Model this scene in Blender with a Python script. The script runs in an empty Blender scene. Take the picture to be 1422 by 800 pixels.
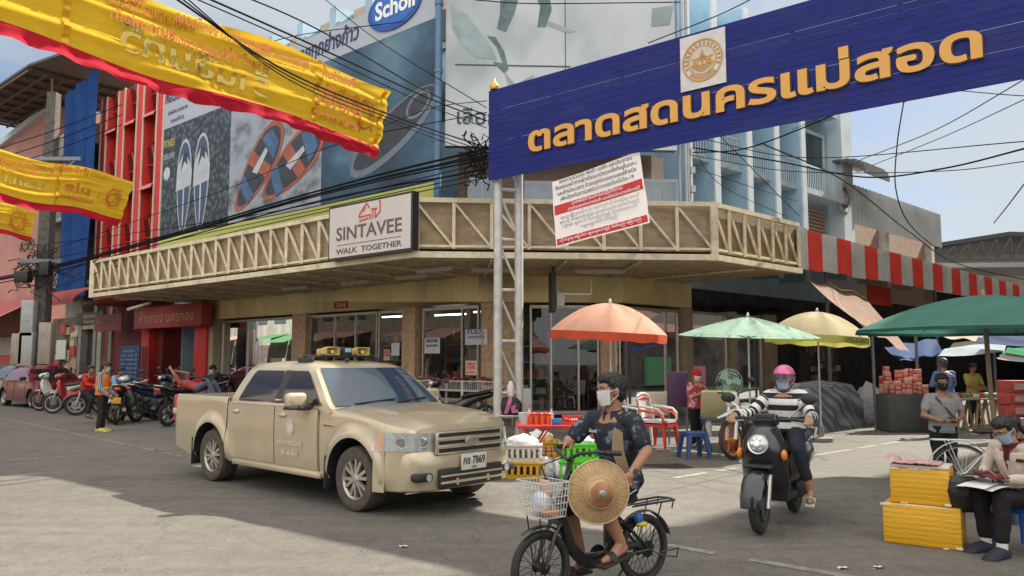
import bpy, bmesh, math, random
from mathutils import Vector as V, Matrix, Quaternion, noise as mnoise
random.seed(7)
R=math.radians
scene=bpy.context.scene
col=scene.collection
# -- camera, sky, sun, exposure
FPX, HZ, CAMH=1100.0, 502.0, 1.55
TH=math.atan((HZ-400)/FPX)
cam=bpy.data.objects.new('camera', bpy.data.cameras.new('camera'))
col.objects.link(cam)
cam.location=(0, 0, CAMH)
cam.rotation_euler=(math.pi/2+TH, 0, 0)
cam.data.sensor_width=36
cam.data.lens=36*FPX/1422
cam.data.clip_end=3000
scene.camera=cam
SUN_AZ=R(56.5)
SUN_EL=R(43)
sd=V((math.sin(SUN_AZ)*math.cos(SUN_EL), math.cos(SUN_AZ)*math.cos(SUN_EL), math.sin(SUN_EL)))
w=bpy.data.worlds.new('World'); scene.world=w; w.use_nodes=True
nt=w.node_tree; nt.nodes.clear()
def wn(t):return nt.nodes.new(t)
sky=wn('ShaderNodeTexSky'); sky.sky_type='NISHITA'; sky.sun_disc=False
sky.sun_elevation=SUN_EL; sky.sun_rotation=SUN_AZ; sky.air_density=1.0; sky.dust_density=.9; sky.ozone_density=2.2
tc=wn('ShaderNodeTexCoord'); mp=wn('ShaderNodeMapping'); mp.inputs['Scale'].default_value=(1, 1, 2.6)
nz=wn('ShaderNodeTexNoise'); nz.inputs['Scale'].default_value=2.1; nz.inputs['Detail'].default_value=9; nz.inputs['Roughness'].default_value=.58
mp.inputs['Location'].default_value=(1.7, .4, .3)
cr=wn('ShaderNodeValToRGB'); cr.color_ramp.elements[0].position=.26; cr.color_ramp.elements[1].position=.54
cr.color_ramp.elements[0].color=(0, 0, 0, 1); cr.color_ramp.elements[1].color=(.9, .9, .9, 1)
mx=wn('ShaderNodeMixRGB'); mx.inputs[2].default_value=(2.55, 2.75, 2.85, 1)
dim=wn('ShaderNodeMixRGB'); dim.blend_type='MULTIPLY'; dim.inputs[0].default_value=1; dim.inputs[2].default_value=(.40, .44, .52, 1)
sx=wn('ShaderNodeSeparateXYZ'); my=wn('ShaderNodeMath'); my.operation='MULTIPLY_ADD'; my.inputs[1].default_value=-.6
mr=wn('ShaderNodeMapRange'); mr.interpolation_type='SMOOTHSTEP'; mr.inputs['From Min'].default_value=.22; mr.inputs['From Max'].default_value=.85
sky_fill=wn('ShaderNodeMixRGB'); sky_fill.inputs[2].default_value=(7.4, 7.2, 6.9, 1)  # extra sky brightness added overhead and behind the camera to lift shaded fronts
bg=wn('ShaderNodeBackground'); bg.inputs[1].default_value=.13
ow=wn('ShaderNodeOutputWorld')
for a, b in((tc.outputs['Generated'], mp.inputs[0]), (mp.outputs[0], nz.inputs[0]), (nz.outputs[0], cr.inputs[0]), (cr.outputs[0], mx.inputs[0]), (sky.outputs[0], dim.inputs[1]), (dim.outputs[0], mx.inputs[1]), (tc.outputs['Generated'], sx.inputs[0]), (sx.outputs[1], my.inputs[0]), (sx.outputs[2], my.inputs[2]), (my.outputs[0], mr.inputs[0]), (mr.outputs[0], sky_fill.inputs[0]), (mx.outputs[0], sky_fill.inputs[1]), (sky_fill.outputs[0], bg.inputs[0]), (bg.outputs[0], ow.inputs[0])):
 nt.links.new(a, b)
sun=bpy.data.objects.new('sun', bpy.data.lights.new('sun', 'SUN')); col.objects.link(sun)
sun.data.energy=4.9; sun.data.angle=R(.55); sun.data.color=(1, .93, .80)
sun.rotation_euler=sd.to_track_quat('Z', 'Y').to_euler()
vs=scene.view_settings
vs.view_transform='Standard'; vs.look='None'; vs.gamma=1; vs.use_curve_mapping=False
vs.exposure=.98
scene.render.engine='CYCLES'
scene.cycles.max_bounces=7; scene.cycles.diffuse_bounces=4; scene.cycles.glossy_bounces=3
scene.cycles.transparent_max_bounces=12; scene.cycles.transmission_bounces=3
scene.cycles.caustics_reflective=False; scene.cycles.caustics_refractive=False
scene.cycles.use_denoising=True
# -- places read off the photograph
_c, _s=math.cos(TH), math.sin(TH)
def ray(px, py):
 a=(px-711)/FPX; b=(400-py)/FPX
 return V((a, _c-b*_s, _s+_c*b))
def at(px, py, Y):
 d=ray(px, py); return d*(Y/d.y)+V((0, 0, CAMH))
def gr(px, py, z=0.0):
 d=ray(px, py); return d*((z-CAMH)/d.z)+V((0, 0, CAMH))
Z=V((0, 0, 1))
class Frame:
 """a facade: s runs to the right as seen from the street, off runs into the building"""
 def __init__(s, A, B):
  s.o=V((A[0], A[1], 0)); b=V((B[0], B[1], 0)); s.len=(b-s.o).length; s.u=(b-s.o).normalized(); s.out=s.u.cross(Z)
 def pt(s, a, off, z):return s.o+s.u*a-s.out*off+Z*z
 def hit(s, px, py, off=0):
  d=ray(px, py); o=s.o-s.out*off; t=(o-V((0, 0, CAMH))).dot(s.out)/d.dot(s.out)
  p=d*t+V((0, 0, CAMH)); return(p-o).dot(s.u), p.z
 def sx(s, px, off=0):return s.hit(px, 480, off)[0]
 # -- materials
MATS={}
def newmat(name):
 m=bpy.data.materials.new(name); m.use_nodes=True
 return m, m.node_tree, m.node_tree.nodes['Principled BSDF']
def mat(name, c=(.5, .5, .5), rough=.6, metal=0, var=.12, scale=6, bump=0, bscale=80, spec=.5, coat=0, dirt=0, alpha=1, sub=0, emit=0, stretch=(1, 1, 1)):
 if name in MATS:return MATS[name]
 m, t, p=newmat(name); N=t.nodes.new; L=t.links.new
 tcn=N('ShaderNodeTexCoord'); mpn=N('ShaderNodeMapping'); mpn.inputs['Scale'].default_value=stretch; L(tcn.outputs['Object'], mpn.inputs[0])
 n=N('ShaderNodeTexNoise'); n.inputs['Scale'].default_value=scale; n.inputs['Detail'].default_value=6; n.inputs['Roughness'].default_value=.62
 L(mpn.outputs[0], n.inputs[0])
 r=N('ShaderNodeValToRGB'); e=r.color_ramp.elements
 e[0].position=.3; e[1].position=.72
 e[0].color=tuple(max(0, x*(1-var))for x in c)+(1, ); e[1].color=tuple(min(1, x*(1+var))for x in c)+(1, )
 L(n.outputs[0], r.inputs[0]); out=r.outputs[0]
 if dirt:
  n2=N('ShaderNodeTexNoise'); n2.inputs['Scale'].default_value=scale*.37; n2.inputs['Detail'].default_value=9; n2.inputs['Roughness'].default_value=.7
  L(mpn.outputs[0], n2.inputs[0])
  r2=N('ShaderNodeValToRGB'); r2.color_ramp.elements[0].position=.5; r2.color_ramp.elements[1].position=.72
  r2.color_ramp.elements[0].color=(0, 0, 0, 1); r2.color_ramp.elements[1].color=(dirt, )*3+(1, )
  L(n2.outputs[0], r2.inputs[0])
  mxx=N('ShaderNodeMixRGB'); L(r2.outputs[0], mxx.inputs[0]); L(out, mxx.inputs[1]); mxx.inputs[2].default_value=(.07, .058, .045, 1); out=mxx.outputs[0]
 L(out, p.inputs['Base Color'])
 p.inputs['Roughness'].default_value=rough; p.inputs['Metallic'].default_value=metal
 p.inputs['Specular IOR Level'].default_value=spec; p.inputs['Coat Weight'].default_value=coat; p.inputs['Coat Roughness'].default_value=.08
 if sub:p.inputs['Subsurface Weight'].default_value=sub; p.inputs['Subsurface Radius'].default_value=(.02, .01, .006)
 if alpha<1:p.inputs['Alpha'].default_value=alpha
 if emit:L(out, p.inputs['Emission Color']); p.inputs['Emission Strength'].default_value=emit
 if bump:
  b=N('ShaderNodeBump'); b.inputs['Strength'].default_value=bump; b.inputs['Distance'].default_value=.02
  nb=N('ShaderNodeTexNoise'); nb.inputs['Scale'].default_value=bscale; nb.inputs['Detail'].default_value=4
  L(mpn.outputs[0], nb.inputs[0]); L(nb.outputs[0], b.inputs['Height']); L(b.outputs[0], p.inputs['Normal'])
 MATS[name]=m; return m
def glass(name, tint=(.8, .85, .85), refl=.08, rough=.0):
 if name in MATS:return MATS[name]
 m, t, p=newmat(name); t.nodes.remove(p); N=t.nodes.new; L=t.links.new
 o=t.nodes['Material Output']; tr=N('ShaderNodeBsdfTransparent'); tr.inputs[0].default_value=tint+(1, )
 g=N('ShaderNodeBsdfGlossy'); g.inputs['Roughness'].default_value=rough; g.inputs['Color'].default_value=(.95, .97, 1, 1)
 f=N('ShaderNodeFresnel'); f.inputs[0].default_value=1.5
 a=N('ShaderNodeMath'); a.operation='ADD'; a.inputs[1].default_value=refl; L(f.outputs[0], a.inputs[0])
 mxs=N('ShaderNodeMixShader'); L(a.outputs[0], mxs.inputs[0]); L(tr.outputs[0], mxs.inputs[1]); L(g.outputs[0], mxs.inputs[2]); L(mxs.outputs[0], o.inputs[0])
 MATS[name]=m; return m
def clothlit(name, c, tr=.35, var=.1, scale=5, bump=.15, bscale=14, dirt=0, stretch=(1, 1, 1)):
 """thin cloth that lets light through"""
 if name in MATS:return MATS[name]
 m=mat(name, c, .85, 0, var, scale, bump, bscale, .2, dirt=dirt, stretch=stretch); t=m.node_tree; N=t.nodes.new; L=t.links.new
 p=t.nodes['Principled BSDF']; tl=N('ShaderNodeBsdfTranslucent'); o=t.nodes['Material Output']; mxs=N('ShaderNodeMixShader'); mxs.inputs[0].default_value=tr
 src=p.inputs['Base Color'].links[0].from_socket; L(src, tl.inputs[0])
 L(p.outputs[0], mxs.inputs[1]); L(tl.outputs[0], mxs.inputs[2]); L(mxs.outputs[0], o.inputs[0])
 return m
 # -- mesh builder
def frame_mat(o, x, z):
 x=V(x).normalized(); z=V(z); z=(z-x*z.dot(x)).normalized(); y=z.cross(x)
 return Matrix(((x.x, y.x, z.x, o[0]), (x.y, y.y, z.y, o[1]), (x.z, y.z, z.z, o[2]), (0, 0, 0, 1)))
def glyphs(body, bold, align, res, shear):
 """outlines of the lettering, each closed stroke filled on its own so that crossing strokes stay solid"""
 c=bpy.data.curves.new('lettering', 'FONT'); c.body=body; c.size=1; c.align_x=align; c.shear=shear
 ob=bpy.data.objects.new('lettering', c); col.objects.link(ob); cu=ob.to_curve(bpy.context.evaluated_depsgraph_get())
 if res<6:
  c.offset=bold; c.extrude=.5; c.resolution_u=res; ob.to_curve_clear()
  me=bpy.data.meshes.new_from_object(ob.evaluated_get(bpy.context.evaluated_depsgraph_get())); bpy.data.objects.remove(ob); bpy.data.curves.remove(c)
  g_=[v.co.copy()for v in me.vertices], [tuple(p.vertices)for p in me.polygons]; bpy.data.meshes.remove(me); return g_
 sp=[]
 for q in cu.splines:
  P=[(p.co.copy(), p.handle_left.copy(), p.handle_right.copy())for p in q.bezier_points]
  poly=[x for p in P for x in(p[1], p[0], p[2])]; ar=sum(a.x*b.y-b.x*a.y for a, b in zip(poly, poly[1:]+poly[:1])); sp.append((P, poly, ar))
 ob.to_curve_clear(); bpy.data.objects.remove(ob); bpy.data.curves.remove(c)
 if not sp:return[], []
 big=max(sp, key=lambda x:abs(x[2])); sg=1 if big[2]>0 else-1
 def inside(p, poly):
  r_=False
  for a, b in zip(poly, poly[1:]+poly[:1]):
   if(a.y>p.y)!=(b.y>p.y)and p.x<(b.x-a.x)*(p.y-a.y)/(b.y-a.y+1e-12)+a.x:r_=not r_
  return r_
 outs=[x for x in sp if x[2]*sg>0]; holes=[x for x in sp if x[2]*sg<=0]
 lay=[[]for x in outs]
 for n_, o_ in enumerate(outs):
  hs=[h for h in holes if all(inside(p, o_[1])for p in h[1][::3])]; lay[n_].append((o_, hs))
 V_, F_=[], []
 for li, L_ in enumerate(lay):
  if not L_:continue
  def fill(b_):
   c=bpy.data.curves.new('lettering', 'CURVE'); c.dimensions='2D'; c.fill_mode='BOTH'; c.offset=b_; c.extrude=.5; c.resolution_u=res
   for o_, hs in L_:
    for P, _, _ in[o_]+hs:
     q=c.splines.new('BEZIER'); q.bezier_points.add(len(P)-1); q.use_cyclic_u=True
     for bp_, (a, b, d)in zip(q.bezier_points, P):bp_.handle_left_type=bp_.handle_right_type='FREE'; bp_.co, bp_.handle_left, bp_.handle_right=a, b, d
   ob=bpy.data.objects.new('lettering', c); col.objects.link(ob); me=bpy.data.meshes.new_from_object(ob.evaluated_get(bpy.context.evaluated_depsgraph_get())); bpy.data.objects.remove(ob); bpy.data.curves.remove(c)
   r_=[v.co.copy()for v in me.vertices], [tuple(p.vertices)for p in me.polygons], sum(p.area*abs(p.normal.z)for p in me.polygons); bpy.data.meshes.remove(me); return r_
  vs, fs, ar=fill(bold); base=fill(0); sh=[(0, 0)]
  if ar<base[2]*1.02 and bold:vs, fs=base[:2]; sh=[(math.cos(k*.7854)*bold, math.sin(k*.7854)*bold)for k in range(8)]
  for n_, (dx, dy)in enumerate(sh):
   k=len(V_); V_+=[v+V((dx, dy, .05*(li%3)+.006*n_))for v in vs]; F_+=[tuple(i+k for i in f)for f in fs]
 return V_, F_
_txt={}
class MB:
 def __init__(s, M=None):s.v=[]; s.f=[]; s.m=[]; s.M=M
 def add(s, vs, fs, mi=0, M=None):
  k=len(s.v); T=M if s.M is None else(s.M if M is None else s.M@M)
  s.v+=[T@V(x)for x in vs]if T is not None else[V(x)for x in vs]
  s.f+=[tuple(i+k for i in f)for f in fs]; s.m+=[mi]*len(fs); return s
 def box(s, c, d, mi=0, M=None, rot=0):
  x, y, z=d[0]/2, d[1]/2, d[2]/2
  vs=[V((a*x, b*y, e*z))for e in(-1, 1)for b in(-1, 1)for a in(-1, 1)]
  if rot:q=Matrix.Rotation(rot, 3, 'Z'); vs=[q@v for v in vs]
  vs=[v+V(c)for v in vs]
  return s.add(vs, [(0, 2, 3, 1), (4, 5, 7, 6), (0, 1, 5, 4), (2, 6, 7, 3), (0, 4, 6, 2), (1, 3, 7, 5)], mi, M)
 def rbox(s, c, d, r=.02, mi=0, M=None, seg=2):
  """box with rounded edges"""
  bm=bmesh.new(); bmesh.ops.create_cube(bm, size=1)
  for v in bm.verts:v.co=V((v.co.x*d[0], v.co.y*d[1], v.co.z*d[2]))
  bmesh.ops.bevel(bm, geom=bm.edges[:], offset=min(r, min(d)*.49), segments=seg, affect='EDGES', profile=.5)
  bm.verts.index_update(); vs=[v.co+V(c)for v in bm.verts]; fs=[[v.index for v in f.verts]for f in bm.faces]; bm.free()
  return s.add(vs, fs, mi, M)
 def fbox(s, F, s0, s1, o0, o1, z0, z1, mi=0):
  P=F.pt; vs=[P(s0, o0, z0), P(s1, o0, z0), P(s0, o1, z0), P(s1, o1, z0), P(s0, o0, z1), P(s1, o0, z1), P(s0, o1, z1), P(s1, o1, z1)]
  return s.add(vs, [(0, 2, 3, 1), (4, 5, 7, 6), (0, 1, 5, 4), (2, 6, 7, 3), (0, 4, 6, 2), (1, 3, 7, 5)], mi)
 def quad(s, a, b, c, d, mi=0):return s.add([a, b, c, d], [(0, 1, 2, 3)], mi)
 def bar(s, p, q, w, h=None, mi=0, up=Z):
  p, q=V(p), V(q); h=h or w; d=q-p; L=d.length
  if abs(d.normalized().dot(V(up)))>.98:up=V((1, 0, 0))
  M=frame_mat(p, d, up)
  return s.add([M@V(x)for x in((0, -w/2, -h/2), (0, w/2, -h/2), (0, -w/2, h/2), (0, w/2, h/2), (L, -w/2, -h/2), (L, w/2, -h/2), (L, -w/2, h/2), (L, w/2, h/2))], [(0, 2, 3, 1), (4, 5, 7, 6), (0, 1, 5, 4), (2, 6, 7, 3), (0, 4, 6, 2), (1, 3, 7, 5)], mi)
 def tube(s, pts, r, mi=0, n=8, cap=True, closed=False):
  pts=[V(p)for p in pts]; k=len(pts); rs=r if isinstance(r, (list, tuple))else[r]*k
  vs=[]; fs=[]; up=None
  for i, p in enumerate(pts):
   if closed:d=(pts[(i+1)%k]-pts[i-1]).normalized()
   else:d=(pts[min(i+1, k-1)]-pts[max(i-1, 0)]).normalized()
   if up is None:up=d.orthogonal().normalized()
   up=(up-d*up.dot(d)); up=up.normalized()if up.length>1e-6 else d.orthogonal().normalized()
   b=d.cross(up)
   for j in range(n):
    a=2*math.pi*j/n; vs.append(p+(up*math.cos(a)+b*math.sin(a))*rs[i])
  for i in range(k if closed else k-1):
   i2=(i+1)%k
   for j in range(n):fs.append((i*n+j, i*n+(j+1)%n, i2*n+(j+1)%n, i2*n+j))
  if cap and not closed:fs.append(tuple(range(n-1, -1, -1))); fs.append(tuple((k-1)*n+j for j in range(n)))
  return s.add(vs, fs, mi)
 def lathe(s, prof, o=(0, 0, 0), ax=Z, mi=0, n=24, a0=0, a1=2*math.pi, x=None):
  ax=V(ax).normalized(); x=V(x)if x is not None else ax.orthogonal(); x=(x-ax*x.dot(ax)).normalized(); y=ax.cross(x); o=V(o); vs=[]; fs=[]; full=abs(a1-a0-2*math.pi)<1e-6
  m=n if full else n+1; k=len(prof)
  for r, h in prof:
   for j in range(m):
    a=a0+(a1-a0)*j/n; vs.append(o+ax*h+(x*math.cos(a)+y*math.sin(a))*r)
  for i in range(k-1):
   for j in range(n):fs.append((i*m+j, i*m+(j+1)%m, (i+1)*m+(j+1)%m, (i+1)*m+j))
  return s.add(vs, fs, mi)
 def disc(s, o, ax, r, mi=0, n=24, th=.004):return s.lathe([(0, 0), (r, 0), (r, th), (0, th)], o, ax, mi, n)
 def ell(s, c, rad, mi=0, M=None, n=14, m=9):
  vs=[]; fs=[]
  for i in range(m+1):
   t=math.pi*i/m
   for j in range(n):
    a=2*math.pi*j/n; vs.append(V((math.sin(t)*math.cos(a)*rad[0], math.sin(t)*math.sin(a)*rad[1], -math.cos(t)*rad[2]))+V(c))
  for i in range(m):
   for j in range(n):fs.append((i*n+j, i*n+(j+1)%n, (i+1)*n+(j+1)%n, (i+1)*n+j))
  return s.add(vs, fs, mi, M)
 def cone(s, p, q, r1, r2, mi=0, n=12):
  """capsule that tapers from p to q"""
  p, q=V(p), V(q); d=(q-p); L=d.length
  if L<1e-5:return s.ell(p, (r1, )*3, mi)
  prof=[(math.sin(a)*r1, -math.cos(a)*r1)for a in[math.pi/2*i/4 for i in range(5)]]+[(math.cos(a)*r2, L+math.sin(a)*r2)for a in[math.pi/2*i/4 for i in range(5)]]
  prof[0]=(1e-4, -r1); prof[-1]=(1e-4, L+r2)
  return s.lathe(prof, p, d, mi, n)
 def loft(s, rings, mi=0, cap=True, closed=True):
  n=len(rings[0]); vs=[p for r in rings for p in r]; fs=[]
  for i in range(len(rings)-1):
   for j in range(n if closed else n-1):fs.append((i*n+j, i*n+(j+1)%n, (i+1)*n+(j+1)%n, (i+1)*n+j))
  if cap and closed:fs.append(tuple(range(n-1, -1, -1))); fs.append(tuple((len(rings)-1)*n+j for j in range(n)))
  return s.add(vs, fs, mi)
 def grid(s, fn, nu, nv, mi=0, th=0):
  vs=[fn(i/nu, j/nv)for j in range(nv+1)for i in range(nu+1)]
  fs=[(j*(nu+1)+i, j*(nu+1)+i+1, (j+1)*(nu+1)+i+1, (j+1)*(nu+1)+i)for j in range(nv)for i in range(nu)]
  return s.add(vs, fs, mi)
 def prism(s, poly, M, th, mi=0):
  """outline in the x,y plane of M, extruded along its z"""
  n=len(poly); vs=[V((x, y, 0))for x, y in poly]+[V((x, y, th))for x, y in poly]
  fs=[tuple(range(n-1, -1, -1)), tuple(range(n, 2*n))]+[(i, (i+1)%n, n+(i+1)%n, n+i)for i in range(n)]
  return s.add(vs, fs, mi, M)
 def torus(s, o, ax, R0, r, mi=0, n=32, m=8, x=None):
  prof=[(R0+r*math.cos(2*math.pi*i/m), r*math.sin(2*math.pi*i/m))for i in range(m+1)]
  return s.lathe(prof, o, ax, mi, n, x=x)
 def text(s, body, o, xd, up, size=.2, mi=0, ext=.004, bold=0, width=None, align='CENTER', res=3, lift=.004, shear=0, mirror=False):
  key=(body, bold, align, res, shear)
  if key not in _txt:
   _txt[key]=glyphs(body, bold, align, res, shear)
  vs, fs=_txt[key]
  if not vs:return s
  if width:size_x=width/(max(v.x for v in vs)-min(v.x for v in vs))
  else:size_x=size
  xd=V(xd).normalized(); up=V(up); up=(up-xd*up.dot(xd)).normalized(); nn=xd.cross(up); o=V(o); g=-1 if mirror else 1
  if width and align=='CENTER':mid=(max(v.x for v in vs)+min(v.x for v in vs))/2
  else:mid=0
  out=[o+xd*((v.x-mid)*size_x*g)+up*(v.y*size)+nn*(lift+(v.z+.5)*ext)for v in vs]
  return s.add(out, [f[::-1]for f in fs]if mirror else fs, mi)
 def build(s, name, mats, parent=None, smooth=35, bevel=0, world=False, flat=False, base=None):
  me=bpy.data.meshes.new(name); vs=s.v
  o=bpy.data.objects.new(name, me); col.objects.link(o)
  if parent is not None:
   o.parent=parent
   if world:
    inv=parent['_inv']if False else world_inv(parent); vs=[inv@v for v in vs]
  elif vs and base is None:
   xs=[v.x for v in vs]; ys=[v.y for v in vs]; b=V(((min(xs)+max(xs))/2, (min(ys)+max(ys))/2, min(v.z for v in vs)))
   o.location=b; vs=[v-b for v in vs]
  me.from_pydata([tuple(v)for v in vs], [], s.f)
  ms=mats if isinstance(mats, (list, tuple))else[mats]
  for m in ms:me.materials.append(m)
  for p, mi in zip(me.polygons, s.m):p.material_index=mi
  bm=bmesh.new(); bm.from_mesh(me)
  bmesh.ops.remove_doubles(bm, verts=bm.verts[:], dist=1e-5)
  if bevel:
   es=[e for e in bm.edges if len(e.link_faces)==2 and e.calc_face_angle(0)>.6]
   bmesh.ops.bevel(bm, geom=es, offset=bevel, segments=2, affect='EDGES', profile=.6, clamp_overlap=True)
  bmesh.ops.recalc_face_normals(bm, faces=bm.faces[:])
  bm.to_mesh(me); bm.free()
  if smooth and not flat:
   for p in me.polygons:p.use_smooth=True
   me.set_sharp_from_angle(angle=R(smooth))
  return o
_inv={}
def world_inv(p):
 M=Matrix.Identity(4); q=p
 while q is not None:
  M=Matrix.LocRotScale(q.location, q.rotation_euler, q.scale)@M; q=q.parent
 return M.inverted()
 # -- things
def tag(o, label, cat, group=None, kind=None):
 if label:o['label']=label
 if cat:o['category']=cat
 if group:o['group']=group
 if kind:o['kind']=kind
 return o
def thing(name, label, cat, loc=(0, 0, 0), rz=0, group=None):
 o=bpy.data.objects.new(name, None); col.objects.link(o); o.location=loc; o.rotation_euler=(0, 0, rz); o.empty_display_size=.2
 return tag(o, label, cat, group)
def struct(mb, name, m, **k):
 o=mb.build(name, m, **k); o['kind']='structure'; return o
def copy_tree(o, loc=None, rz=None, label=None, parent=None, scale=None):
 c=o.copy(); col.objects.link(c)
 if parent is not None:c.parent=parent
 if loc is not None:c.location=loc
 if rz is not None:c.rotation_euler=(0, 0, rz)
 if label:c['label']=label
 if scale:c.scale=scale
 for ch in list(o.children):copy_tree(ch, parent=c)
 return c
def yaw(d):return math.atan2(d[1], d[0])
# -- frames of the corner building's canopy edge
A_, B_, C_, D_=(-14.35, 27), (-2.03, 16.5), (4.37, 17.0), (7.15, 19.6)
LF, KF, RF=Frame(A_, B_), Frame(B_, C_), Frame(C_, D_)
tL, tR=math.tan(LF.u.angle(KF.u)/2), math.tan(KF.u.angle(RF.u)/2)
WO=3.7
def span(F, off, far=False):
 if F is LF:return 0, LF.len-off*tL
 if F is KF:return off*tL, KF.len-off*tR
 return off*tR, RF.len
 # -- ground
def ground_mat():
 m, t, p=newmat('worn_concrete_road'); N=t.nodes.new; L=t.links.new
 tcn=N('ShaderNodeTexCoord')
 def noise(sc, det=8, ro=.65, st=None, rot=0):
  n=N('ShaderNodeTexNoise'); n.inputs['Scale'].default_value=sc; n.inputs['Detail'].default_value=det; n.inputs['Roughness'].default_value=ro
  mpn=N('ShaderNodeMapping'); mpn.inputs['Rotation'].default_value=(0, 0, rot)
  if st:mpn.inputs['Scale'].default_value=st
  L(tcn.outputs['Object'], mpn.inputs[0]); L(mpn.outputs[0], n.inputs[0]); return n.outputs[0]
 def ramp(i, a, b, c0, c1):
  r=N('ShaderNodeValToRGB'); e=r.color_ramp.elements; e[0].position=a; e[1].position=b; e[0].color=c0+(1, ); e[1].color=c1+(1, ); L(i, r.inputs[0]); return r.outputs[0]
 def mix(f, a, b, mode='MIX'):
  x=N('ShaderNodeMixRGB'); x.blend_type=mode
  for k, v in((0, f), (1, a), (2, b)):
   if hasattr(v, 'links'):L(v, x.inputs[k])
   else:x.inputs[k].default_value=v if k==0 else tuple(v)+(1, )
  return x.outputs[0]
 base=ramp(noise(.16, 9, .6), .32, .68, (.122, .114, .101), (.172, .160, .139))
 fine=ramp(noise(30, 6, .85), .28, .72, (.50, .50, .50), (1.42, 1.42, 1.42)); c=mix(.85, base, fine, 'MULTIPLY')
 speck=ramp(noise(170, 2, .6), .60, .74, (0, 0, 0), (1, 1, 1)); c=mix(mix(1, speck, (.35, .35, .35), 'MULTIPLY'), c, (.26, .25, .225))
 streak=ramp(noise(1.1, 7, .6, (.25, 3.2, 1), R(-40)), .44, .66, (1, 1, 1), (.70, .69, .68)); c=mix(.38, c, streak, 'MULTIPLY')
 streak2=ramp(noise(1.3, 7, .6, (.22, 3.0, 1), R(45)), .46, .68, (1, 1, 1), (.74, .74, .74)); c=mix(.38, c, streak2, 'MULTIPLY')
 blot=ramp(noise(.8, 10, .75), .53, .66, (0, 0, 0), (1, 1, 1)); c=mix(mix(1, blot, (.45, .45, .45), 'MULTIPLY'), c, (.060, .056, .052))
 vo=N('ShaderNodeTexVoronoi'); vo.feature='DISTANCE_TO_EDGE'; vo.inputs['Scale'].default_value=.27
 wv=N('ShaderNodeVectorMath'); wv.operation='ADD'; nn=N('ShaderNodeTexNoise'); nn.inputs['Scale'].default_value=1.4; nn.inputs['Detail'].default_value=6
 L(tcn.outputs['Object'], nn.inputs[0]); L(tcn.outputs['Object'], wv.inputs[0]); L(nn.outputs['Color'], wv.inputs[1]); L(wv.outputs[0], vo.inputs['Vector'])
 mid=ramp(noise(5.5, 9, .75), .3, .7, (.70, .70, .71), (1.24, 1.23, 1.21)); c=mix(.8, c, mid, 'MULTIPLY')
 crack=ramp(vo.outputs['Distance'], .0008, .0034, (.55, .54, .53), (1, 1, 1)); c=mix(.65, c, crack, 'MULTIPLY')
 L(c, p.inputs['Base Color']); p.inputs['Roughness'].default_value=.82; p.inputs['Specular IOR Level'].default_value=.35
 b=N('ShaderNodeBump'); b.inputs['Strength'].default_value=.55; b.inputs['Distance'].default_value=.01; L(noise(70, 6, .8), b.inputs['Height']); L(b.outputs[0], p.inputs['Normal'])
 return m
g=MB(); g.grid(lambda u, v:V((-700+1400*u, -300+1400*v, 0)), 8, 8)
struct(g, 'ground', ground_mat(), base=1)
pv=MB()
e0=-.35
P0=[LF.pt(-22, e0, 0), LF.pt(span(LF, e0)[1], e0, 0), KF.pt(span(KF, e0)[1], e0, 0), RF.pt(30, e0, 0)]
Pi=[LF.pt(-22, 9, 0), LF.pt(span(LF, 9)[1], 9, 0), KF.pt(span(KF, 9)[1], 9, 0), RF.pt(30, 9, 0)]
for i in range(3):
 a, b, c, d=P0[i], P0[i+1], Pi[i+1], Pi[i]; h=Z*.12
 pv.quad(a+h, b+h, c+h, d+h); pv.quad(a, b, b+h, a+h)
struct(pv, 'pavement', mat('pavement_concrete', (.155, .143, .128), .85, var=.3, scale=2.2, bump=.3, bscale=40, dirt=.6), base=1)
rl=MB(); paint=mat('road_paint', (.26, .25, .225), .8, var=.3, scale=14, dirt=1)
def strip(mb, a, b, wd, z=.004, n=30):
 a, b=V((a[0], a[1], z)), V((b[0], b[1], z)); d=(b-a).normalized(); s=Z.cross(d)*wd/2
 for i in range(n):
  if random.random()<.12:continue
  p, q=a.lerp(b, i/n), a.lerp(b, (i+1)/n); mb.quad(p-s, q-s, q+s, p+s)
strip(rl, gr(936, 664), gr(1420, 586), .11, n=60)
strip(rl, gr(872, 652), gr(935, 647), .07, n=6); strip(rl, gr(-30, 574), gr(268, 637), .06, n=70); strip(rl, gr(-20, 642), gr(275, 622), .07, n=40)
struct(rl, 'road_marking', paint, base=1)
rs=MB(); a, b=gr(925, 757), gr(1240, 812)
strip(rs, a, b, .10, n=12); struct(rs, 'road_seam', mat('pale_mortar_seam', (.22, .21, .19), .9, var=.4, scale=9, dirt=.7), base=1)
# -- corner shop building
BLUE=mat('pale_blue_plaster', (.36, .53, .66), .75, var=.10, scale=1.5, bump=.08, dirt=.35)
BLUEL=mat('whitish_blue_plaster_and_lit_edge', (.62, .70, .75), .75, var=.07, scale=1.5, dirt=.3)
STONE=mat('brown_stone_cladding', (.30, .22, .16), .7, var=.4, scale=7, bump=.4, bscale=30)
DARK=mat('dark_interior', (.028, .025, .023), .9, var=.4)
CREAM=mat('cream_painted_board', (.82, .68, .36), .7, var=.10, scale=1.2, dirt=.5, stretch=(1, 1, .35))
STEELC=mat('cream_painted_steel', (.72, .63, .45), .55, var=.14, scale=5, dirt=.6)
ALU=mat('aluminium_frame', (.45, .42, .38), .4, .6, var=.15)
GLASS=glass('shop_glass', (.62, .68, .66), .02)
DGL=glass('dark_window_glass', (.12, .15, .18), .10)
WOODP=mat('orange_brown_stone_pilaster', (.50, .33, .20), .6, var=.3, scale=9, bump=.15, dirt=.3)
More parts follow.
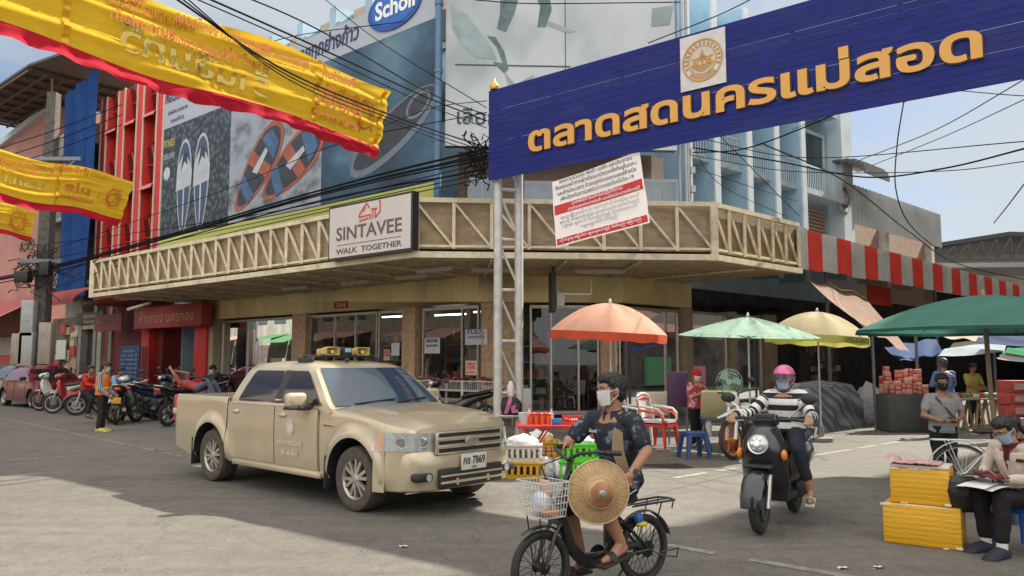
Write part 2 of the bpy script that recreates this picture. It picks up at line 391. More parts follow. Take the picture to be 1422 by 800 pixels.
sb=thing('shop_building', 'pale blue corner building with shoe shop on the ground floor under a steel canopy', 'building', LF.pt(8, 8, 0))
UW=4.0
m=MB(); TOPZ=12.6
sL0=LF.sx(222, 3.6)
m.fbox(LF, sL0, span(LF, UW)[1]+.0, UW, UW+.35, 3.72, TOPZ); m.fbox(KF, *span(KF, UW), UW, UW+.35, 3.72, TOPZ)
sR1=RF.sx(1157, UW)
m.fbox(RF, span(RF, UW)[0], sR1, UW, UW+.35, 3.72, TOPZ)
m.fbox(RF, sR1-.4, sR1, UW+.35, UW+9, 0.2, TOPZ); m.fbox(LF, sL0, sL0+.35, UW+.35, UW+9, .2, TOPZ)
m.build('upper_wall', BLUE, parent=sb, world=True)
m=MB(); rp=[LF.pt(sL0, UW+.1, TOPZ-.05), LF.pt(span(LF, UW)[1], UW+.1, TOPZ-.05), KF.pt(span(KF, UW)[1], UW+.1, TOPZ-.05), RF.pt(sR1, UW+.1, TOPZ-.05), RF.pt(sR1, UW+9, TOPZ-.05), LF.pt(sL0, UW+9, TOPZ-.05)]
m.add(rp, [(0, 1, 2, 3, 4, 5)]); m.build('roof', mat('roof_concrete', (.3, .3, .3), .9), parent=sb, world=True)
for px in(1003, 1049, 1088, 1125, 985-22):
 s0=RF.sx(px, UW-.9); m=MB(); m.fbox(RF, s0-.22, s0, UW-.9, UW-.003, 4.2, TOPZ)
 m.fbox(RF, s0-.26, s0+.04, UW-.97, UW-.903, 4.2, TOPZ, 1)  # fin front coloured paler as its lit face, sides left bluer as shade
 m.build('fin', [BLUE, BLUEL], parent=sb, world=True)
fs_=sorted([RF.sx(px, UW-.9)for px in(963, 1003, 1049, 1088, 1125)])+[sR1]
LOUV=mat('brown_louvre_slats', (.42, .30, .25), .7, var=.1); SLAB=mat('pale_blue_slab', (.5, .6, .66), .8, dirt=.4)
for i in range(5):
 a, b=fs_[i]+.06, fs_[i+1]-.3
 m=MB()
 for k in range(15):m.fbox(RF, a+.12, b-.12, UW-.10, UW-.005, 5.1+k*.135, 5.1+k*.135+.10)
 m.build('louvre', LOUV, parent=sb, world=True)
 m=MB(); m.fbox(RF, a-.05, b+.07, UW-.75, UW-.004, 7.35, 7.55)
 m.build('balcony_slab', SLAB, parent=sb, world=True)
 m=MB(); n=int((b-a)/.13)
 for k in range(n+1):m.bar(RF.pt(a+(b-a)*k/n, UW-.7, 7.55), RF.pt(a+(b-a)*k/n, UW-.7, 8.35), .025)
 m.bar(RF.pt(a, UW-.7, 8.36), RF.pt(b, UW-.7, 8.36), .05)
 m.build('railing', BLUEL, parent=sb, world=True)
 m=MB(); m.fbox(RF, a+.15, b-.15, UW-.06, UW-.004, 7.6, 9.9, 0); m.fbox(RF, a+.05, a+.15, UW-.12, UW-.004, 7.55, 10.0, 1); m.fbox(RF, b-.15, b-.05, UW-.12, UW-.004, 7.55, 10.0, 1); m.fbox(RF, a+.05, b-.05, UW-.13, UW-.004, 9.9, 10.02, 1)
 m.build('upper_window', [mat('window_dark_blue', (.05, .07, .09), .15), BLUEL], parent=sb, world=True)
 m=MB(); m.fbox(RF, a-.05, b+.07, UW-.6, UW-.004, 10.6, 10.85); m.build('sun_shade', SLAB, parent=sb, world=True)
m=MB(); e1=RF.sx(1190, UW-.5); m.fbox(RF, sR1+.02, e1, UW-.6, UW+6, 3.9, TOPZ); ep=m.build('end_panel', BLUEL, parent=sb, world=True)
sm_, zm_=RF.hit(1171, 275, UW-.6)
m=MB(); o=RF.pt(sm_, UW-.602, zm_); m.lathe([(.42, 0), (.42, .05), (.52, .08), (.55, .08), (.60, .02), (.60, 0)], o, RF.out, 0, 32); m.disc(o, RF.out, .42, 1, 32, .02)
for k in range(5):m.box((0, 0, 0), (.07, .03, .5-abs(k-2)*.12), 2, frame_mat(o+RF.u*(k-2)*.13+RF.out*.035, RF.u, Z))
m.box((0, 0, 0), (.6, .03, .06), 2, frame_mat(o+RF.out*.035-Z*.2, RF.u, Z)); m.build('round_emblem', [mat('grey_stone_ring', (.38, .38, .38), .7), mat('emblem_dark', (.12, .11, .10), .7), mat('emblem_grey', (.42, .40, .36), .6)], parent=sb, world=True)
for k in range(9):
 s0=LF.sx(230, UW)+1.0+k*1.75
 if s0>span(LF, UW)[1]-.3:break
 m=MB(); m.fbox(LF, s0-.16, s0+.16, UW-.7, UW-.003, 5.2, TOPZ); m.build('fin', BLUE, parent=sb, world=True)
 m=MB(); m.fbox(LF, s0+.3, s0+1.45, UW-.12, UW-.003, 10.3, TOPZ, 0)
 nz_=10; cx=s0+.875; pts=[]
 for j in range(nz_+1):a=math.pi*j/nz_; pts.append((math.cos(a)*.36, .55+math.sin(a)*.36))
 pts=[(.36, 0)]+pts+[(-.36, 0)]
 for zz in(8.4, 10.5):m.prism(pts, frame_mat(LF.pt(cx, UW-.13, zz), LF.u, LF.out)@Matrix.Rotation(R(90), 4, 'X')if False else Matrix(((LF.u.x, 0, LF.out.x, LF.pt(cx, UW-.125, zz).x), (LF.u.y, 0, LF.out.y, LF.pt(cx, UW-.125, zz).y), (0, 1, 0, zz), (0, 0, 0, 1))), .03, 1)
 m.build('arched_window', [mat('beige_textured_panel', (.46, .38, .30), .8, var=.25, scale=20, bump=.4), mat('window_dark_blue', (.05, .07, .09), .15)], parent=sb, world=True)
m=MB(); m.fbox(KF, *span(KF, 2.2), 2.2, 2.4, 3.8, 6.6); m.fbox(LF, span(LF, 2.2)[1]-3, span(LF, 2.2)[1]-.01, 2.2, 2.4, 3.8, 5.3); m.fbox(RF, span(RF, 2.2)[0], span(RF, 2.2)[0]+.5, 2.2, 2.4, 3.8, 6.6)
bw=m.build('brown_wall_band', mat('brown_pebbledash', (.24, .165, .13), .9, var=.4, scale=25, bump=.6, bscale=60), parent=sb, world=True)
for(p0, p1, z0, z1)in((648, 690, 5.15, 5.95), (728, 790, 5.2, 5.9), (893, 945, 5.1, 6.0)):
 a, b=KF.sx(p0, 2.2), KF.sx(p1, 2.2); m=MB()
 m.fbox(KF, a, b, 2.12, 2.195, z0, z1, 1); m.fbox(KF, a, (a+b)/2-.03, 2.10, 2.118, z0+.08, z1-.08, 0); m.fbox(KF, (a+b)/2+.03, b-.06, 2.10, 2.118, z0+.08, z1-.08, 0)
 m.build('band_window', [mat('frosted_pane', (.42, .5, .55), .25), BLUEL], parent=sb, world=True)
Z0, Z1=3.72, 5.0
cp=MB()
for F in(LF, KF, RF):
 a, b=0, F.len
 cp.bar(F.pt(a, 0, Z1-.05), F.pt(b, 0, Z1-.05), .10, .10); cp.bar(F.pt(a, -.02, Z0+.06), F.pt(b, -.02, Z0+.06), .16, .13)
 cp.bar(F.pt(a, 0, Z0+.25), F.pt(b, 0, Z0+.25), .05, .05); cp.bar(F.pt(a, -.015, Z0), F.pt(a, -.015, Z1), .15, .15)
canopy=cp.build('canopy', STEELC, parent=sb, world=True)
for F, n in((LF, 24), (KF, 8), (RF, 6)):
 m=MB()
 for i in range(n+1):m.bar(F.pt(F.len*i/n, 0, Z0+.2), F.pt(F.len*i/n, 0, Z1-.1), .085 if i%2==0 else .06, .07)
 for i in range(n):
  a, b=F.len*i/n, F.len*(i+1)/n; m.bar(F.pt(a+.03, .012, Z1-.12), F.pt(b-.03, .012, Z0+.26), .045, .05)
 m.build('lattice', STEELC, parent=canopy, world=True)
MESHM=mat('brown_wire_mesh_panel', (.40, .31, .20), .8, var=.25, scale=3, bump=.2, bscale=200, stretch=(1, 1, 3), dirt=.35)
_t=MESHM.node_tree; _p=_t.nodes['Principled BSDF']; _wv=_t.nodes.new('ShaderNodeTexWave'); _wv.inputs['Scale'].default_value=26; _wv.bands_direction='DIAGONAL'
_tc=_t.nodes.new('ShaderNodeTexCoord'); _t.links.new(_tc.outputs['Object'], _wv.inputs[0]); _r=_t.nodes.new('ShaderNodeMapRange'); _r.inputs['To Min'].default_value=.72; _r.inputs['To Max'].default_value=1
_t.links.new(_wv.outputs[1], _r.inputs[0]); _t.links.new(_r.outputs[0], _p.inputs['Alpha'])
for F in(LF, KF, RF):
 m=MB(); a, b=span(F, .1); m.fbox(F, a, b, .10, .115, Z0+.2, Z1-.08); m.build('mesh_panel', MESHM, parent=canopy, world=True)
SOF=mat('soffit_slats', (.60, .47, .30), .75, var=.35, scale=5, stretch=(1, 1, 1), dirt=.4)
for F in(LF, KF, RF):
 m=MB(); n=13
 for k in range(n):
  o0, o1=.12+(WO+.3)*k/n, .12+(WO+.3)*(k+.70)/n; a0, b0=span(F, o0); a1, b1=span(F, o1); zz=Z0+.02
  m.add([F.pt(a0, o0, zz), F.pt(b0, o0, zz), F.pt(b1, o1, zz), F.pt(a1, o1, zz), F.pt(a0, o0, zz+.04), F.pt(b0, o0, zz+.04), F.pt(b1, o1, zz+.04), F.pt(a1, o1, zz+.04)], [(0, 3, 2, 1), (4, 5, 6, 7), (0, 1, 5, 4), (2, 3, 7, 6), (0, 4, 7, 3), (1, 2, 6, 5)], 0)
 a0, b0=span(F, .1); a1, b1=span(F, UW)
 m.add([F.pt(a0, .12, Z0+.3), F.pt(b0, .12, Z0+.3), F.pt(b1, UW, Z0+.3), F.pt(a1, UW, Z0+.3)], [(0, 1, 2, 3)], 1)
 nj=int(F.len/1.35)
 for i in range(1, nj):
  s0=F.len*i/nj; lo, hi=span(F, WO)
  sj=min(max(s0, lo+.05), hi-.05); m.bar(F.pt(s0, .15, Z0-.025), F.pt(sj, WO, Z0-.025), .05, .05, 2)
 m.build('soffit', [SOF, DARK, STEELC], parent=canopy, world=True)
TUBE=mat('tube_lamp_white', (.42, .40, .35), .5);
for F, s0, o0 in((LF, 13.4, 1.9), (LF, 11.2, 1.9), (LF, 8.6, 1.8), (LF, 14.9, 1.2), (KF, 3.6, 1.4), (KF, 1.2, 1.3)):
 m=MB(); m.bar(F.pt(s0, o0, Z0-.09), F.pt(s0+1.2, o0, Z0-.09), .05, .06); m.bar(F.pt(s0+.05, o0, Z0-.135), F.pt(s0+1.15, o0, Z0-.135), .03, .03); m.build('tube_light', TUBE, parent=canopy, world=True)
m=MB()
fr0=LF.sx(290, WO-.2)
for F, a, b in((LF, fr0, span(LF, WO-.2)[1]), (KF, *span(KF, WO-.2)), (RF, span(RF, WO-.2)[0], 4.3)):m.fbox(F, a, b, WO-.2, WO+.1, 3.06, Z0+.015)
m.build('frieze', CREAM, parent=sb, world=True, bevel=.02)
m=MB(); s_n, z_n=LF.hit(474, 424, WO-.2); o=LF.pt(s_n, WO-.2, z_n); m.fbox(LF, s_n-.32, s_n+.32, WO-.225, WO-.202, z_n-.1, z_n+.12); m.text('116-6', o-Z*.06+LF.out*.024, LF.u, Z, .2, 1)
m.build('house_number', [mat('number_red', (.35, .05, .03), .5), mat('number_white', (.75, .7, .6), .5)], parent=sb, world=True)
def pil(F, p0, p1, m_=WOODP, proud=.12):
 a, b=F.sx(p0, WO), F.sx(p1, WO); mb=MB(); mb.fbox(F, a, b, WO-proud, WO+.35, .12, 3.06); mb.build('pilaster', m_, parent=sb, world=True, bevel=.015)
PIN=mat('beige_painted_pier', (.44, .36, .25), .75, var=.15, dirt=.4)
pil(LF, 286, 306, PIN, .3); pil(LF, 409, 428); pil(LF, 562, 580); m=MB()
b=span(KF, WO)[0]; m.fbox(KF, b+.002, b+1.0, WO-.1, WO+.34, .12, 3.06); m.build('pilaster', WOODP, parent=sb, world=True)
pil(KF, 833, 853, WOODP); pil(RF, 946, 958, PIN); pil(RF, 1012, 1020, PIN); pil(RF, 1060, 1075, PIN)
def window(F, p0, p1, z0, z1, divs=(), name='shop_window', ex=0, kick=None):
 a, b=(F.sx(p0, WO), F.sx(p1, WO)); fr=MB(); w_=.05
 fr.fbox(F, a, b, WO, WO+.09, z0, z0+.09); fr.fbox(F, a, b, WO, WO+.09, z1-.08, z1)
 for x in[a, b-w_]+[F.sx(d, WO)for d in divs]:fr.fbox(F, x, x+w_, WO+.003, WO+.087, z0+.09, z1-.08)
 wnd=fr.build(name, ALU, parent=sb, world=True)
 gl=MB(); gl.quad(F.pt(a+w_, WO+.04, z0+.09), F.pt(b-w_, WO+.04, z0+.09), F.pt(b-w_, WO+.04, z1-.08), F.pt(a+w_, WO+.04, z1-.08))
 gl.build('pane', GLASS, parent=wnd, world=True)
 if z0>.2:
  k=MB(); k.fbox(F, a, b, WO+.01, WO+.25, .12, z0-.002); k.build('stall_riser', mat('brown_riser', (.20, .14, .10), .7, dirt=.4), parent=sb, world=True)
 return wnd
window(LF, 307, 408, .3, 3.0, (342, )); window(LF, 429, 523, .14, 3.0, (463, 492), 'shop_door'); window(LF, 525, 561, .4, 3.0)
window(LF, 586, 664, .5, 3.0, (640, ))
window(KF, 736, 832, .2, 3.0, (764, 802)); window(KF, 854, 862, .2, 3.0)
window(RF, 868, 944, .2, 3.0, (925, )); window(RF, 960, 1011, .2, 3.0); window(RF, 1021, 1059, .2, 3.0)
IO=7.2
m=MB()
for F in(LF, KF, RF):
 a, b=span(F, IO); a0, b0=span(F, WO+.1)
 if F is LF:a=a0=fr0+.1
 if F is RF:b=b0=11
 m.quad(F.pt(a, IO, .12), F.pt(b, IO, .12), F.pt(b, IO, 3.5), F.pt(a, IO, 3.5), 0)
 m.quad(F.pt(a0, WO+.1, 3.2), F.pt(b0, WO+.1, 3.2), F.pt(b, IO, 3.2), F.pt(a, IO, 3.2), 1)
 m.quad(F.pt(a0, WO+.1, .13), F.pt(b0, WO+.1, .13), F.pt(b, IO, .13), F.pt(a, IO, .13), 1)
m.fbox(LF, fr0-.1, fr0+.05, WO, IO, .12, 3.7, 0)
m.build('shop_interior', [mat('interior_wall', (.15, .125, .10), .9, var=.5, scale=3), mat('interior_floor', (.10, .09, .08), .6)], parent=sb, world=True)
LIT=mat('lit_tube', (1, .97, .85), .5, emit=5, var=0)
for s0, o0 in((13.0, 5.2), (11.0, 5.6), (9.0, 5.2)):
 m=MB(); m.bar(LF.pt(s0, o0, 2.95), LF.pt(s0+1.2, o0+.1, 2.95), .04, .04); m.build('lit_tube_lamp', LIT, parent=sb, world=True)
BOXC=[mat('box_'+n, c, .6, var=.1)for n, c in(('red', (.42, .05, .04)), ('white', (.6, .58, .54)), ('orange', (.55, .2, .05)), ('blue', (.06, .12, .32)), ('black', (.03, .03, .03)), ('tan', (.38, .26, .15)), ('pink', (.6, .25, .25)), ('green', (.1, .28, .12)))]
def shelf(F, s0, wd, off, h, zb, lab, rows=5):
 t=thing('display_shelf', lab, 'shelf', F.pt(s0+wd/2, off, .13))
 m=MB()
 for x in(s0, s0+wd):
  for o_ in(off, off+.35):m.bar(F.pt(x, o_, .13), F.pt(x, o_, h), .03, .03)
 for k in range(rows):zz=zb+(h-zb)*k/rows; m.fbox(F, s0, s0+wd, off, off+.36, zz, zz+.025)
 m.build('rack_frame', mat('shelf_white_steel', (.5, .48, .44), .5), parent=t, world=True)
 b=MB()
 for k in range(rows):
  zz=zb+(h-zb)*k/rows+.028; x=s0+.03
  while x<s0+wd-.2:
   w1=random.uniform(.12, .3); hh=random.uniform(.09, (h-zb)/rows-.08); b.fbox(F, x, min(x+w1-.015, s0+wd), off+.03, off+.33, zz, zz+hh, random.randrange(8)); x+=w1
 bo=b.build('stock', BOXC, parent=t, world=True); bo['kind']='stuff'
lb=['shoe shelf behind the glass near the pillar of the red shop', 'shoe shelf behind the glass left of the open shop door', 'shoe shelf inside behind the open shop door', 'shoe shelf behind the window with price cards left of the steel tower']
for i, s0 in enumerate((.2, 2.3, 6.6, 9.7)):shelf(LF, fr0+s0+.3, 1.7, 5.6, 2.5, .2, lb[i])
shelf(KF, 2.0, 1.5, 5.4, 2.4, .2, 'shoe shelf behind the big pane beside the steel tower')
shelf(RF, 3.0, 2.0, 5.2, 2.4, .2, 'shoe shelf behind the glass behind the red-scarfed vendor')
# -- signs and billboards on the building
def signbox(F, px0, px1, off, z0, z1, dep, name, label, cat, mats, text):
 a, b=F.sx(px0, off), F.sx(px1, off); t=thing(name, label, cat, F.pt((a+b)/2, off, z0)); m=MB(); m.fbox(F, a, b, off, off+dep, z0, z1); m.build('casing', mats[0], parent=t, world=True)
 m=MB(); m.fbox(F, a+.05, b-.05, off-.012, off-.002, z0+.05, z1-.05); m.build('face_panel', mats[1], parent=t, world=True)
 return t, a, b
t, a, b=signbox(LF, 453, 571, -.30, 3.83, 5.07, .17, 'shop_sign', 'pale box sign lettered SINTAVEE with a red line drawing on the canopy corner', 'sign', [mat('sign_black_case', (.02, .02, .025), .4), mat('sign_pale_face', (.62, .57, .56), .5, var=.05, scale=2)], None)
cx=(a+b)/2; W_=b-a; o=LF.pt(cx, -.313, 0)
m=MB(); m.text('SINTAVEE', o+Z*4.26, LF.u, Z, .42, 0, bold=.012, width=W_*.78); m.fbox(LF, cx-W_*.38, cx+W_*.38, -.316, -.312, 4.14, 4.155)
m.text('WALK  TOGETHER', o+Z*3.95, LF.u, Z, .17, 0, bold=.01, width=W_*.78)
m.build('lettering', mat('sign_letter_brown', (.13, .10, .09), .5), parent=t, world=True)
m=MB()
def lp(x, z):return LF.pt(cx+x, -.32, z)
for pl in([(-.3, 4.62), (.02, 4.66)], [(-.3, 4.71), (-.3, 4.76), (-.05, 5.0), (.04, 4.88)], [(-.3, 4.71), (.08, 4.73), (.08, 4.62)], [(-.2, 4.86), (-.12, 4.84)], [(-.16, 4.92), (-.08, 4.88)], [(.1, 4.84), (.3, 4.84)], [(.16, 4.84), (.16, 4.64)], [(.24, 4.84), (.24, 4.64), (.4, 4.76), (.4, 4.99), (.36, 4.99)]):
 for p, q in zip(pl, pl[1:]):m.bar(lp(*p), lp(*q), .028, .01, up=LF.out)
m.build('red_line_logo', mat('logo_red', (.65, .08, .06), .5), parent=t, world=True)
def blur_mat(name, stops, scale, stretch=(1, 1, 1), kind='noise', seed=0):
 if name in MATS:return MATS[name]
 m_, t_, p_=newmat(name); N=t_.nodes.new; L=t_.links.new; tcn=N('ShaderNodeTexCoord'); mpn=N('ShaderNodeMapping'); mpn.inputs['Scale'].default_value=stretch; mpn.inputs['Location'].default_value=(seed, seed*.7, seed*.3); L(tcn.outputs['Object'], mpn.inputs[0])
 if kind=='vor':n=N('ShaderNodeTexVoronoi'); n.feature='F1'
 else:n=N('ShaderNodeTexNoise'); n.inputs['Detail'].default_value=3
 n.inputs['Scale'].default_value=scale; L(mpn.outputs[0], n.inputs[0]); r=N('ShaderNodeValToRGB'); e=r.color_ramp.elements
 while len(e)<len(stops):e.new(.5)
 for k, (po, c)in enumerate(stops):e[k].position=po; e[k].color=c+(1, )
 L(n.outputs[0], r.inputs[0]); L(r.outputs[0], p_.inputs['Base Color']); p_.inputs['Roughness'].default_value=.55; MATS[name]=m_; return m_
BO=1.1
a, b=LF.sx(216, BO), span(LF, BO)[1]-.12
bb=thing('billboard', 'long shoe billboard on the left facade with a blue oval logo and photos of sandals', 'billboard', LF.pt((a+b)/2, BO, 5.0))
zt=10.35; zy=5.62; s1, s2=LF.sx(311, BO), LF.sx(441, BO); zw=LF.hit(612, 22, BO)[1]; zl=LF.hit(222, 183, BO)[1]
m=MB(); m.fbox(LF, a, b, BO+.005, BO+.2, 5.05, zt); m.build('backing_frame', mat('steel_grey', (.2, .22, .24), .6, .5), parent=bb, world=True)
m=MB(); m.fbox(LF, a, b, BO-.01, BO, 5.06, zy, 0); m.build('yellow_band', mat('yellow_green_print', (.52, .55, .14), .5, var=.04), parent=bb, world=True)
PALE=mat('pale_grey_print', (.40, .43, .49), .5, var=.05, scale=.6)
m=MB(); m.fbox(LF, a, b, BO-.01, BO, zw, zt); m.fbox(LF, a, s1, BO-.01, BO, zl, zw-.002); m.build('pale_panel', PALE, parent=bb, world=True)
m=MB(); m.fbox(LF, a, s1, BO-.01, BO, zy+.002, zl-.002); m.build('pebble_panel', blur_mat('pebble_print', [(.0, (.13, .16, .19)), (.35, (.07, .09, .11)), (.62, (.02, .03, .035))], 5.5, kind='vor'), parent=bb, world=True)
m=MB(); m.fbox(LF, s1+.003, s2, BO-.01, BO, zy+.002, zw-.002); m.build('marble_panel', blur_mat('marble_print', [(.35, (.08, .10, .12)), (.47, (.28, .31, .36)), (.75, (.38, .42, .48))], .9, (1, 1, 1.6)), parent=bb, world=True)
m=MB(); m.fbox(LF, s2+.003, b, BO-.01, BO, zy+.002, zw-.002); m.build('blue_blur_panel', blur_mat('blue_blur_print', [(.3, (.012, .03, .05)), (.5, (.035, .09, .15)), (.68, (.10, .19, .26)), (.8, (.20, .25, .30))], .55, (1, 1, 1.3), seed=3), parent=bb, world=True)
def LPt(off):return lambda x, z:LF.pt(x, off, z)
def planeM(F, s0, off, z0):
 p=F.pt(s0, off, z0); return Matrix(((F.u.x, 0, F.out.x, p.x), (F.u.y, 0, F.out.y, p.y), (0, 1, 0, p.z), (0, 0, 0, 1)))
def oval(rx, ry, n=28, x=0, y=0):return[(x+rx*math.cos(2*math.pi*i/n), y+ry*math.sin(2*math.pi*i/n))for i in range(n)]
sx_, zx_=LF.hit(548, 10, BO-.02)
m=MB(); m.prism(oval(.98, .56), planeM(LF, sx_, BO-.03, zx_), .02, 0); m.prism(oval(.86, .46), planeM(LF, sx_+.02, BO-.034, zx_+.03), .02, 1); m.text('Scholl', LF.pt(sx_+.05, BO-.058, zx_-.18), LF.u, Z, .62, 2, bold=.03, width=1.45)
m.build('oval_logo', [mat('logo_blue', (.01, .07, .32), .35), mat('logo_blue_bright', (.02, .13, .48), .35), mat('logo_white', (.85, .85, .85), .4)], parent=bb, world=True)
s_t, z_t=LF.hit(448, 62, BO); NAVY=mat('print_navy', (.03, .05, .14), .5)
m=MB(); m.text('สบายทุกย่างก้าว', LF.pt(s_t, BO-.012, z_t-.25), LF.u, Z, .58, 0, bold=.03, width=3.1, shear=.1)
s_u, z_u=LF.hit(237, 138, BO); m.text('กลิ่นเท้า', LF.pt(s_u+.3, BO-.012, z_u-.1), LF.u, Z, .5, 0, bold=.03, width=1.3)
m.text('สัมผัสความสบาย', LF.pt(s_u+.55, BO-.012, z_u-.55), LF.u, Z, .2, 0); m.text('ตลอดทั้งวัน', LF.pt(s_u+.55, BO-.012, z_u-.85), LF.u, Z, .2, 0)
m.build('lettering', NAVY, parent=bb, world=True)
s_u, z_u=LF.hit(236, 200, BO); m=MB(); m.text('FITNESS', LF.pt(s_u, BO-.012, z_u-.1), LF.u, Z, .36, 0, width=.75); m.text('DELUXE', LF.pt(s_u, BO-.012, z_u-.5), LF.u, Z, .24, 1, width=.72)
m.prism(oval(.22, .22), planeM(LF, s_u-.1, BO-.015, z_u-1.0), .004, 1)
m.build('product_lettering', [mat('print_yellow', (.6, .5, .1), .5), mat('print_pale', (.5, .55, .6), .5)], parent=bb, world=True)
sc_, zc_=LF.hit(268, 250, BO)
def shoe(n=20, w_=.3, l=1.0):return[((w_*(1+.28*math.sin(a)))*math.cos(a), l*math.sin(a))for a in[2*math.pi*i/n for i in range(n)]]
PB, PD, PR, PWH=mat('print_slate_blue', (.05, .08, .15), .5), mat('print_black', (.03, .035, .045), .5, var=.3, scale=3), mat('print_orange_red', (.34, .09, .05), .5, var=.3, scale=3), mat('print_white', (.44, .47, .52), .5, var=.15, scale=3)
m=MB()
for g_ in(-1, 1):
 M_=planeM(LF, sc_+g_*.56, BO-.016, zc_-.15); m.prism(shoe(20, .46, 1.6), M_, .004, 3); m.prism([(x*.86, y*.93)for x, y in shoe(20, .46, 1.6)], M_@Matrix.Translation((0, 0, .005)), .004, 0)
 m.prism([(-.5, -.1), (.5, .0), (.52, .5), (.3, .85), (-.05, 1.15), (-.45, .7)], M_@Matrix.Translation((0, 0, .010)), .004, 3); m.prism([(-.2, .55), (.02, .85), (.22, .7), (.16, 1.1), (-.06, 1.15)], M_@Matrix.Translation((0, 0, .0155)), .003, 1)
 m.prism(oval(.05, .9, 12, -.02*g_, -.5), M_@Matrix.Translation((0, 0, .012)), .003, 3)
m.build('printed_sandals', [PB, PD, PR, PWH], parent=bb, world=True)
m=MB(); sc_, zc_=LF.hit(385, 228, BO)
for(dx, dz, rot, k)in((-.95, .05, -46, 1), (.75, -.1, -62, 1)):
 M_=planeM(LF, sc_+dx, BO-.016, zc_+dz)@Matrix.Rotation(R(rot), 4, 'Z')@Matrix.Scale(1.3, 4); m.prism(shoe(20, .48, 1.25), M_, .004, 2); m.prism([(x*.84, y*.88)for x, y in shoe(20, .48, 1.25)], M_@Matrix.Translation((0, 0, .005)), .004, 1)
 m.prism([(-.45, -.2), (.45, .05), (.42, .35), (-.4, .15)], M_@Matrix.Translation((0, 0, .01)), .004, 2); m.prism([(-.35, .55), (.38, .5), (.25, .9), (-.2, .92)], M_@Matrix.Translation((0, 0, .01)), .004, 0); m.prism([(-.3, -.75), (.3, -.8), (.33, -.5), (-.33, -.45)], M_@Matrix.Translation((0, 0, .01)), .004, 0)
 m.prism([(-.1, -.2), (.1, -.1), (.05, .5), (-.08, .5)], M_@Matrix.Translation((0, 0, .0145)), .003, 3)
m.build('printed_sport_sandals', [mat('print_mid_blue', (.05, .12, .24), .5, var=.35, scale=4), PD, PR, PWH], parent=bb, world=True)
m=MB(); sc_, zc_=LF.hit(545, 185, BO); M_=planeM(LF, sc_, BO-.016, zc_)@Matrix.Rotation(R(26), 4, 'Z')
m.prism(oval(1.75, .55, 28), M_, .004, 0); m.prism(oval(1.62, .42, 28, .05, .06), M_@Matrix.Translation((0, 0, .005)), .004, 1); m.prism(oval(.45, .28, 20, 1.05, .05), M_@Matrix.Translation((0, 0, .01)), .004, 0); m.prism(oval(.36, .2, 20, 1.05, .05), M_@Matrix.Translation((0, 0, .0145)), .004, 1)
m.build('printed_shoe', [mat('print_grey_edge', (.14, .17, .21), .5), PD], parent=bb, world=True)
a, b=span(KF, BO)[0]+.14, KF.sx(945, BO); zb=KF.hit(650, 203, BO)[1]
fb=thing('billboard', 'tall pale billboard over the shop corner with faded grey green pictures', 'billboard', KF.pt((a+b)/2, BO, zb))
m=MB(); m.fbox(KF, a, b, BO+.005, BO+.2, zb, 12.2); m.build('backing_frame', mat('steel_grey', (.2, .22, .24), .6, .5), parent=fb, world=True)
m=MB(); m.fbox(KF, a, b, BO-.01, BO, zb, 12.2); m.build('printed_sheet', blur_mat('pale_green_print', [(.28, (.34, .41, .42)), (.42, (.53, .57, .60)), (.6, (.60, .63, .67)), (.8, (.62, .66, .70))], .5, (1, 1, .8), seed=5), parent=fb, world=True)
PG, PK=mat('print_sage', (.30, .38, .40), .5, var=.2, scale=3), mat('print_deep_sage', (.10, .17, .18), .5, var=.4, scale=5)
def kpoly(pts, mi, d):
 m=MB(); m.prism([(KF.hit(x, y, BO)[0]-a, KF.hit(x, y, BO)[1])for x, y in pts][::-1], Matrix(((KF.u.x, 0, KF.out.x, KF.pt(a, BO-d, 0).x), (KF.u.y, 0, KF.out.y, KF.pt(a, BO-d, 0).y), (0, 1, 0, 0), (0, 0, 0, 1))), .003, mi); m.build('printed_shape', [PG, PK], parent=fb, world=True)
kpoly([(626, 8), (650, 22), (685, 70), (690, 84), (660, 80), (640, 60), (628, 40)], 0, .014)
kpoly([(676, 50), (688, 52), (700, 72), (706, 96), (700, 102), (684, 86), (698, 88), (690, 66)], 1, .018); kpoly([(700, 100), (716, 118), (740, 104), (742, 106), (718, 126), (706, 120)], 0, .018)
kpoly([(695, -10), (722, -10), (714, 20), (702, 45), (690, 40), (694, 20)], 1, .014); kpoly([(742, -10), (762, -10), (766, 14), (758, 38), (746, 38), (750, 10)], 1, .014); kpoly([(762, 30), (800, 44), (788, 46), (760, 36)], 0, .014)
kpoly([(905, 12), (935, 8), (930, 35), (904, 38)], 0, .014)
m=MB(); s_t, z_t=KF.hit(632, 172, BO); m.text('เลือกวิถี', KF.pt(s_t, BO-.012, z_t), KF.u, Z, .5, 0, align='LEFT', bold=.012)
for pl in([(632, 90), (792, 93)], ):m.bar(KF.pt(KF.hit(632, 90, BO)[0], BO-.015, KF.hit(632, 90, BO)[1]), KF.pt(KF.hit(792, 93, BO)[0], BO-.015, KF.hit(792, 93, BO)[1]), .03, .01, up=KF.out)
sq=KF.sx(787, BO); m.fbox(KF, sq, sq+.02, BO-.014, BO-.011, zb, 12.2); m.build('lettering', mat('print_charcoal', (.05, .06, .07), .5), parent=fb, world=True)
m=MB(); c0=KF.pt(span(KF, BO-.1)[0]+.02, BO-.1, 0); m.tube([c0+Z*5.02, c0+Z*12.4], .085, n=14)
for zz in(6.5, 8.1, 9.7, 11.3):m.tube([c0+Z*zz, c0+Z*(zz+.1)], .1, n=14)
tag(m.build('corner_post', mat('blue_steel_post', (.10, .19, .30), .5, .3, var=.2)), 'blue steel post between the two billboards over the canopy', 'post')
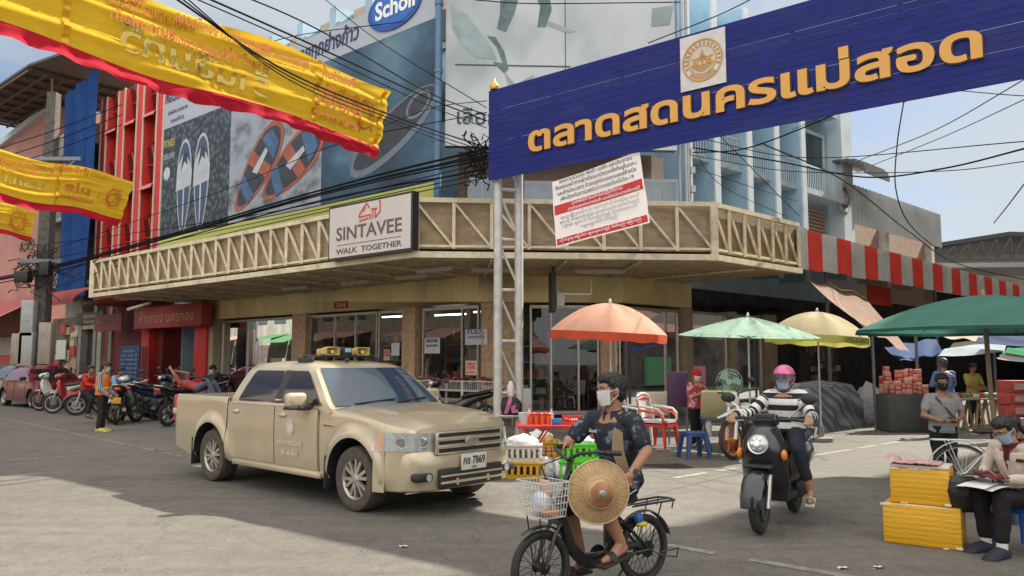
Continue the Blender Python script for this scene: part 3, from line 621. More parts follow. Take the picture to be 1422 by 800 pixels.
for i, px in enumerate((949, 962)):
 s0=KF.sx(px, BO+.3); m=MB(); p=KF.pt(s0, BO+.3, 0); m.tube([p+Z*5.0, p+Z*12.4], .045 if i else .03, n=10)
 if i:
  for k in range(5):m.box(p+Z*(5.6+k*.45)+KF.u*.09, (.1, .1, .16), 1)
 tag(m.build('sign_post', [mat('galvanised_steel', (.42, .43, .44), .45, .7, var=.2), mat('porcelain_white', (.6, .58, .55), .4)]), ['thin grey post at the right edge of the pale billboard', 'grey post with wire insulators right of the pale billboard'][i], 'post')
PT=mat('dark_repair_asphalt', (.068, .066, .064), .85, var=.35, scale=5, bump=.4, bscale=60, dirt=.4)
def patch(pts, seed):
 random.seed(seed); P=[gr(*p)for p in pts]; out=[]
 for a, b in zip(P, P[1:]+P[:1]):
  for k in range(7):out.append(a.lerp(b, k/7)+V((random.uniform(-.05, .05), random.uniform(-.05, .05), 0)))
 m=MB(); m.add([V((p.x, p.y, .004))for p in out], [tuple(range(len(out)))]); struct(m, 'road_patch', PT, base=1)
patch([(820, 604), (1000, 596), (1010, 604), (830, 613)], 2)
m=MB(); p=gr(905, 648); m.box((p.x, p.y, .006), (1.1, .45, .008), 0, None, R(8))
for k in range(9):m.box((p.x-.45+k*.11, p.y-.06+k*.016, .013), (.05, .36, .006), 1, None, R(8))
tag(m.build('drain_cover', [mat('rusty_iron', (.06, .045, .035), .8, .4, var=.4), mat('black_slot', (.015, .014, .013), .9)]), 'rusty iron drain cover in the road before the blue stool', 'drain cover')
m=MB(); random.seed(77)
for k in range(420):
 px_=random.uniform(-20, 1440); py_=560+250*random.random()**.8; p=gr(px_, py_); r_=random.uniform(.006, .020); a=random.uniform(0, 6.3); d1=V((math.cos(a), math.sin(a), 0))*r_; d2=V((-math.sin(a), math.cos(a), .2))*r_*random.uniform(.4, .9)
 m.add([p+Z*.006-d1-d2*.5, p+Z*.006+d1, p+Z*.006+d2], [(0, 1, 2)], random.randrange(3))
tag(m.build('grit', [mat('grit_pale', (.34, .32, .28), .9), mat('grit_dark', (.04, .036, .03), .9), mat('grit_leaf', (.20, .13, .06), .9)], base=1), 'fine grit and leaf bits scattered over the road', 'grit', kind='stuff')
# -- red shophouse left of the corner shop
WO2=3.6
def H(px, py, off=WO2):return LF.hit(px, py, off)
RED=mat('red_painted_steel', (.62, .035, .03), .5, var=.12, scale=2, dirt=.2); REDD=mat('dark_red_wall', (.20, .025, .022), .7, var=.2, dirt=.3)
CRS=mat('cream_strip', (.62, .52, .40), .6); DWIN=mat('dark_red_window', (.08, .012, .015), .12, var=.2)
rs_=thing('red_shophouse', 'narrow red shophouse with cream strips and dark windows beside the billboard', 'building', LF.pt(-2, WO2+3, 0))
sa, sb_=LF.sx(145, WO2), LF.sx(226, WO2); zb_, zt_=5.0, 13.2
m=MB(); m.fbox(LF, sa, sb_, WO2, WO2+8, .12, zt_); m.build('wall', REDD, parent=rs_, world=True)
pxs=[158, 184, 207, 224]
nb=3; ss=[sa+(sb_-sa)*k/nb for k in range(nb+1)]
for k in range(nb+1):
 m=MB(); m.fbox(LF, ss[k]-.32, ss[k]+.32, WO2-.45, WO2-.002, 4.2, zt_); cl_=m.build('column', RED, parent=rs_, world=True, bevel=.02)
 for g_ in(-.3, .3):m=MB(); m.fbox(LF, ss[k]+g_-.04, ss[k]+g_+.04, WO2-.50, WO2-.452, 4.3, zt_); m.build('cream_strip', CRS, parent=cl_, world=True)
LOU=mat('red_louvre', (.46, .06, .05), .5, var=.1)
for fl in range(3):
 zf=4.6+fl*3.0
 for k in range(nb):
  a, b=ss[k]+.34, ss[k+1]-.34; m=MB()
  m.add([LF.pt(a, WO2-.05, zf+1.2), LF.pt(b, WO2-.05, zf+1.2), LF.pt(b, WO2-.30, zf+2.7), LF.pt(a, WO2-.30, zf+2.7), LF.pt(a, WO2-.004, zf+1.2), LF.pt(b, WO2-.004, zf+1.2), LF.pt(b, WO2-.004, zf+2.7), LF.pt(a, WO2-.004, zf+2.7)], [(0, 1, 2, 3), (0, 3, 7, 4), (1, 5, 6, 2), (3, 2, 6, 7), (0, 4, 5, 1)])
  wn_=m.build('window', DWIN, parent=rs_, world=True)
  m=MB(); c_=(a+b)/2; m.bar(LF.pt(c_, WO2-.06, zf+1.2), LF.pt(c_, WO2-.32, zf+2.7), .05); m.bar(LF.pt(a, WO2-.2, zf+1.95), LF.pt(b, WO2-.2, zf+1.95), .04); m.build('mullion', RED, parent=wn_, world=True)
  m=MB()
  for q in range(8):m.fbox(LF, a, b, WO2-.09, WO2-.004, zf+.02+q*.1, zf+.085+q*.1)
  m.build('louvre', LOU, parent=rs_, world=True)
  m=MB(); nn=12
  for q in range(nn):
   u0=a+(b-a)*q/nn
   for e in range(5):
    t0, t1=R(90*e/5), R(90*(e+1)/5); f_=lambda t:(WO2-.05-.55*math.sin(t), zf+.85+.32*math.cos(t))
    (o0, z0), (o1, z1)=f_(t0), f_(t1); m.add([LF.pt(u0, o0, z0), LF.pt(u0+(b-a)/nn, o0, z0), LF.pt(u0+(b-a)/nn, o1, z1), LF.pt(u0, o1, z1)], [(0, 1, 2, 3)], q%2)
  m.build('window_hood', [RED, mat('pale_pink_stripe', (.6, .4, .36), .5)], parent=rs_, world=True)
g0, g1=LF.sx(186, WO2-.3), LF.sx(288, WO2-.3)
m=MB(); m.fbox(LF, sb_+.002, fr0-.12, WO2+1.6, WO2+8, .12, 3.9)
m.build('shop_wall', REDD, parent=rs_, world=True)
for p0, p1 in((196, 206), (269, 286)):
 a, b=LF.sx(p0, WO2-.3), LF.sx(p1, WO2-.3); m=MB(); m.fbox(LF, a, b, WO2-.3, WO2+.2, .12, 3.4); m.build('pillar', RED, parent=rs_, world=True, bevel=.02)
wa, wb=LF.sx(243, WO2+1.55), LF.sx(281, WO2+1.55); m=MB(); m.fbox(LF, wa, wb, WO2+1.52, WO2+1.59, .9, 2.9, 0); m.fbox(LF, wa+.09, wb-.09, WO2+1.49, WO2+1.515, 1.0, 2.8, 1)
sw=m.build('shop_window', [mat('brass_frame', (.35, .25, .10), .4, .5), mat('black_glass', (.015, .012, .012), .08)], parent=rs_, world=True)
m=MB(); cx=(wa+wb)/2
for k, s_ in enumerate(('ร้านทองนครทอง', 'รับซื้อ แลกเปลี่ยน', 'ทองรูปพรรณ')):m.text(s_, LF.pt(cx, WO2+1.485, 2.48-k*.27), LF.u, Z, .24, 0, bold=.01, width=(wb-wa)*.8)
m.build('gold_lettering', mat('gold_paint', (.62, .42, .10), .35, .3), parent=sw, world=True)
m=MB(); a, b=LF.sx(184, WO2-.8), LF.sx(278, WO2-.8); za, zc=H(230, 455, WO2-.8)[1], H(230, 424, WO2-.8)[1]
m.fbox(LF, a, b, WO2-.8, WO2-.4, za, zc); m.build('sign_board', mat('red_sign_board', (.36, .04, .035), .5, dirt=.3), parent=rs_, world=True, bevel=.03)
m=MB(); m.text('ห้างทอง นครทอง', LF.pt((a+b)/2, WO2-.805, za+.22), LF.u, Z, .5, 0, bold=.02, width=(b-a)*.8); m.build('sign_lettering', mat('sign_dull_gold', (.50, .22, .13), .4, .2), parent=rs_, world=True)
m=MB(); m.fbox(LF, a-3.4, b+.6, WO2-1.4, WO2+.0, zc+.25, zc+.4); m.build('ledge', mat('ledge_red', (.30, .05, .04), .7, dirt=.5), parent=rs_, world=True)
m=MB(); p0=LF.pt(LF.sx(175, WO2-1.5), WO2-1.5, 3.5); m.tube([p0, p0+LF.u*.8+Z*.25-LF.out*.5], .06, n=8); m.build('pipe_bracket', mat('grey_white_pipe', (.5, .5, .48), .5), parent=rs_, world=True)
# -- grey concrete shophouse
CONC=mat('weathered_concrete', (.24, .23, .20), .9, var=.35, scale=1.4, bump=.3, bscale=25, dirt=.8, stretch=(1, 1, .4))
gc=thing('concrete_shophouse', 'weathered grey concrete shophouse with balconies between blue tarp and red shophouse', 'building', LF.pt(sa-2, WO2+3, 0))
ga=LF.sx(76, WO2); m=MB(); m.fbox(LF, ga, sa-.34, WO2+.4, WO2+8, .12, 11.4); m.build('wall', CONC, parent=gc, world=True)
gb=LF.sx(113, WO2)
for fl in range(3):
 zf=4.9+fl*3.15
 m=MB(); m.fbox(LF, ga, sa-.36, WO2-.75, WO2+.398, zf, zf+(.2 if fl<2 else .9)); m.build('balcony_slab', CONC, parent=gc, world=True, bevel=.03)
 if fl<2:
  m=MB()
  for k in range(30):s0=ga+.1+(sa-.5-ga)*k/30; m.bar(LF.pt(s0, WO2-.7, zf+.2), LF.pt(s0, WO2-.7, zf+1.1), .03)
  m.bar(LF.pt(ga, WO2-.7, zf+1.12), LF.pt(sa-.4, WO2-.7, zf+1.12), .05)
  m.build('railing', mat('faded_grey_rail', (.36, .36, .35), .6, dirt=.5), parent=gc, world=True)
  m=MB(); m.fbox(LF, gb+.3, gb+1.5, WO2+.36, WO2+.396, zf+.3, zf+2.3, 0); m.build('door', mat('grey_door', (.15, .14, .13), .7, dirt=.6), parent=gc, world=True)
for k in range(3):m=MB(); m.fbox(LF, gb-.15+k*1.6, gb+.15+k*1.6, WO2-.1, WO2+.396, .12, 11.4); m.build('column', CONC, parent=gc, world=True)
m=MB(); a, b=LF.sx(150, WO2), LF.sx(197, WO2); n=46
for k in range(n):
 s0=a+(b-a)*k/n; m.fbox(LF, s0, s0+(b-a)/n*.55, WO2+.20+.05*(k%2), WO2+.26+.05*(k%2), .14, 3.0)
m.build('folding_shutter', mat('grey_green_shutter', (.13, .15, .14), .5, .4, var=.2, dirt=.4), parent=gc, world=True)
m=MB(); a, b=LF.sx(107, WO2), LF.sx(136, WO2); m.fbox(LF, a, b, WO2+.2, WO2+.39, .14, 2.75); m.build('doorway', DARK, parent=gc, world=True)
m=MB(); m.fbox(LF, a-.28, a-.01, WO2-.05, WO2+.4, .12, 3.0); m.fbox(LF, b+.01, b+.4, WO2-.05, WO2+.4, .12, 3.0); m.fbox(LF, a-.28, b+.4, WO2-.06, WO2+.39, 3.003, 3.2); m.build('door_surround', mat('beige_render', (.36, .33, .27), .8, var=.25, dirt=.7), parent=gc, world=True)
t=thing('doorway_sign', 'small gold lettered black sign over the dark doorway', 'sign', LF.pt((a+b)/2, WO2-.1, 3.2)); m=MB(); m.fbox(LF, a+.1, b+.7, WO2-.13, WO2-.08, 3.22, 3.75); m.build('board', mat('black_board', (.03, .025, .02), .5), parent=t, world=True)
m=MB(); m.text('เสริมสวย', LF.pt((a+b)/2+.4, WO2-.135, 3.5), LF.u, Z, .22, width=1.3); m.text('ช่างแดง', LF.pt((a+b)/2+.4, WO2-.135, 3.26), LF.u, Z, .2, width=1.1); m.build('lettering', mat('gold_paint', (.62, .42, .10), .35, .3), parent=t, world=True)
a, b=LF.sx(130, WO2-.9), LF.sx(167, WO2-.9); za, zc=H(148, 460, WO2-.9)[1], H(148, 437, WO2-.9)[1]
t=thing('hanging_sign', 'small dark red hanging sign with pale lettering beside the red shop', 'sign', LF.pt((a+b)/2, WO2-.9, za)); m=MB(); m.fbox(LF, a, b, WO2-.9, WO2-.84, za, zc); m.build('board', mat('sign_maroon', (.24, .02, .025), .5), parent=t, world=True)
m=MB(); m.text('รับซื้อทอง ขายฝาก', LF.pt((a+b)/2, WO2-.905, (za+zc)/2+.02), LF.u, Z, .22, width=(b-a)*.8); m.text('นครแม่สอด', LF.pt((a+b)/2, WO2-.905, za+.08), LF.u, Z, .18, width=(b-a)*.7); m.build('lettering', mat('sign_pinkish', (.55, .30, .26), .5), parent=t, world=True)
m=MB();
for x in(a+.2, b-.2):m.bar(LF.pt(x, WO2-.87, zc), LF.pt(x, WO2-.87, zc+.6), .025)
m.build('hanger', mat('steel_grey', (.2, .22, .24), .6, .5), parent=t, world=True)
a, b=LF.sx(166, 2.2), LF.sx(194, 2.2); t=thing('notice_board', 'blue standing notice board with rows of white lettering among the motorbikes', 'notice board', LF.pt((a+b)/2, 2.2, .12))
m=MB(); m.fbox(LF, a, b, 2.2, 2.25, .35, 2.15); m.build('board', mat('board_blue', (.02, .05, .15), .5, var=.15), parent=t, world=True)
m=MB(); cx=(a+b)/2
for k, s_ in enumerate(('อัตราค่าโดยสาร', 'ตลาด - ขนส่ง  20', 'ตลาด - โรงพยาบาล  30', 'ตลาด - สะพาน  60', 'ตลาด - ท่าอากาศ  50', 'ตลาด - วัดไทย  40', 'ตลาด - ริมเมย  60', 'ตลาด - ศาล  30', 'ตลาด - โรงเรียน  20')):m.text(s_, LF.pt(cx, 2.195, 1.9-k*.16), LF.u, Z, .13, width=(b-a)*(.6 if k==0 else .8))
m.build('lettering', mat('faded_white_letter', (.35, .42, .52), .6), parent=t, world=True)
m=MB()
for x in(a+.05, b-.05):m.bar(LF.pt(x, 2.23, .12), LF.pt(x, 2.23, .36), .05)
m.build('leg', mat('steel_grey', (.2, .22, .24), .6, .5), parent=t, world=True)
t=thing('folding_partition', 'dark red lattice partition between the blue notice board and red shop', 'partition', LF.pt(b+.5, 2.3, .12)); m=MB(); c_=LF.sx(206, 2.25);
for k in range(4):s0=b+.06+(c_-b-.1)*k/3; m.bar(LF.pt(s0, 2.3, .12), LF.pt(s0, 2.3, 2.1), .06)
for zz in(.5, 1.2, 2.08):m.bar(LF.pt(b+.06, 2.3, zz), LF.pt(c_, 2.3, zz), .05)
m.fbox(LF, b+.09, c_-.05, 2.32, 2.34, 1.23, 2.05, 1); m.build('panel', [REDD, mat('brown_panel', (.16, .06, .04), .6)], parent=t, world=True)
TARP=clothlit('blue_tarpaulin', (.022, .075, .26), .25, .25, 1.2, .3, 4)
a, b=LF.sx(74, WO2-.9), LF.sx(119, WO2-.9); zt_=H(100, 130, WO2-.9)[1]
def fn(u, v):
 s0=a+(b-a)*u; z=4.4+(zt_-4.4+.5*u)*v; return LF.pt(s0+.05*math.sin(v*9+u*4), WO2-.95+.10*math.sin(u*17+v*3)+.05*math.sin(u*31+5*v), z)
m=MB(); m.grid(fn, 40, 30); tag(m.build('blue_tarp', TARP), 'tall blue tarpaulin hanging down the front of the grey shophouse', 'tarpaulin')
AWR=mat('red_corrugated_awning', (.36, .05, .05), .6, var=.15, scale=3, dirt=.4)
a, b=LF.sx(52, .6), LF.sx(129, 1.2)
def fn(u, v):
 s0=a+(b-a)*u; t_=R(95)*v; return LF.pt(s0, WO2-1.2-2.0*math.sin(t_), 3.75+.75*math.cos(t_)+.03*math.sin(u*180))
m=MB(); m.grid(fn, 240, 8); tag(m.build('curved_awning', AWR), 'curved red corrugated awning over the small shops on the left', 'awning')
wr=thing('wooden_house', 'old dark wooden upper house with a steep gable roof above the blue tarp', 'building', LF.pt(ga-2, WO2+5, 0))
WOOD=mat('old_dark_wood', (.11, .075, .055), .85, var=.5, scale=3, stretch=(6, 6, .6), bump=.4)
q=lambda x, y, o:LF.pt(*(lambda h:(h[0], o, h[1]))(LF.hit(x, y, o)))
wa_, wb_=LF.sx(62, WO2+.2), LF.sx(118, WO2+.2); m=MB()
for k in range(26):
 s0=wa_+(wb_-wa_)*k/26; m.fbox(LF, s0, s0+(wb_-wa_)/26*.9, WO2-.15+.02*(k%2), WO2-.1+.02*(k%2), 8.2, 12.3+random.uniform(-.1, .2)+k*.02)
m.fbox(LF, wa_+.05, wb_-.05, WO2+.1, WO2+6, 4.5, 12.2); m.build('plank_wall', WOOD, parent=wr, world=True)
m=MB(); e0, e1, e2=q(-60, 158, 1.6), q(40, 92, 1.6), q(130, 60, 1.6); bk=-LF.out*5
for p, r_ in((e0, e1), (e1, e2)):
 m.add([p, r_, r_+bk, p+bk, p+Z*.12, r_+Z*.12, r_+bk+Z*.12, p+bk+Z*.12], [(0, 3, 2, 1), (4, 5, 6, 7), (0, 1, 5, 4), (1, 2, 6, 5), (2, 3, 7, 6), (3, 0, 4, 7)])
m.build('roof', mat('rusty_roof_sheet', (.11, .10, .095), .7, .2, var=.4, scale=4, dirt=.6), parent=wr, world=True)
m=MB()
for k in range(9):p=e0.lerp(e1, k/8); m.bar(p+bk*.02-Z*.08, p+bk-Z*.08, .07, .12)
for k in range(6):m.bar(e0+bk*k/6-Z*.2, e1+bk*k/6-Z*.2, .06, .12)
m.bar(q(73, 110, 2.0), q(73, 300, 2.0), .09, .09); m.build('rafter', WOOD, parent=wr, world=True)
pk=thing('pink_building', 'salmon pink building with pale roof edge at the far left', 'building', LF.pt(-30, 5, 0))
PINK=mat('salmon_plaster', (.48, .23, .19), .8, var=.12, scale=.7, dirt=.4)
p1, p0=LF.sx(60, 4.5), LF.sx(-140, 4.5); ztp=LF.hit(60, 155, 4.5)[1]
PF=Frame(LF.pt(p0, 4.5, 0), LF.pt(p1, 4.5, 0))
m=MB(); n_=PF.len; zz0=LF.hit(0, 202, 4.5)[1]
m.add([PF.pt(-6, 0, 0), PF.pt(n_, 0, 0), PF.pt(n_, 0, ztp), PF.pt(-6, 0, zz0-2.6), PF.pt(-6, 8, 0), PF.pt(n_, 8, 0), PF.pt(n_, 8, ztp), PF.pt(-6, 8, zz0-2.6)], [(0, 1, 2, 3), (1, 5, 6, 2), (2, 6, 7, 3), (5, 4, 7, 6), (4, 0, 3, 7)]); m.build('wall', PINK, parent=pk, world=True)
m=MB(); m.bar(PF.pt(-6, -.15, zz0-2.6), PF.pt(n_+.1, -.15, ztp), .3, .35); m.build('roof_edge', mat('pale_blue_trim', (.5, .58, .62), .6), parent=pk, world=True)
m=MB(); zl_=LF.hit(20, 345, 4.4)[1]; m.text('ศรชัย', PF.pt(n_-3.2, -.003, zl_-.2), PF.u, Z, .8, 0, bold=.03, width=2.2, ext=.05); m.build('wall_lettering', mat('gold_letter', (.35, .2, .08), .4, .4), parent=pk, world=True)
m=MB(); z1_=LF.hit(30, 372, 2.5)[1]
m.add([PF.pt(-6, -2.6, 3.5), PF.pt(n_, -2.6, 3.5), PF.pt(n_, -.05, 5.0), PF.pt(-6, -.05, 5.0)], [(0, 1, 2, 3)], 0)
for k in range(60):s0=-6+(n_+6)*k/60; m.fbox(PF, s0, s0+.15, -2.62, -2.58, 3.0, 3.52, 1)
m.build('street_awning', [mat('red_sheet_roof', (.42, .09, .08), .6, dirt=.3), mat('dark_green_valance', (.10, .13, .12), .7)], parent=pk, world=True)
m=MB(); m.fbox(PF, -6, n_-.1, -.3, -.01, 1.9, 2.9, 0); m.fbox(PF, -6, n_-.1, -.32, -.303, 1.45, 1.88, 1); m.fbox(PF, -6, n_-.1, -.3, -.01, .2, 1.44, 2)
for k in range(24):m.fbox(PF, -6+k*.8, -5.7+k*.8, -.34, -.305, 1.95, 2.75, 3+k%2)
m.build('shop_front', [mat('pale_stock', (.5, .47, .42), .7, var=.3, scale=5), mat('bright_red_band', (.6, .05, .04), .5), mat('dim_shelf', (.3, .27, .24), .7, var=.4), mat('cream_pack', (.62, .55, .42), .6), mat('tan_pack', (.45, .22, .10), .6)], parent=pk, world=True)
t=thing('small_shop', 'cluttered small shop front with pale noticeboards under the curved red awning', 'shop', LF.pt(LF.sx(85, 3.3), 3.4, .12))
a, b=LF.sx(62, 3.3), LF.sx(102, 3.3); m=MB(); m.fbox(LF, a, b, 3.6, 3.9, .12, 3.6); m.build('back_wall', mat('shop_dim_brown', (.14, .09, .07), .8, var=.5, scale=2), parent=t, world=True)
m=MB();
for k in range(26):
 s0=random.uniform(a, b-.8); z0=random.uniform(.3, 3.0); m.fbox(LF, s0, s0+random.uniform(.3, .8), 3.45+k*.004, 3.5+k*.004, z0, z0+random.uniform(.2, .6), random.randrange(4))
m_ws=m.build('wall_stock', [BOXC[0], BOXC[5], mat('stock_pale', (.46, .44, .40), .7), mat('stock_olive', (.3, .32, .12), .7)], parent=t, world=True); m_ws['kind']='stuff'
m=MB(); s0, z0=LF.hit(82, 490, 3.3); m.fbox(LF, s0-.55, s0+.55, 3.36, 3.4, 1.65, 2.55); m.build('pale_board', mat('pale_green_board', (.56, .60, .50), .6), parent=t, world=True)
pl=thing('utility_pole', 'dark concrete utility pole with meter boxes and cable clutter on the left', 'utility pole', (at(55, 500, 29).x, 29, 0))
bx, by=pl.location.x, 29; m=MB(); m.loft([[V((bx+x*w0, by+y*w0, z))for x, y in((-1, -1), (1, -1), (1, 1), (-1, 1))]for w0, z in((.24, 0), (.17, 11.6))]); m.build('post', mat('dark_concrete_post', (.10, .09, .08), .9, var=.4, bump=.3, bscale=20), parent=pl, world=True)
m=MB(); m.box((bx, by-.3, 9.0), (2.6, .12, .14)); m.box((bx, by-.3, 5.2), (1.6, .12, .14)); m.bar((bx-1.1, by-.3, 8.95), (bx, by-.2, 8.0), .06); m.bar((bx+1.1, by-.3, 8.95), (bx, by-.2, 8.0), .06); m.build('cross_arm', mat('steel_grey', (.2, .22, .24), .6, .5), parent=pl, world=True)
for px_, pz, sx2, sz2, mm in((40, 3.1, .45, 1.3, 'grey_meter_box'), (40, 2.0, .5, 1.2, 'grey_meter_box'), (66, 2.2, .45, 1.5, 'beige_meter_box'), (28, 2.0, .4, 1.1, 'beige_meter_box')):
 xx=at(px_, 450, 28.6).x; m=MB(); m.rbox((xx, 28.6, pz), (sx2, .3, sz2), .02); m.build('meter_box', mat(mm, (.38, .40, .42)if 'grey' in mm else(.34, .30, .25), .5, var=.1, dirt=.4), parent=pl, world=True)
m=MB()
for k in range(40):
 p=V((bx+random.uniform(-.7, .7), by-.35+random.uniform(-.1, .1), random.uniform(4.2, 5.7))); pts=[p]
 for j in range(4):pts.append(pts[-1]+V((random.uniform(-.4, .4), random.uniform(-.05, .05), random.uniform(-.35, .3))))
 m.tube(pts, .022, n=5)
m.rbox((bx-.5, by-.45, 4.6), (.5, .3, .4)); m.rbox((bx+.3, by-.45, 4.9), (.35, .25, .5)); m.build('cable_tangle', mat('black_rubber', (.018, .018, .02), .5), parent=pl, world=True)
# -- market side of the right hand street
AR=mat('awning_red_sheet', (.66, .06, .04), .5, var=.12, scale=2, dirt=.25); AG=mat('awning_grey_sheet', (.56, .56, .53), .5, .2, var=.15, scale=2, dirt=.35)
ma=thing('market_awning', 'long red and grey striped corrugated awning along the right hand street', 'awning', RF.pt(12, 0, 3.9))
def corr(F, s0, s1, off, z0, z1, mb, mi, per=.16, amp=.03):
 n=max(4, int((s1-s0)/per*4)); vs=[]; fs=[]
 for i in range(n+1):
  s_=s0+(s1-s0)*i/n; o=off+amp*(1, .2, -1, -.2)[i%4]; vs+=[F.pt(s_, o, z0), F.pt(s_, o, z1)]
 for i in range(n):fs.append((2*i, 2*i+2, 2*i+3, 2*i+1))
 mb.add(vs, fs, mi)
s0=RF.len+.02; k=0
corr(RF, s0, s0+.42, 0, 3.86, 4.92, m:=MB(), 0); m.build('valance_sheet', AG, parent=ma, world=True); s0+=.42
while s0<36:
 m=MB(); corr(RF, s0, s0+.86, 0, 3.86+.02*(k%3), 4.93-.012*s0, m, 0); m.build('valance_sheet', AR if k%2==0 else AG, parent=ma, world=True); s0+=.87; k+=1
s0=RF.len+3.4; k=0
while s0<12:
 m=MB(); corr(RF, s0, s0+.95, 1.0, 3.35, 3.95, m, 0); m.build('inner_valance', AG if s0<9.5 else AR, parent=ma, world=True); s0+=.96
m=MB(); a=RF.len; m.add([RF.pt(a, .04, 4.85), RF.pt(38, .04, 4.5), RF.pt(38, 4.2, 4.9), RF.pt(a, 4.0, 5.15)], [(0, 1, 2, 3)]); m.build('roof_sheet', mat('dark_roof_underside', (.16, .14, .12), .8, dirt=.4), parent=ma, world=True)
m=MB()
for i in range(9):m.bar(RF.pt(a+i*3.4, .05, 4.75), RF.pt(a+i*3.4, 4.0, 4.95), .08, .12)
m.build('roof_frame', mat('steel_grey', (.2, .22, .24), .6, .5), parent=ma, world=True)
for s0 in(6.0, 14, 20, 27):
 m=MB(); m.bar(RF.pt(s0, .35, .12), RF.pt(s0, .35, 4.7), .08); m.build('post', mat('steel_grey', (.2, .22, .24), .6, .5), parent=ma, world=True)
mw=thing('market_hall', 'dark market hall behind the stalls under the striped awning', 'building', RF.pt(20, 5, 0))
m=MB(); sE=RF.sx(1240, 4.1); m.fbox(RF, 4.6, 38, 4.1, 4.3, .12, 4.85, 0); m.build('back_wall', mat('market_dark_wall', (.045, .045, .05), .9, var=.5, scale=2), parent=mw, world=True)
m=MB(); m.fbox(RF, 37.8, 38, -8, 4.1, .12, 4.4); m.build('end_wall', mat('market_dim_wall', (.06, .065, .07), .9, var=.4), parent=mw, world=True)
a, b=RF.sx(1188, 3.3), RF.sx(1226, 3.3); m=MB(); m.fbox(RF, a-3.0, a-.1, 3.95, 4.09, .3, 3.0, 0)
for k in range(40):
 x=random.uniform(a-2.9, a-.5); z0=random.uniform(.6, 2.7); m.fbox(RF, x, x+random.uniform(.12, .45), 3.90-k*.002, 3.94-k*.002, z0, z0+random.uniform(.12, .4), random.randrange(1, 6))
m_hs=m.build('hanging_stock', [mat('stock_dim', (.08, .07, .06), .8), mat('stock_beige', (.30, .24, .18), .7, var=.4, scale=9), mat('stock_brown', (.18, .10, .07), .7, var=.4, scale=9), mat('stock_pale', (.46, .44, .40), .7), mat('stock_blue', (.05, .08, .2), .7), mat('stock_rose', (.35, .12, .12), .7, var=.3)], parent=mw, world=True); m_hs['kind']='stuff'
gh=thing('parapet_house', 'peach house with a grey corrugated parapet beyond the pale blue building', 'building', RF.pt(22, 6, 0))
a, b=RF.sx(1193, 3.4), RF.sx(1315, 3.4); z1=RF.hit(1250, 279, 3.4)[1]; z0=RF.hit(1250, 328, 3.4)[1]
m=MB(); corr(RF, a, b, 3.4, z0, z1, m, 0, .34, .06); m.build('corrugated_parapet', mat('grey_corrugated', (.62, .64, .66), .55, .3, var=.15, scale=1), parent=gh, world=True)
m=MB(); m.fbox(RF, a+.2, b-.6, 3.9, 10, 4.0, z1-.3); m.build('wall', mat('peach_plaster', (.58, .44, .36), .8, dirt=.3), parent=gh, world=True)
for s_ in(a+3.4, b-.75):m=MB(); m.fbox(RF, s_, s_+.35, 3.6, 3.89, 4.2, z0+.3); m.build('white_post', mat('white_plaster', (.66, .64, .60), .8), parent=gh, world=True)
for k in range(2):
 m=MB(); m.fbox(RF, a+.6+k*3.3, a+3.2+k*3.3, 3.84, 3.895, 4.6, 6.0); m.build('grey_window', mat('grey_shutter_window', (.30, .33, .36), .5), parent=gh, world=True)
m=MB(); p=RF.pt(RF.sx(1196, 3), 3, RF.hit(1196, 232, 3)[1])
for e in range(6):t0=R(90*e/6); t1=R(90*(e+1)/6); m.fbox(RF, RF.sx(1188, 3), RF.sx(1188, 3)+2.2, 3.6-1.2*math.sin(t1), 3.6-1.2*math.sin(t0), p.z-.5+.6*math.cos(t1), p.z-.45+.6*math.cos(t0)+.02)
m.build('balcony_hood', mat('dark_grey_hood', (.12, .12, .13), .6), parent=gh, world=True)
sh=thing('market_shed', 'large open shed with a dark trussed roof and cream wall at the far right', 'building', (36, 52, 0))
Y_=50; zr=at(1400, 327, Y_).z; x0, x1=at(1288, 350, Y_).x, at(1475, 350, Y_).x; ze=at(1288, 345, Y_).z
m=MB(); xs=(x0+x1)/2+1; m.add([V((x0, Y_, ze)), V((xs, Y_, zr)), V((x1+6, Y_, ze+.6)), V((x0, Y_+14, ze)), V((xs, Y_+14, zr)), V((x1+6, Y_+14, ze+.6)), V((x0, Y_, ze+.25)), V((xs, Y_, zr+.25)), V((x1+6, Y_, ze+.85)), V((x0, Y_+14, ze+.25)), V((xs, Y_+14, zr+.25)), V((x1+6, Y_+14, ze+.85))], [(0, 3, 4, 1), (1, 4, 5, 2), (6, 7, 10, 9), (7, 8, 11, 10), (0, 1, 7, 6), (1, 2, 8, 7), (0, 6, 9, 3)]); m.build('roof', mat('shed_dark_roof', (.05, .05, .05), .7, dirt=.3), parent=sh, world=True)
m=MB(); zc=at(1400, 338, Y_).z
for k in range(14):
 xa, xb=x0+(x1+4-x0)*k/14, x0+(x1+4-x0)*(k+1)/14; zz=min(zr, ze+(zr-ze)*(xb-x0)/(xs-x0))-.1; m.bar((xa, Y_+.1, zc-1), (xb, Y_+.1, zz), .1); m.bar((xb, Y_+.1, zz), (xb, Y_+.1, zc-1), .08)
m.bar((x0, Y_+.1, zc-1), (x1+4, Y_+.1, zc-1), .15); m.build('truss', mat('dark_truss_steel', (.07, .07, .07), .7), parent=sh, world=True)
m=MB(); m.box(((x0+x1)/2+3, Y_+3, zc/2-.6), (x1-x0+7, 1, zc+.4)); m.build('wall', mat('cream_shed_wall', (.46, .44, .36), .8, dirt=.3), parent=sh, world=True)
m=MB(); m.bar((x0-3, Y_-4, at(1300, 376, 46).z), (x1+3, Y_-4, at(1300, 372, 46).z), 5, .25); m.build('lower_roof', mat('pale_sheet_roof', (.45, .47, .48), .6, dirt=.3), parent=sh, world=True)
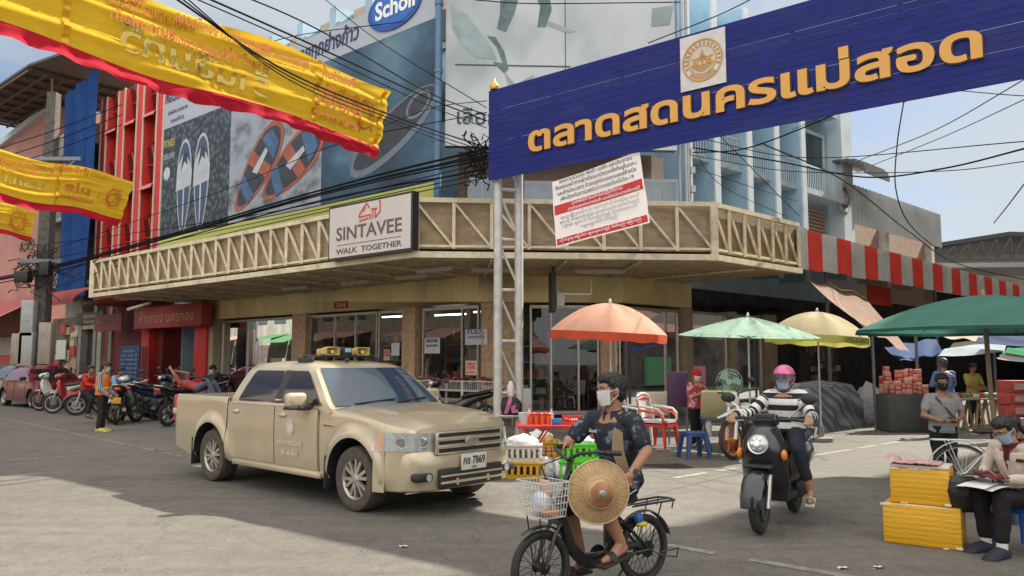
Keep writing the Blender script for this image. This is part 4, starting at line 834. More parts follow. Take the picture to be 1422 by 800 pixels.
# -- buildings across the street (they shade the road and stand in the shop glass)
def rowhouse(o, u, wd, h, dp, label, cols, n):
 F=Frame(o, V(o)+V(u)); t=thing('shophouse', label, 'building', (o[0], o[1], 0)); WL, AW=cols
 m=MB(); m.fbox(F, 0, wd, 0, dp, 0, h); m.build('wall', WL, parent=t, world=True)
 for fl in range(max(1, int(h/3.2)-1)):
  for k in range(n):m=MB(); a=wd*(k+.2)/n; m.fbox(F, a, a+wd/n*.6, -.04, -.003, 4.4+fl*3.2, 6.2+fl*3.2); m.build('window', mat('window_dark_blue', (.05, .07, .09), .15), parent=t, world=True)
 ap=-.9 if wd>40.2 else-2.2
 for k in range(n):
  if k%3==2:continue
  m=MB(); m.add([F.pt(wd*k/n, ap, 2.9+.2*(k%2)), F.pt(wd*(k+.95)/n, ap, 2.9+.2*(k%2)), F.pt(wd*(k+.95)/n, -.01, 3.6), F.pt(wd*k/n, -.01, 3.6)], [(0, 1, 2, 3)]); m.build('awning', AW if k%4<2 else WA, parent=t, world=True)
  m=MB(); m.fbox(F, wd*(k+.15)/n, wd*(k+.8)/n, -.25, -.06, .3, 1.3+.5*(k%2)); m.build('goods_display', BOXC[k%8], parent=t, world=True)
 m=MB(); m.fbox(F, .4, wd-.4, -.05, -.003, .2, 2.8); m.build('shop_front', mat('dim_shop_front', (.10, .08, .07), .6, var=.6, scale=1.5), parent=t, world=True)
ru=RF.u; base=RF.o+RF.out*9.2
GA=clothlit('green_awning_cloth', (.10, .26, .12), .3); WA=clothlit('white_red_awning_cloth', (.55, .30, .25), .3)
BUFF=mat('buff_plaster', (.24, .21, .165), .8, dirt=.3)
base=RF.o+RF.out*8.8
rowhouse(base+ru*44, -ru, 45.5, 22.0, 9, 'tall buff apartment block on the near side of the right hand street, outside the photo', (BUFF, GA), 14)
lu=LF.u; lb_=LF.o+LF.out*15.5
rowhouse(lb_+lu*10, -lu, 13, 9.5, 8, 'white shophouse with a green awning across the left hand street', (mat('white_plaster', (.66, .64, .60), .8), GA), 5)
rowhouse(lb_-lu*4, -lu, 15, 8.0, 8, 'buff shophouse with a reddish awning across the left hand street', (BUFF, WA), 5)
rowhouse(V((7, -14, 0)), V((-1, 0, 0)), 17, 6.5, 8, 'peach shophouse behind the photographer with a green awning', (mat('peach_plaster', (.58, .44, .36), .8, dirt=.3), GA), 6)
rowhouse(lb_-lu*20, -lu, 40, 8.6, 8, 'long grey shophouse row far down the left hand street, outside the photo', (CONC, GA), 16)
# -- overhead market sign on its truss tower
SGL=V((-.44, 15.2, 0)); SGR=V((6.42, 9.6, 0)); SF=Frame(SGL, SGR); SLEN=SF.len+1.6; SZ0, SZ1=5.06, 6.86
SBL=mat('sign_plank_blue', (.010, .018, .165), .6, var=.22, scale=3, spec=.25, dirt=.3, stretch=(1, 1, 4))
sg=thing('market_sign', 'long dark blue plank sign with gold Thai lettering and a round emblem over the street', 'sign', SF.pt(4.5, 0, SZ0))
m=MB(); n=17; hh=(SZ1-SZ0)/n; random.seed(11)
for k in range(n):
 gap=.004 if random.random()<.62 else .009
 m.fbox(SF, 0, SLEN, -.03+random.uniform(0, .004), -.012+random.uniform(0, .004), SZ0+k*hh, SZ0+(k+1)*hh-gap)
m.build('plank_panel', SBL, parent=sg, world=True)
STW=mat('white_painted_tube', (.52, .52, .50), .45, .2, var=.2, scale=4, dirt=.5)
m=MB()
for s0 in[0.05+i*(SLEN-.1)/7 for i in range(8)]:m.bar(SF.pt(s0, .02, SZ0+.01), SF.pt(s0, .02, SZ1-.01), .05)
m.build('back_frame', STW, parent=sg, world=True)
GOLD=mat('sign_letter_gold', (.72, .36, .07), .4, var=.06); OUTL=mat('sign_letter_outline', (.03, .015, .01), .5)
sx0, zx0=SF.hit(733, 213, -.03); sx1, zx1=SF.hit(1363, 94, -.03)
m=MB(); wd=7.40; o=SF.pt(4.71, -.035, 5.455)
m.text('ตลาดสดนครแม่สอด', o+SF.u*.010-Z*.010, SF.u, Z, .64, 1, ext=.012, bold=.044, width=wd+.02, res=6)
m.text('ตลาดสดนครแม่สอด', o+SF.out*.014, SF.u, Z, .64, 0, ext=.012, bold=.029, width=wd, res=6)
m.build('lettering', [GOLD, OUTL], parent=sg, world=True)
ea, eb=SF.sx(953, -.05), SF.sx(1018, -.05); ez0, ez1=5.90, 6.80
m=MB(); m.fbox(SF, ea, eb, -.06, -.036, ez0, ez1); em=m.build('emblem_board', mat('emblem_board_white', (.62, .60, .58), .5), parent=sg, world=True)
ec=SF.pt((ea+eb)/2, -.062, (ez0+ez1)/2); er=min(eb-ea, ez1-ez0)*.45
EG, EW=mat('emblem_gold', (.55, .27, .045), .4), mat('emblem_cream', (.60, .52, .40), .5)
m=MB(); m.lathe([(er*.93, 0), (er*.93, .008), (er, .008), (er, 0)], ec, SF.out, 0, 40); m.lathe([(er*.64, 0), (er*.64, .008), (er*.69, .008), (er*.69, 0)], ec, SF.out, 0, 40); m.disc(ec, SF.out, er*.64, 1, 40, .004)
def eb_(x, z, w_, h_, mi=0, d=.009):m.box((0, 0, 0), (w_*er, .008, h_*er), mi, frame_mat(ec+SF.u*x*er+Z*z*er+SF.out*d, SF.u, Z))
for k in range(4):eb_(0, .02+k*.09, .46-k*.1, .05)
eb_(-.22, -.1, .06, .22); eb_(0, -.1, .06, .22); eb_(.22, -.1, .06, .22); eb_(0, .42, .05, .14); eb_(-.4, -.16, .26, .08); eb_(.4, -.16, .26, .08); eb_(0, -.23, 1.1, .035); eb_(0, -.32, .9, .035); eb_(0, -.41, .7, .03); eb_(-.36, .02, .14, .2); eb_(.36, .02, .14, .2); eb_(0, .12, 1.1, .02); eb_(.0, -.5, .4, .03)
for k in range(16):
 a=R(200-k*220/15); p=ec+(SF.u*math.cos(a)+Z*math.sin(a))*er*.81+SF.out*.006; m.box((0, 0, 0), (er*.09, .008, er*.15), 0, frame_mat(p, SF.u*math.sin(a)-Z*math.cos(a), SF.u*math.cos(a)+Z*math.sin(a)))
for k in range(9):
 a=R(228+k*84/8); p=ec+(SF.u*math.cos(a)+Z*math.sin(a))*er*.81+SF.out*.006; m.box((0, 0, 0), (er*.09, .008, er*.14), 0, frame_mat(p, SF.u*math.sin(a)-Z*math.cos(a), SF.u*math.cos(a)+Z*math.sin(a)))
m.build('emblem_relief', [EG, EW], parent=em, world=True)
m=MB(); p=SF.pt(.12, 0, SZ1); m.lathe([(.08, 0), (.09, .03), (.09, .08), (.07, .12), (.025, .17), (.008, .24), (0, .245)], p, Z, 0, 16); m.build('finial', mat('finial_gold', (.6, .38, .08), .3, .6), parent=sg, world=True)
def tower(base, label, h):
 t=thing('truss_tower', label, 'tower', base); u=SF.u*.40-SF.out*0
 x0, x1=-.17, .26; m=MB(); d=V((1, .35, 0)).normalized()
 legs=[d*x0, d*x1]
 for l in legs:
  m=MB(); m.tube([l, l+Z*h], .085, n=14); m.disc(l+Z*.0, Z, .16, 0, 14, .02); m.build('leg', STW, parent=t)
 nr=8; z_=.95
 while z_<h-.1:m=MB(); m.tube([legs[0]+Z*z_, legs[1]+Z*z_], .036, n=8); m.build('rung', STW, parent=t); z_+=.99
 z_=.95
 while z_<h-.6:m=MB(); m.tube([legs[0]+Z*(z_+.95), legs[1]+Z*(z_+.04)], .026, n=8); m.build('brace', STW, parent=t); z_+=.99
 return t
tower(V((at(703, 500, 15.32).x, 15.32, 0)), 'white steel truss tower carrying the left end of the blue market sign', 6.6)
tower(SF.pt(SLEN-.6, .3, 0), 'white steel truss tower carrying the right end of the blue market sign', 6.6)
q3=lambda x, y:SF.pt(*(lambda h:(h[0], .06, h[1]))(SF.hit(x, y, .06)))
TL, TR_, BR, BL=q3(767, 253), q3(889, 210), q3(902, 309), q3(773, 344)
nb_=thing('notice_banner', 'white and red cloth notice with Thai hygiene rules tied under the blue sign', 'banner', BL.lerp(BR, .5))
def bp(u, v, d=0):
 p=BL.lerp(BR, u).lerp(TL.lerp(TR_, u), v); return p+SF.out*(.02*math.sin(u*5+v*3)+.012*math.sin(v*13)*(1-v)+d)
m=MB(); m.grid(lambda u, v:bp(u, v), 24, 24); m.build('cloth', clothlit('banner_white_vinyl', (.64, .61, .62), .25, .05), parent=nb_, world=True)
m=MB(); m.grid(lambda u, v:bp(.015+.97*u, .475+.145*v, .006), 24, 6); m.grid(lambda u, v:bp(.015+.97*u, .02+.095*v, .006), 24, 6); m.build('red_band', mat('banner_red_print', (.60, .035, .045), .6, var=.06), parent=nb_, world=True)
lines=[(.93, 'ขอความร่วมมือ พ่อค้า แม่ค้า และประชาชน', .80, .085, 0), (.845, 'ต้องสวมหน้ากากผ้าหรืออนามัยทุกครั้งที่อยู่ในตลาด', .9, .085, 0), (.755, 'และล้างมือบ่อยๆ ด้วยสบู่หรือแอลกอฮอล์ล้างมือ', .86, .085, 0), (.665, 'เพื่อป้องกันการแพร่ระบาดของโรคโควิด-19', .8, .085, 0), (.56, 'หากพ่อค้าแม่ค้าไม่ปฏิบัติตาม', .55, .075, 1), (.49, 'จะดำเนินการย้ายแผงจำหน่ายสินค้า และหรือไม่สามารถค้าขายได้', .9, .07, 1), (.40, 'ကျေးဇူးပြု၍ နှာခေါင်းစည်း တပ်ပါ လက်ကို စင်ကြယ်စွာ ဆေးပါ', .86, .06, 2), (.33, 'ဈေးသို့ လာရောက်သူများ နှာခေါင်းစည်း တပ်ဆင်ရမည်', .86, .06, 2), (.26, 'ကိုဗစ် ရောဂါ ကာကွယ်ရန် လက်ဆေးပါ', .8, .06, 2), (.19, 'ကျေးဇူးတင်ပါသည်', .4, .06, 2), (.055, 'လိုက်နာမှု မရှိပါက ဈေးရောင်းခွင့် ပိတ်မည် ဖြစ်သည်', .88, .06, 1)]
m=MB(); bw_=(BR-BL).length; bh_=(TL-BL).length
for v, s_, w_, h_, mi in lines:m.text(s_, bp(.5, v, .03), (BR-BL), (TL-BL), h_*bh_*.9, mi, ext=.002, bold=.012 if mi<2 else 0, width=w_*bw_, res=2)
m.build('lettering', [mat('ink_black', (.03, .03, .035), .6), mat('ink_white', (.78, .74, .72), .6), mat('ink_grey', (.16, .16, .19), .6)], parent=nb_, world=True)
# -- yellow festival banners across the left hand street
YEL=clothlit('yellow_satin', (.78, .50, .035), .45, .10, 3, .25, 6, stretch=(1, 1, 3)); RFR=clothlit('red_satin_fringe', (.50, .018, .04), .35, .15, 3, .25, 9)
INKR, INKG=mat('banner_ink_red', (.56, .17, .02), .7), mat('banner_ink_grey', (.44, .33, .06), .7)
def banner(tl, tr, br, bl, label, prints, seams, nfold, twist=1):
 t=thing('festival_banner', label, 'banner', bl.lerp(br, .5), group='yellow festival banners over the left street'); out=(br-bl).cross(Z).normalized()
 L_=(br-bl).length
 def pt(u, v, d=0):
  p=bl.lerp(br, u).lerp(tl.lerp(tr, u), v); w_=.035*math.sin(v*19+u*L_*1.1+math.sin(u*L_*1.7)*1.5)+.02*math.sin(v*37-u*L_*2.3)
  return p+out*(w_*twist+d)+Z*(.05*math.sin(u*11))
 m=MB(); m.grid(lambda u, v:pt(u, .155+.845*v), int(L_*10), 40); m.build('cloth', YEL, parent=t, world=True)
 m=MB(); n=int(L_*9)
 m.grid(lambda u, v:pt(u, .155*v, .06*(1-v)*math.sin(u*nfold*3.1)+.01)-Z*.0, n, 5); m.build('red_fringe', RFR, parent=t, world=True)
 m=MB()
 for s_ in seams:
  m.grid(lambda u, v:pt(s_+(u-.5)*.012, .16+.84*v, .035), 2, 30)
 if seams:m.build('seam', clothlit('yellow_seam', (.60, .36, .02), .3), parent=t, world=True)
 xd=(br-bl).normalized()
 for ink, nm in((INKR, 'red_print'), (INKG, 'grey_print')):
  m=MB()
  for kind, u, v, a1, a2, a3 in prints:
   if(kind[0]=='g')!=(nm=='grey_print'):continue
   o=pt(u, v, .05); up=(tl.lerp(tr, u)-bl.lerp(br, u)).normalized()
   if kind.endswith('t'):m.text(a1, o, xd, up, a2, 0, ext=.004, bold=.02, width=a3, mirror=True, res=2)
   else:
    if kind.endswith('b'):
     for(p, q)in(((-1, -1), (1, -1)), ((1, -1), (1, 1)), ((1, 1), (-1, 1)), ((-1, 1), (-1, -1))):m.bar(o+xd*p[0]*a1+up*p[1]*a2, o+xd*q[0]*a1+up*q[1]*a2, .016, .01, up=out)
    if kind.endswith('d'):
     pts=[]
     for j in range(36):
      th=j*.55; r_=a1*(.35+.65*abs(math.sin(th*.37+1))); pts.append(o+xd*r_*math.cos(th)*.8+up*r_*math.sin(th)*1.1)
     m.tube(pts, .016, n=4)
     for j in range(7):th=j*.9; m.bar(o+xd*math.cos(th)*a1*.9+up*math.sin(th)*a1, o+xd*math.cos(th)*a1*1.25+up*math.sin(th)*a1*1.4, .025, .01, up=out)
  if m.v:m.build(nm, ink, parent=t, world=True)
Y1, Y0=13.9, 8.6
tr, br=at(541, 124, Y1), at(524, 217, Y1); tl, bl=at(-160, -148, Y0), at(-160, 6, Y0)
P_=[]
for u, v, s_, a2, w_ in((.30, .86, 'ขอเชิญร่วมงานประเพณีถือศีลกินผัก', .24, 1.5), (.42, .80, 'เทศกาลกินเจ ประจำปี', .22, 1.2), (.56, .80, 'อำเภอแม่สอด จังหวัดตาก', .22, 1.5), (.40, .62, 'สมาคมพ่อค้า', .2, .9), (.5, .58, 'ร่วมบุญ ถวายเทียน', .2, 1.1), (.62, .60, 'ศาลเจ้าพ่อ', .2, .8), (.70, .8, 'พุทธศักราช ๒๕๖๓', .22, 1.0), (.85, .8, 'ตั้งแต่วันที่', .2, .7), (.87, .62, 'ถึงวันที่', .2, .7), (.15, .6, 'กินเจ', .3, .8)):P_.append(('rt', u, v, s_, a2, w_))
P_+=[('gt', .52, .32, 'ร้านสินทวี', .5, 2.3), ('rd', .94, .55, .24, 0, 0), ('rd', .12, .66, .3, 0, 0), ('rt', .86, .42, 'ศาลเจ้า', .34, .9), ('rt', .86, .26, 'สมาคม', .2, .9)]
banner(tl, tr, br, bl, 'largest yellow banner with red fringe and mirrored Thai print, hanging at the top left', P_, (.265, .80, .985), 26)
Y1, Y0=21.0, 18.2
tr, br=at(186, 250, Y1), at(165, 312, Y1); tl, bl=at(-60, 196, Y0), at(-60, 268, Y0)
banner(tl, tr, br, bl, 'middle yellow banner with a boxed word and dragon, ending in front of the blue tarp', [('gt', .36, .42, 'บมก.เ', .3, .9), ('rb', .68, .5, .52, .26, 0), ('rt', .68, .47, 'pie', .34, .62), ('rt', .68, .30, 'สาขาแม่สอด', .11, .8), ('rd', .90, .55, .22, 0, 0), ('rt', .68, .84, 'โชคดี มั่งมี ศรีสุข', .22, 1.3), ('rt', .34, .80, 'เทศกาลกินเจ แม่สอด', .2, 1.4), ('rt', .32, .68, 'ประจำปี', .14, .9)], (.56, ), 12)
Y1, Y0=26.0, 24.0
tr, br=at(50, 292, Y1), at(42, 333, Y1); tl, bl=at(-120, 262, Y0), at(-120, 308, Y0)
banner(tl, tr, br, bl, 'smallest yellow banner, the lowest one at the left edge', [('rd', .86, .55, .3, 0, 0), ('rt', .5, .6, 'กินเจ', .4, 1.2)], (), 8)
# -- overhead cables
CAB=mat('black_cable', (.012, .012, .014), .9, spec=.1)
def cable(pts, r, label, grp='black overhead cables', sag=0):
 P=[at(*p)for p in pts]; out=[]
 ext=[P[0]*2-P[1]]+P+[P[-1]*2-P[-2]]
 for i in range(1, len(ext)-2):
  for k in range(10):
   t=k/10; a, b, c, d=ext[i-1], ext[i], ext[i+1], ext[i+2]
   out.append(.5*((2*b)+(c-a)*t+(2*a-5*b+4*c-d)*t*t+(3*b-a-3*c+d)*t**3))
 out.append(P[-1]); m=MB(); m.tube(out, r, n=6); tag(m.build('overhead_cable', CAB), label, 'cable', grp)
TH_='one of the thick black cables bundled from the left pole to the blue sign'; TN='thin black cable strung across the street over the shop'
random.seed(5)
for k in range(5):
 d=k*1.6+random.uniform(-2.5, 2.5)
 cable([(-40, 392+d, 31), (60, 372+d, 29), (215, 331+d*1.1, 24.5), (400, 276+d*1.6, 20.5), (520, 243+d*2.3, 18), (620, 218+d*3.2, 16.2), (676, 202+d*3.6+random.uniform(-4, 4), 15.3)], (.026, .020, .018, .014, .018)[k], TH_)
for k in range(4):
 cable([(60, 340+k*22, 29), (225, 318+k*10, 24.4), (400, 290+k*5, 20.5), (676, 226+k*7, 15.3)], .011, TN)
cable([(40, 358, 29), (300, 268, 23), (470, 200, 18.5), (676, 156, 15.3)], .010, TN)
for k, (y0, y1)in enumerate(((-30, 168), (-44, 160), (-22, 178))):cable([(180, y0-20, 8.0), (420, y0+86-12*(k==1), 10.5), (590, y1-34, 13.4), (676, y1, 15.1)], (.014, .011, .009)[k], 'black cable crossing in front of the largest yellow banner')
for k in range(3):cable([(226+k*6, -14-k*3, 8.2), (400, 100+k*5, 10.4), (560, 166+k*5, 12.8), (676, 205+k*6, 15.1)], (.013, .009, .008)[k], 'black cable crossing in front of the largest yellow banner')
cable([(440, -10, 17), (530, 60, 16.5), (676, 150, 15.2)], .009, TN); cable([(520, 180, 17), (600, 150, 16.5), (676, 140, 15.3)], .008, TN)
cable([(560, 30, 16), (400, 52, 18), (290, 88, 20)], .010, TN)
for k, (y0, y1)in enumerate(((215, 250), (229, 262), (243, 272))):cable([(-30, y0, 26), (70, y0-32, 27), (170, y0-70, 27)], .015, TN)
TR2='thin black cable against the sky right of the pale blue building'
cable([(962, 205, 17.5), (1080, 224, 17), (1200, 246, 16), (1310, 234, 14), (1440, 202, 12)], .016, TR2); cable([(962, 190, 17.5), (1120, 219, 16), (1440, 195, 12)], .009, TR2); cable([(962, 216, 17.5), (1100, 238, 16.5), (1300, 238, 14), (1440, 222, 12)], .008, TR2)
cable([(962, 212, 17.5), (1040, 205, 16), (1180, 150, 13), (1240, 118, 11.5)], .014, TR2)
cable([(1060, 200, 17), (1170, 250, 20), (1260, 320, 24), (1330, 366, 28), (1440, 392, 30)], .017, 'thin black cable falling past the round emblem to the market roof')
cable([(1195, 222, 30), (1300, 180, 24), (1440, 100, 17)], .014, TR2); cable([(1195, 236, 30), (1310, 190, 24), (1440, 130, 17)], .012, TR2); cable([(1100, 180, 20), (1240, 128, 16), (1440, 134, 12)], .008, TR2)
cable([(1256, 135, 12), (1246, 200, 12.5), (1244, 262, 13), (1262, 310, 14), (1300, 345, 16)], .010, 'black cable dangling in front of the sky below the blue sign')
cable([(962, 150, 17.5), (1060, 250, 17.5), (1110, 300, 19)], .009, TN); cable([(970, 235, 17.4), (1050, 262, 17.6), (1108, 280, 19.5)], .007, TN); cable([(962, 205, 17.4), (1000, 256, 17.4), (1090, 300, 19)], .007, TN)
cable([(1380, 310, 40), (1400, 285, 34), (1440, 232, 28)], .025, TR2)
cable([(660, 0, 17), (745, 5, 17.2), (945, 3, 17.6)], .012, TN); cable([(900, 60, 17), (1000, 20, 16.5), (1060, -10, 16)], .012, TN)
m=MB(); random.seed(9)
for k in range(24):
 p=at(662+random.uniform(-10, 12), 210+random.uniform(-16, 26), 15.5+random.uniform(-.15, .15)); pts=[p]
 for j in range(5):pts.append(pts[-1]+V((random.uniform(-.16, .16), random.uniform(-.04, .04), random.uniform(-.22, .14))))
 m.tube(pts, random.uniform(.008, .016), n=5)
tag(m.build('cable_tangle', CAB), 'tangle of black cables beside the left edge of the blue sign', 'cables', kind='stuff')
# -- shared vehicle bits
RUB=mat('tyre_rubber', (.030, .028, .026), .85, var=.3, scale=12, bump=.25, bscale=60, dirt=.25); RUBP=mat('black_plastic', (.022, .022, .024), .5, var=.2)
BLK=mat('gloss_black_paint', (.010, .011, .014), .22, var=.1, coat=.6); CHR=mat('chrome_metal', (.62, .62, .60), .18, .95, var=.05); ALLOY=mat('alloy_metal', (.50, .50, .48), .35, .8, var=.1)
DKM=mat('dark_engine_metal', (.06, .06, .062), .5, .6, var=.3, scale=9); LENS=mat('clear_lamp_lens', (.50, .55, .57), .08, .35, var=.2, scale=20, coat=.6); AMB=mat('amber_lens', (.70, .22, .03), .2); REDL=mat('red_lens', (.45, .015, .015), .2, coat=.5)
VGL=mat('tinted_vehicle_glass', (.020, .018, .018), .05, var=.1, spec=.45)
def tyre(mb, o, ax, Rr, wd, mi=0, n=36, rim=.6):
 h=wd/2; ri=Rr*rim; mb.lathe([(ri, -h*.85), (Rr*.84, -h), (Rr*.95, -h*.9), (Rr, -h*.55), (Rr*.988, -h*.22), (Rr, -h*.18), (Rr, h*.18), (Rr*.988, h*.22), (Rr, h*.55), (Rr*.95, h*.9), (Rr*.84, h), (ri, h*.85), (ri, -h*.85)], o, ax, mi, n)
def spoke_wheel(name, parent, o, Rr, wd, rim_m=ALLOY, nsp=28, hub=.045, tm=RUB, ax=V((0, 1, 0))):
 """wire wheel: tyre and rim are sub-parts"""
 o=V(o); e=bpy.data.objects.new(name, None); col.objects.link(e); e.parent=parent; e.location=o
 m=MB(); m.torus((0, 0, 0), ax, Rr-wd/2, wd/2, 0, 40, 8); m.build('tyre', tm, parent=e)
 m=MB(); rr=Rr-wd*.95; m.torus((0, 0, 0), ax, rr, wd*.28, 0, 36, 6); m.lathe([(.01, -.05), (hub, -.045), (hub*.7, -.03), (hub*.7, .03), (hub, .045), (.01, .05)], (0, 0, 0), ax, 0, 14)
 x=ax.orthogonal().normalized(); y=ax.cross(x)
 for k in range(nsp):
  a=2*math.pi*k/nsp; b=a+(.5 if k%2 else-.5); g_=.04 if(k//2)%2 else-.04
  m.tube([(x*math.cos(b)+y*math.sin(b))*hub*.8+ax*g_, (x*math.cos(a)+y*math.sin(a))*rr], .0022, n=4, cap=False)
 m.build('rim', rim_m, parent=e); return e
def cast_wheel(name, parent, o, Rr, wd, rim_m=DKM, nsp=6, disc=True, ax=V((0, 1, 0))):
 e=bpy.data.objects.new(name, None); col.objects.link(e); e.parent=parent; e.location=V(o)
 m=MB(); m.torus((0, 0, 0), ax, Rr-wd/2, wd/2, 0, 36, 8); m.build('tyre', RUB, parent=e)
 m=MB(); rr=Rr-wd*.9; m.torus((0, 0, 0), ax, rr, wd*.3, 0, 32, 6); m.lathe([(.01, -.05), (.05, -.045), (.04, 0), (.05, .045), (.01, .05)], (0, 0, 0), ax, 0, 14); x=ax.orthogonal().normalized(); y=ax.cross(x)
 for k in range(nsp):
  a=2*math.pi*k/nsp; m.bar((x*math.cos(a)+y*math.sin(a))*.03, (x*math.cos(a+.15)+y*math.sin(a+.15))*rr, .028, .035, up=ax)
 if disc:m.lathe([(.06, .045), (.11, .045), (.11, .05), (.06, .05)], (0, 0, 0), ax, 0, 24)
 m.build('rim', rim_m, parent=e); return e
 # -- pickup truck
def truck():
 hd=V((.733, -.681, 0)).normalized()
 t=thing('pickup_truck', 'champagne gold double cab pickup truck with loudspeakers on its roof at the junction', 'pickup truck', (-3.346, 11.112, 0), yaw(hd))
 PAINT=mat('champagne_paint', (.56, .47, .325), .28, .35, var=.05, scale=1.2, coat=.8, dirt=.16)
 WB, Rw=3.11, .335; X0, X1=-1.17, 3.86
 def zt(x):
  if x<.40:return 1.10
  if x<2.5:return 1.04+.0*x
  return 1.03-.055*(x-2.5)-.105*max(0, x-2.9)**2
 def zb(x):
  z=.30 if x<2.7 else .30
  if x<-.62:z=.30+(-.62-x)*.22
  if x>3.5:z=.26
  for c, ra in((0, .435), (WB, .435)):
   d=abs(x-c)
   if d<ra:z=max(z, .335+math.sqrt(ra*ra-d*d)*.98)
  return z
 def yy(x, z):
  u=(z-.3)/.8; w_=.835+.022*math.sin(math.pi*min(1, max(0, u))*.85)
  for c in(0, WB):
   r_=math.hypot(x-c, (z-.335)); w_+=.045*math.exp(-((r_-.44)/.085)**2)*(1 if z>.3 else 0)
  if x>3.35:w_-=.33*((x-3.35)/.51)**2.4*.62
  if x<-1.02:w_-=.06*((-1.02-x)/.15)**2
  return w_
 xs=sorted(set([X0+(X1-X0)*i/90 for i in range(91)]+[c+.4349*math.cos(math.pi*k/28)for c in(0, WB)for k in range(29)]+[c+g_*.436 for c in(0, WB)for g_ in(-1, 1)]))
 nz=9
 b=MB()
 for sgn in(-1, 1):
  rings=[]
  for x in xs:
   z0, z1=zb(x), zt(x); rings.append([V((x, sgn*(yy(x, z)-(.018 if k==nz else 0)), z))for k, z in((k, z0+(z1-z0)*k/nz)for k in range(nz+1))])
  b.loft(rings, 0, cap=False, closed=False)
  for c in(0, WB):
   ra=.435; pr=[(c+ra*math.cos(a), .335+ra*.98*math.sin(a))for a in[math.pi*k/24 for k in range(25)]]
   b.loft([[V((x, sgn*(yy(x, z)-.003), z)), V((x, sgn*.45, z))]for x, z in pr], 1, cap=False, closed=False)
   for k in range(24):b.quad(V((pr[k][0], sgn*.47, pr[k][1])), V((pr[k+1][0], sgn*.47, pr[k+1][1])), V((pr[k+1][0], sgn*.47, .35)), V((pr[k][0], sgn*.47, .35)), 1)
 hx=[2.45+(X1-2.45)*i/24 for i in range(25)]; ny=16
 def hz(x, v):e=1-abs(v)**2.6; return zt(x)+.055*e*(1-max(0, (x-3.4))*.5)+.012*math.exp(-((abs(v)-.62)/.1)**2)
 b.loft([[V((x, (yy(x, zt(x))-.018)*(-1+2*j/ny), hz(x, -1+2*j/ny)))for j in range(ny+1)]for x in hx], 0, cap=False, closed=False)
 e_=X1; wn=yy(e_, .9)-.018
 b.loft([[V((e_+.0+dx*(1-abs(-1+2*j/ny)**3), wn*(-1+2*j/ny), z if k else hz(e_, -1+2*j/ny)))for j in range(ny+1)]for k, (z, dx)in enumerate(((.9, .0), (.80, .06), (.62, .085)))], 0, cap=False, closed=False)
 for sgn in(-1, 1):
  b.quad(V((X0+.05, sgn*.70, 1.09)), V((.36, sgn*.70, 1.09)), V((.36, sgn*.70, .62)), V((X0+.05, sgn*.70, .62)), 0)
  b.add([V((X0, sgn*.70, 1.10)), V((.38, sgn*.70, 1.10)), V((.38, sgn*(yy(0.3, 1.1)-.018), 1.10)), V((X0, sgn*(yy(X0, 1.1)-.018), 1.10))], [(0, 1, 2, 3)], 0)
 b.quad(V((X0, -.7, .62)), V((.36, -.7, .62)), V((.36, .7, .62)), V((X0, .7, .62)), 1)
 b.box((X0+.02, 0, .80), (.06, 1.56, .58), 0); b.box((.36, 0, .85), (.05, 1.6, .5), 0)
 b.box((1.3, 0, .42), (4.6, .9, .16), 1)
 body=b.build('body', [PAINT, RUBP], parent=t, smooth=40)
 c=MB()
 secs=[]
 prof=[(1.03, .40, 2.66, .815), (1.10, .43, 2.56, .80), (1.25, .50, 2.38, .745), (1.40, .58, 2.19, .685), (1.475, .64, 2.08, .645), (1.525, .76, 1.93, .57), (1.555, 1.0, 1.7, .42), (1.562, 1.2, 1.5, .2)]
 def ring(z, xr, xf, hw):
  pts=[]; rf=min(.22, hw*.5); bow=.13*hw/.8
  N=9
  for j in range(N+1):v=-1+2*j/N; pts.append((xf+bow*(1-v*v)-.03*abs(v)**6, hw*v))
  for j in range(1, 8):pts.append((xf-.03+(xr-xf+.03)*j/8, hw*(1+.015*math.sin(math.pi*j/8))))
  for j in range(7):v=1-2*j/6; pts.append((xr-.05*(1-v*v), hw*v))
  for j in range(1, 8):pts.append((xr+(xf-.03-xr)*j/8, -hw*(1+.015*math.sin(math.pi*j/8))))
  return[V((x, y, z))for x, y in pts]
 rings=[ring(*p)for p in prof]; c.loft(rings, 0); c.build('cab', [PAINT], parent=t, smooth=50)
 def side(x, z, sgn, off=.006):
  for(a, b_)in zip(prof, prof[1:]):
   if a[0]<=z<=b_[0]:k=(z-a[0])/(b_[0]-a[0]); hw=a[3]+(b_[3]-a[3])*k; return V((x, sgn*(hw*1.012+off), z))
 def xfront(z):return[a[2]+(b_[2]-a[2])*(z-a[0])/(b_[0]-a[0])for a, b_ in zip(prof, prof[1:])if a[0]<=z<=b_[0]][0]
 def xrear(z):return[a[1]+(b_[1]-a[1])*(z-a[0])/(b_[0]-a[0])for a, b_ in zip(prof, prof[1:])if a[0]<=z<=b_[0]][0]
 for sgn in(-1, 1):
  for nm, fa, fb in(('rear_window', lambda z:xrear(z)+.20, lambda z:1.47), ('front_window', lambda z:1.62, lambda z:xfront(z)-.16)):
   m=MB(); m.grid(lambda u, v:side(fa(1.065+.375*v)+(fb(1.065+.375*v)-fa(1.065+.375*v))*(.02*(v>.9)+u*(1-.04*(v>.9))), 1.065+.375*v, sgn), 10, 8)
   fr=MB(); m.build('window', VGL, parent=t)
  m=MB(); m.grid(lambda u, v:side(1.475+.14*u, 1.06+.385*v, sgn, .004), 1, 6); m.build('door_pillar', RUBP, parent=t)
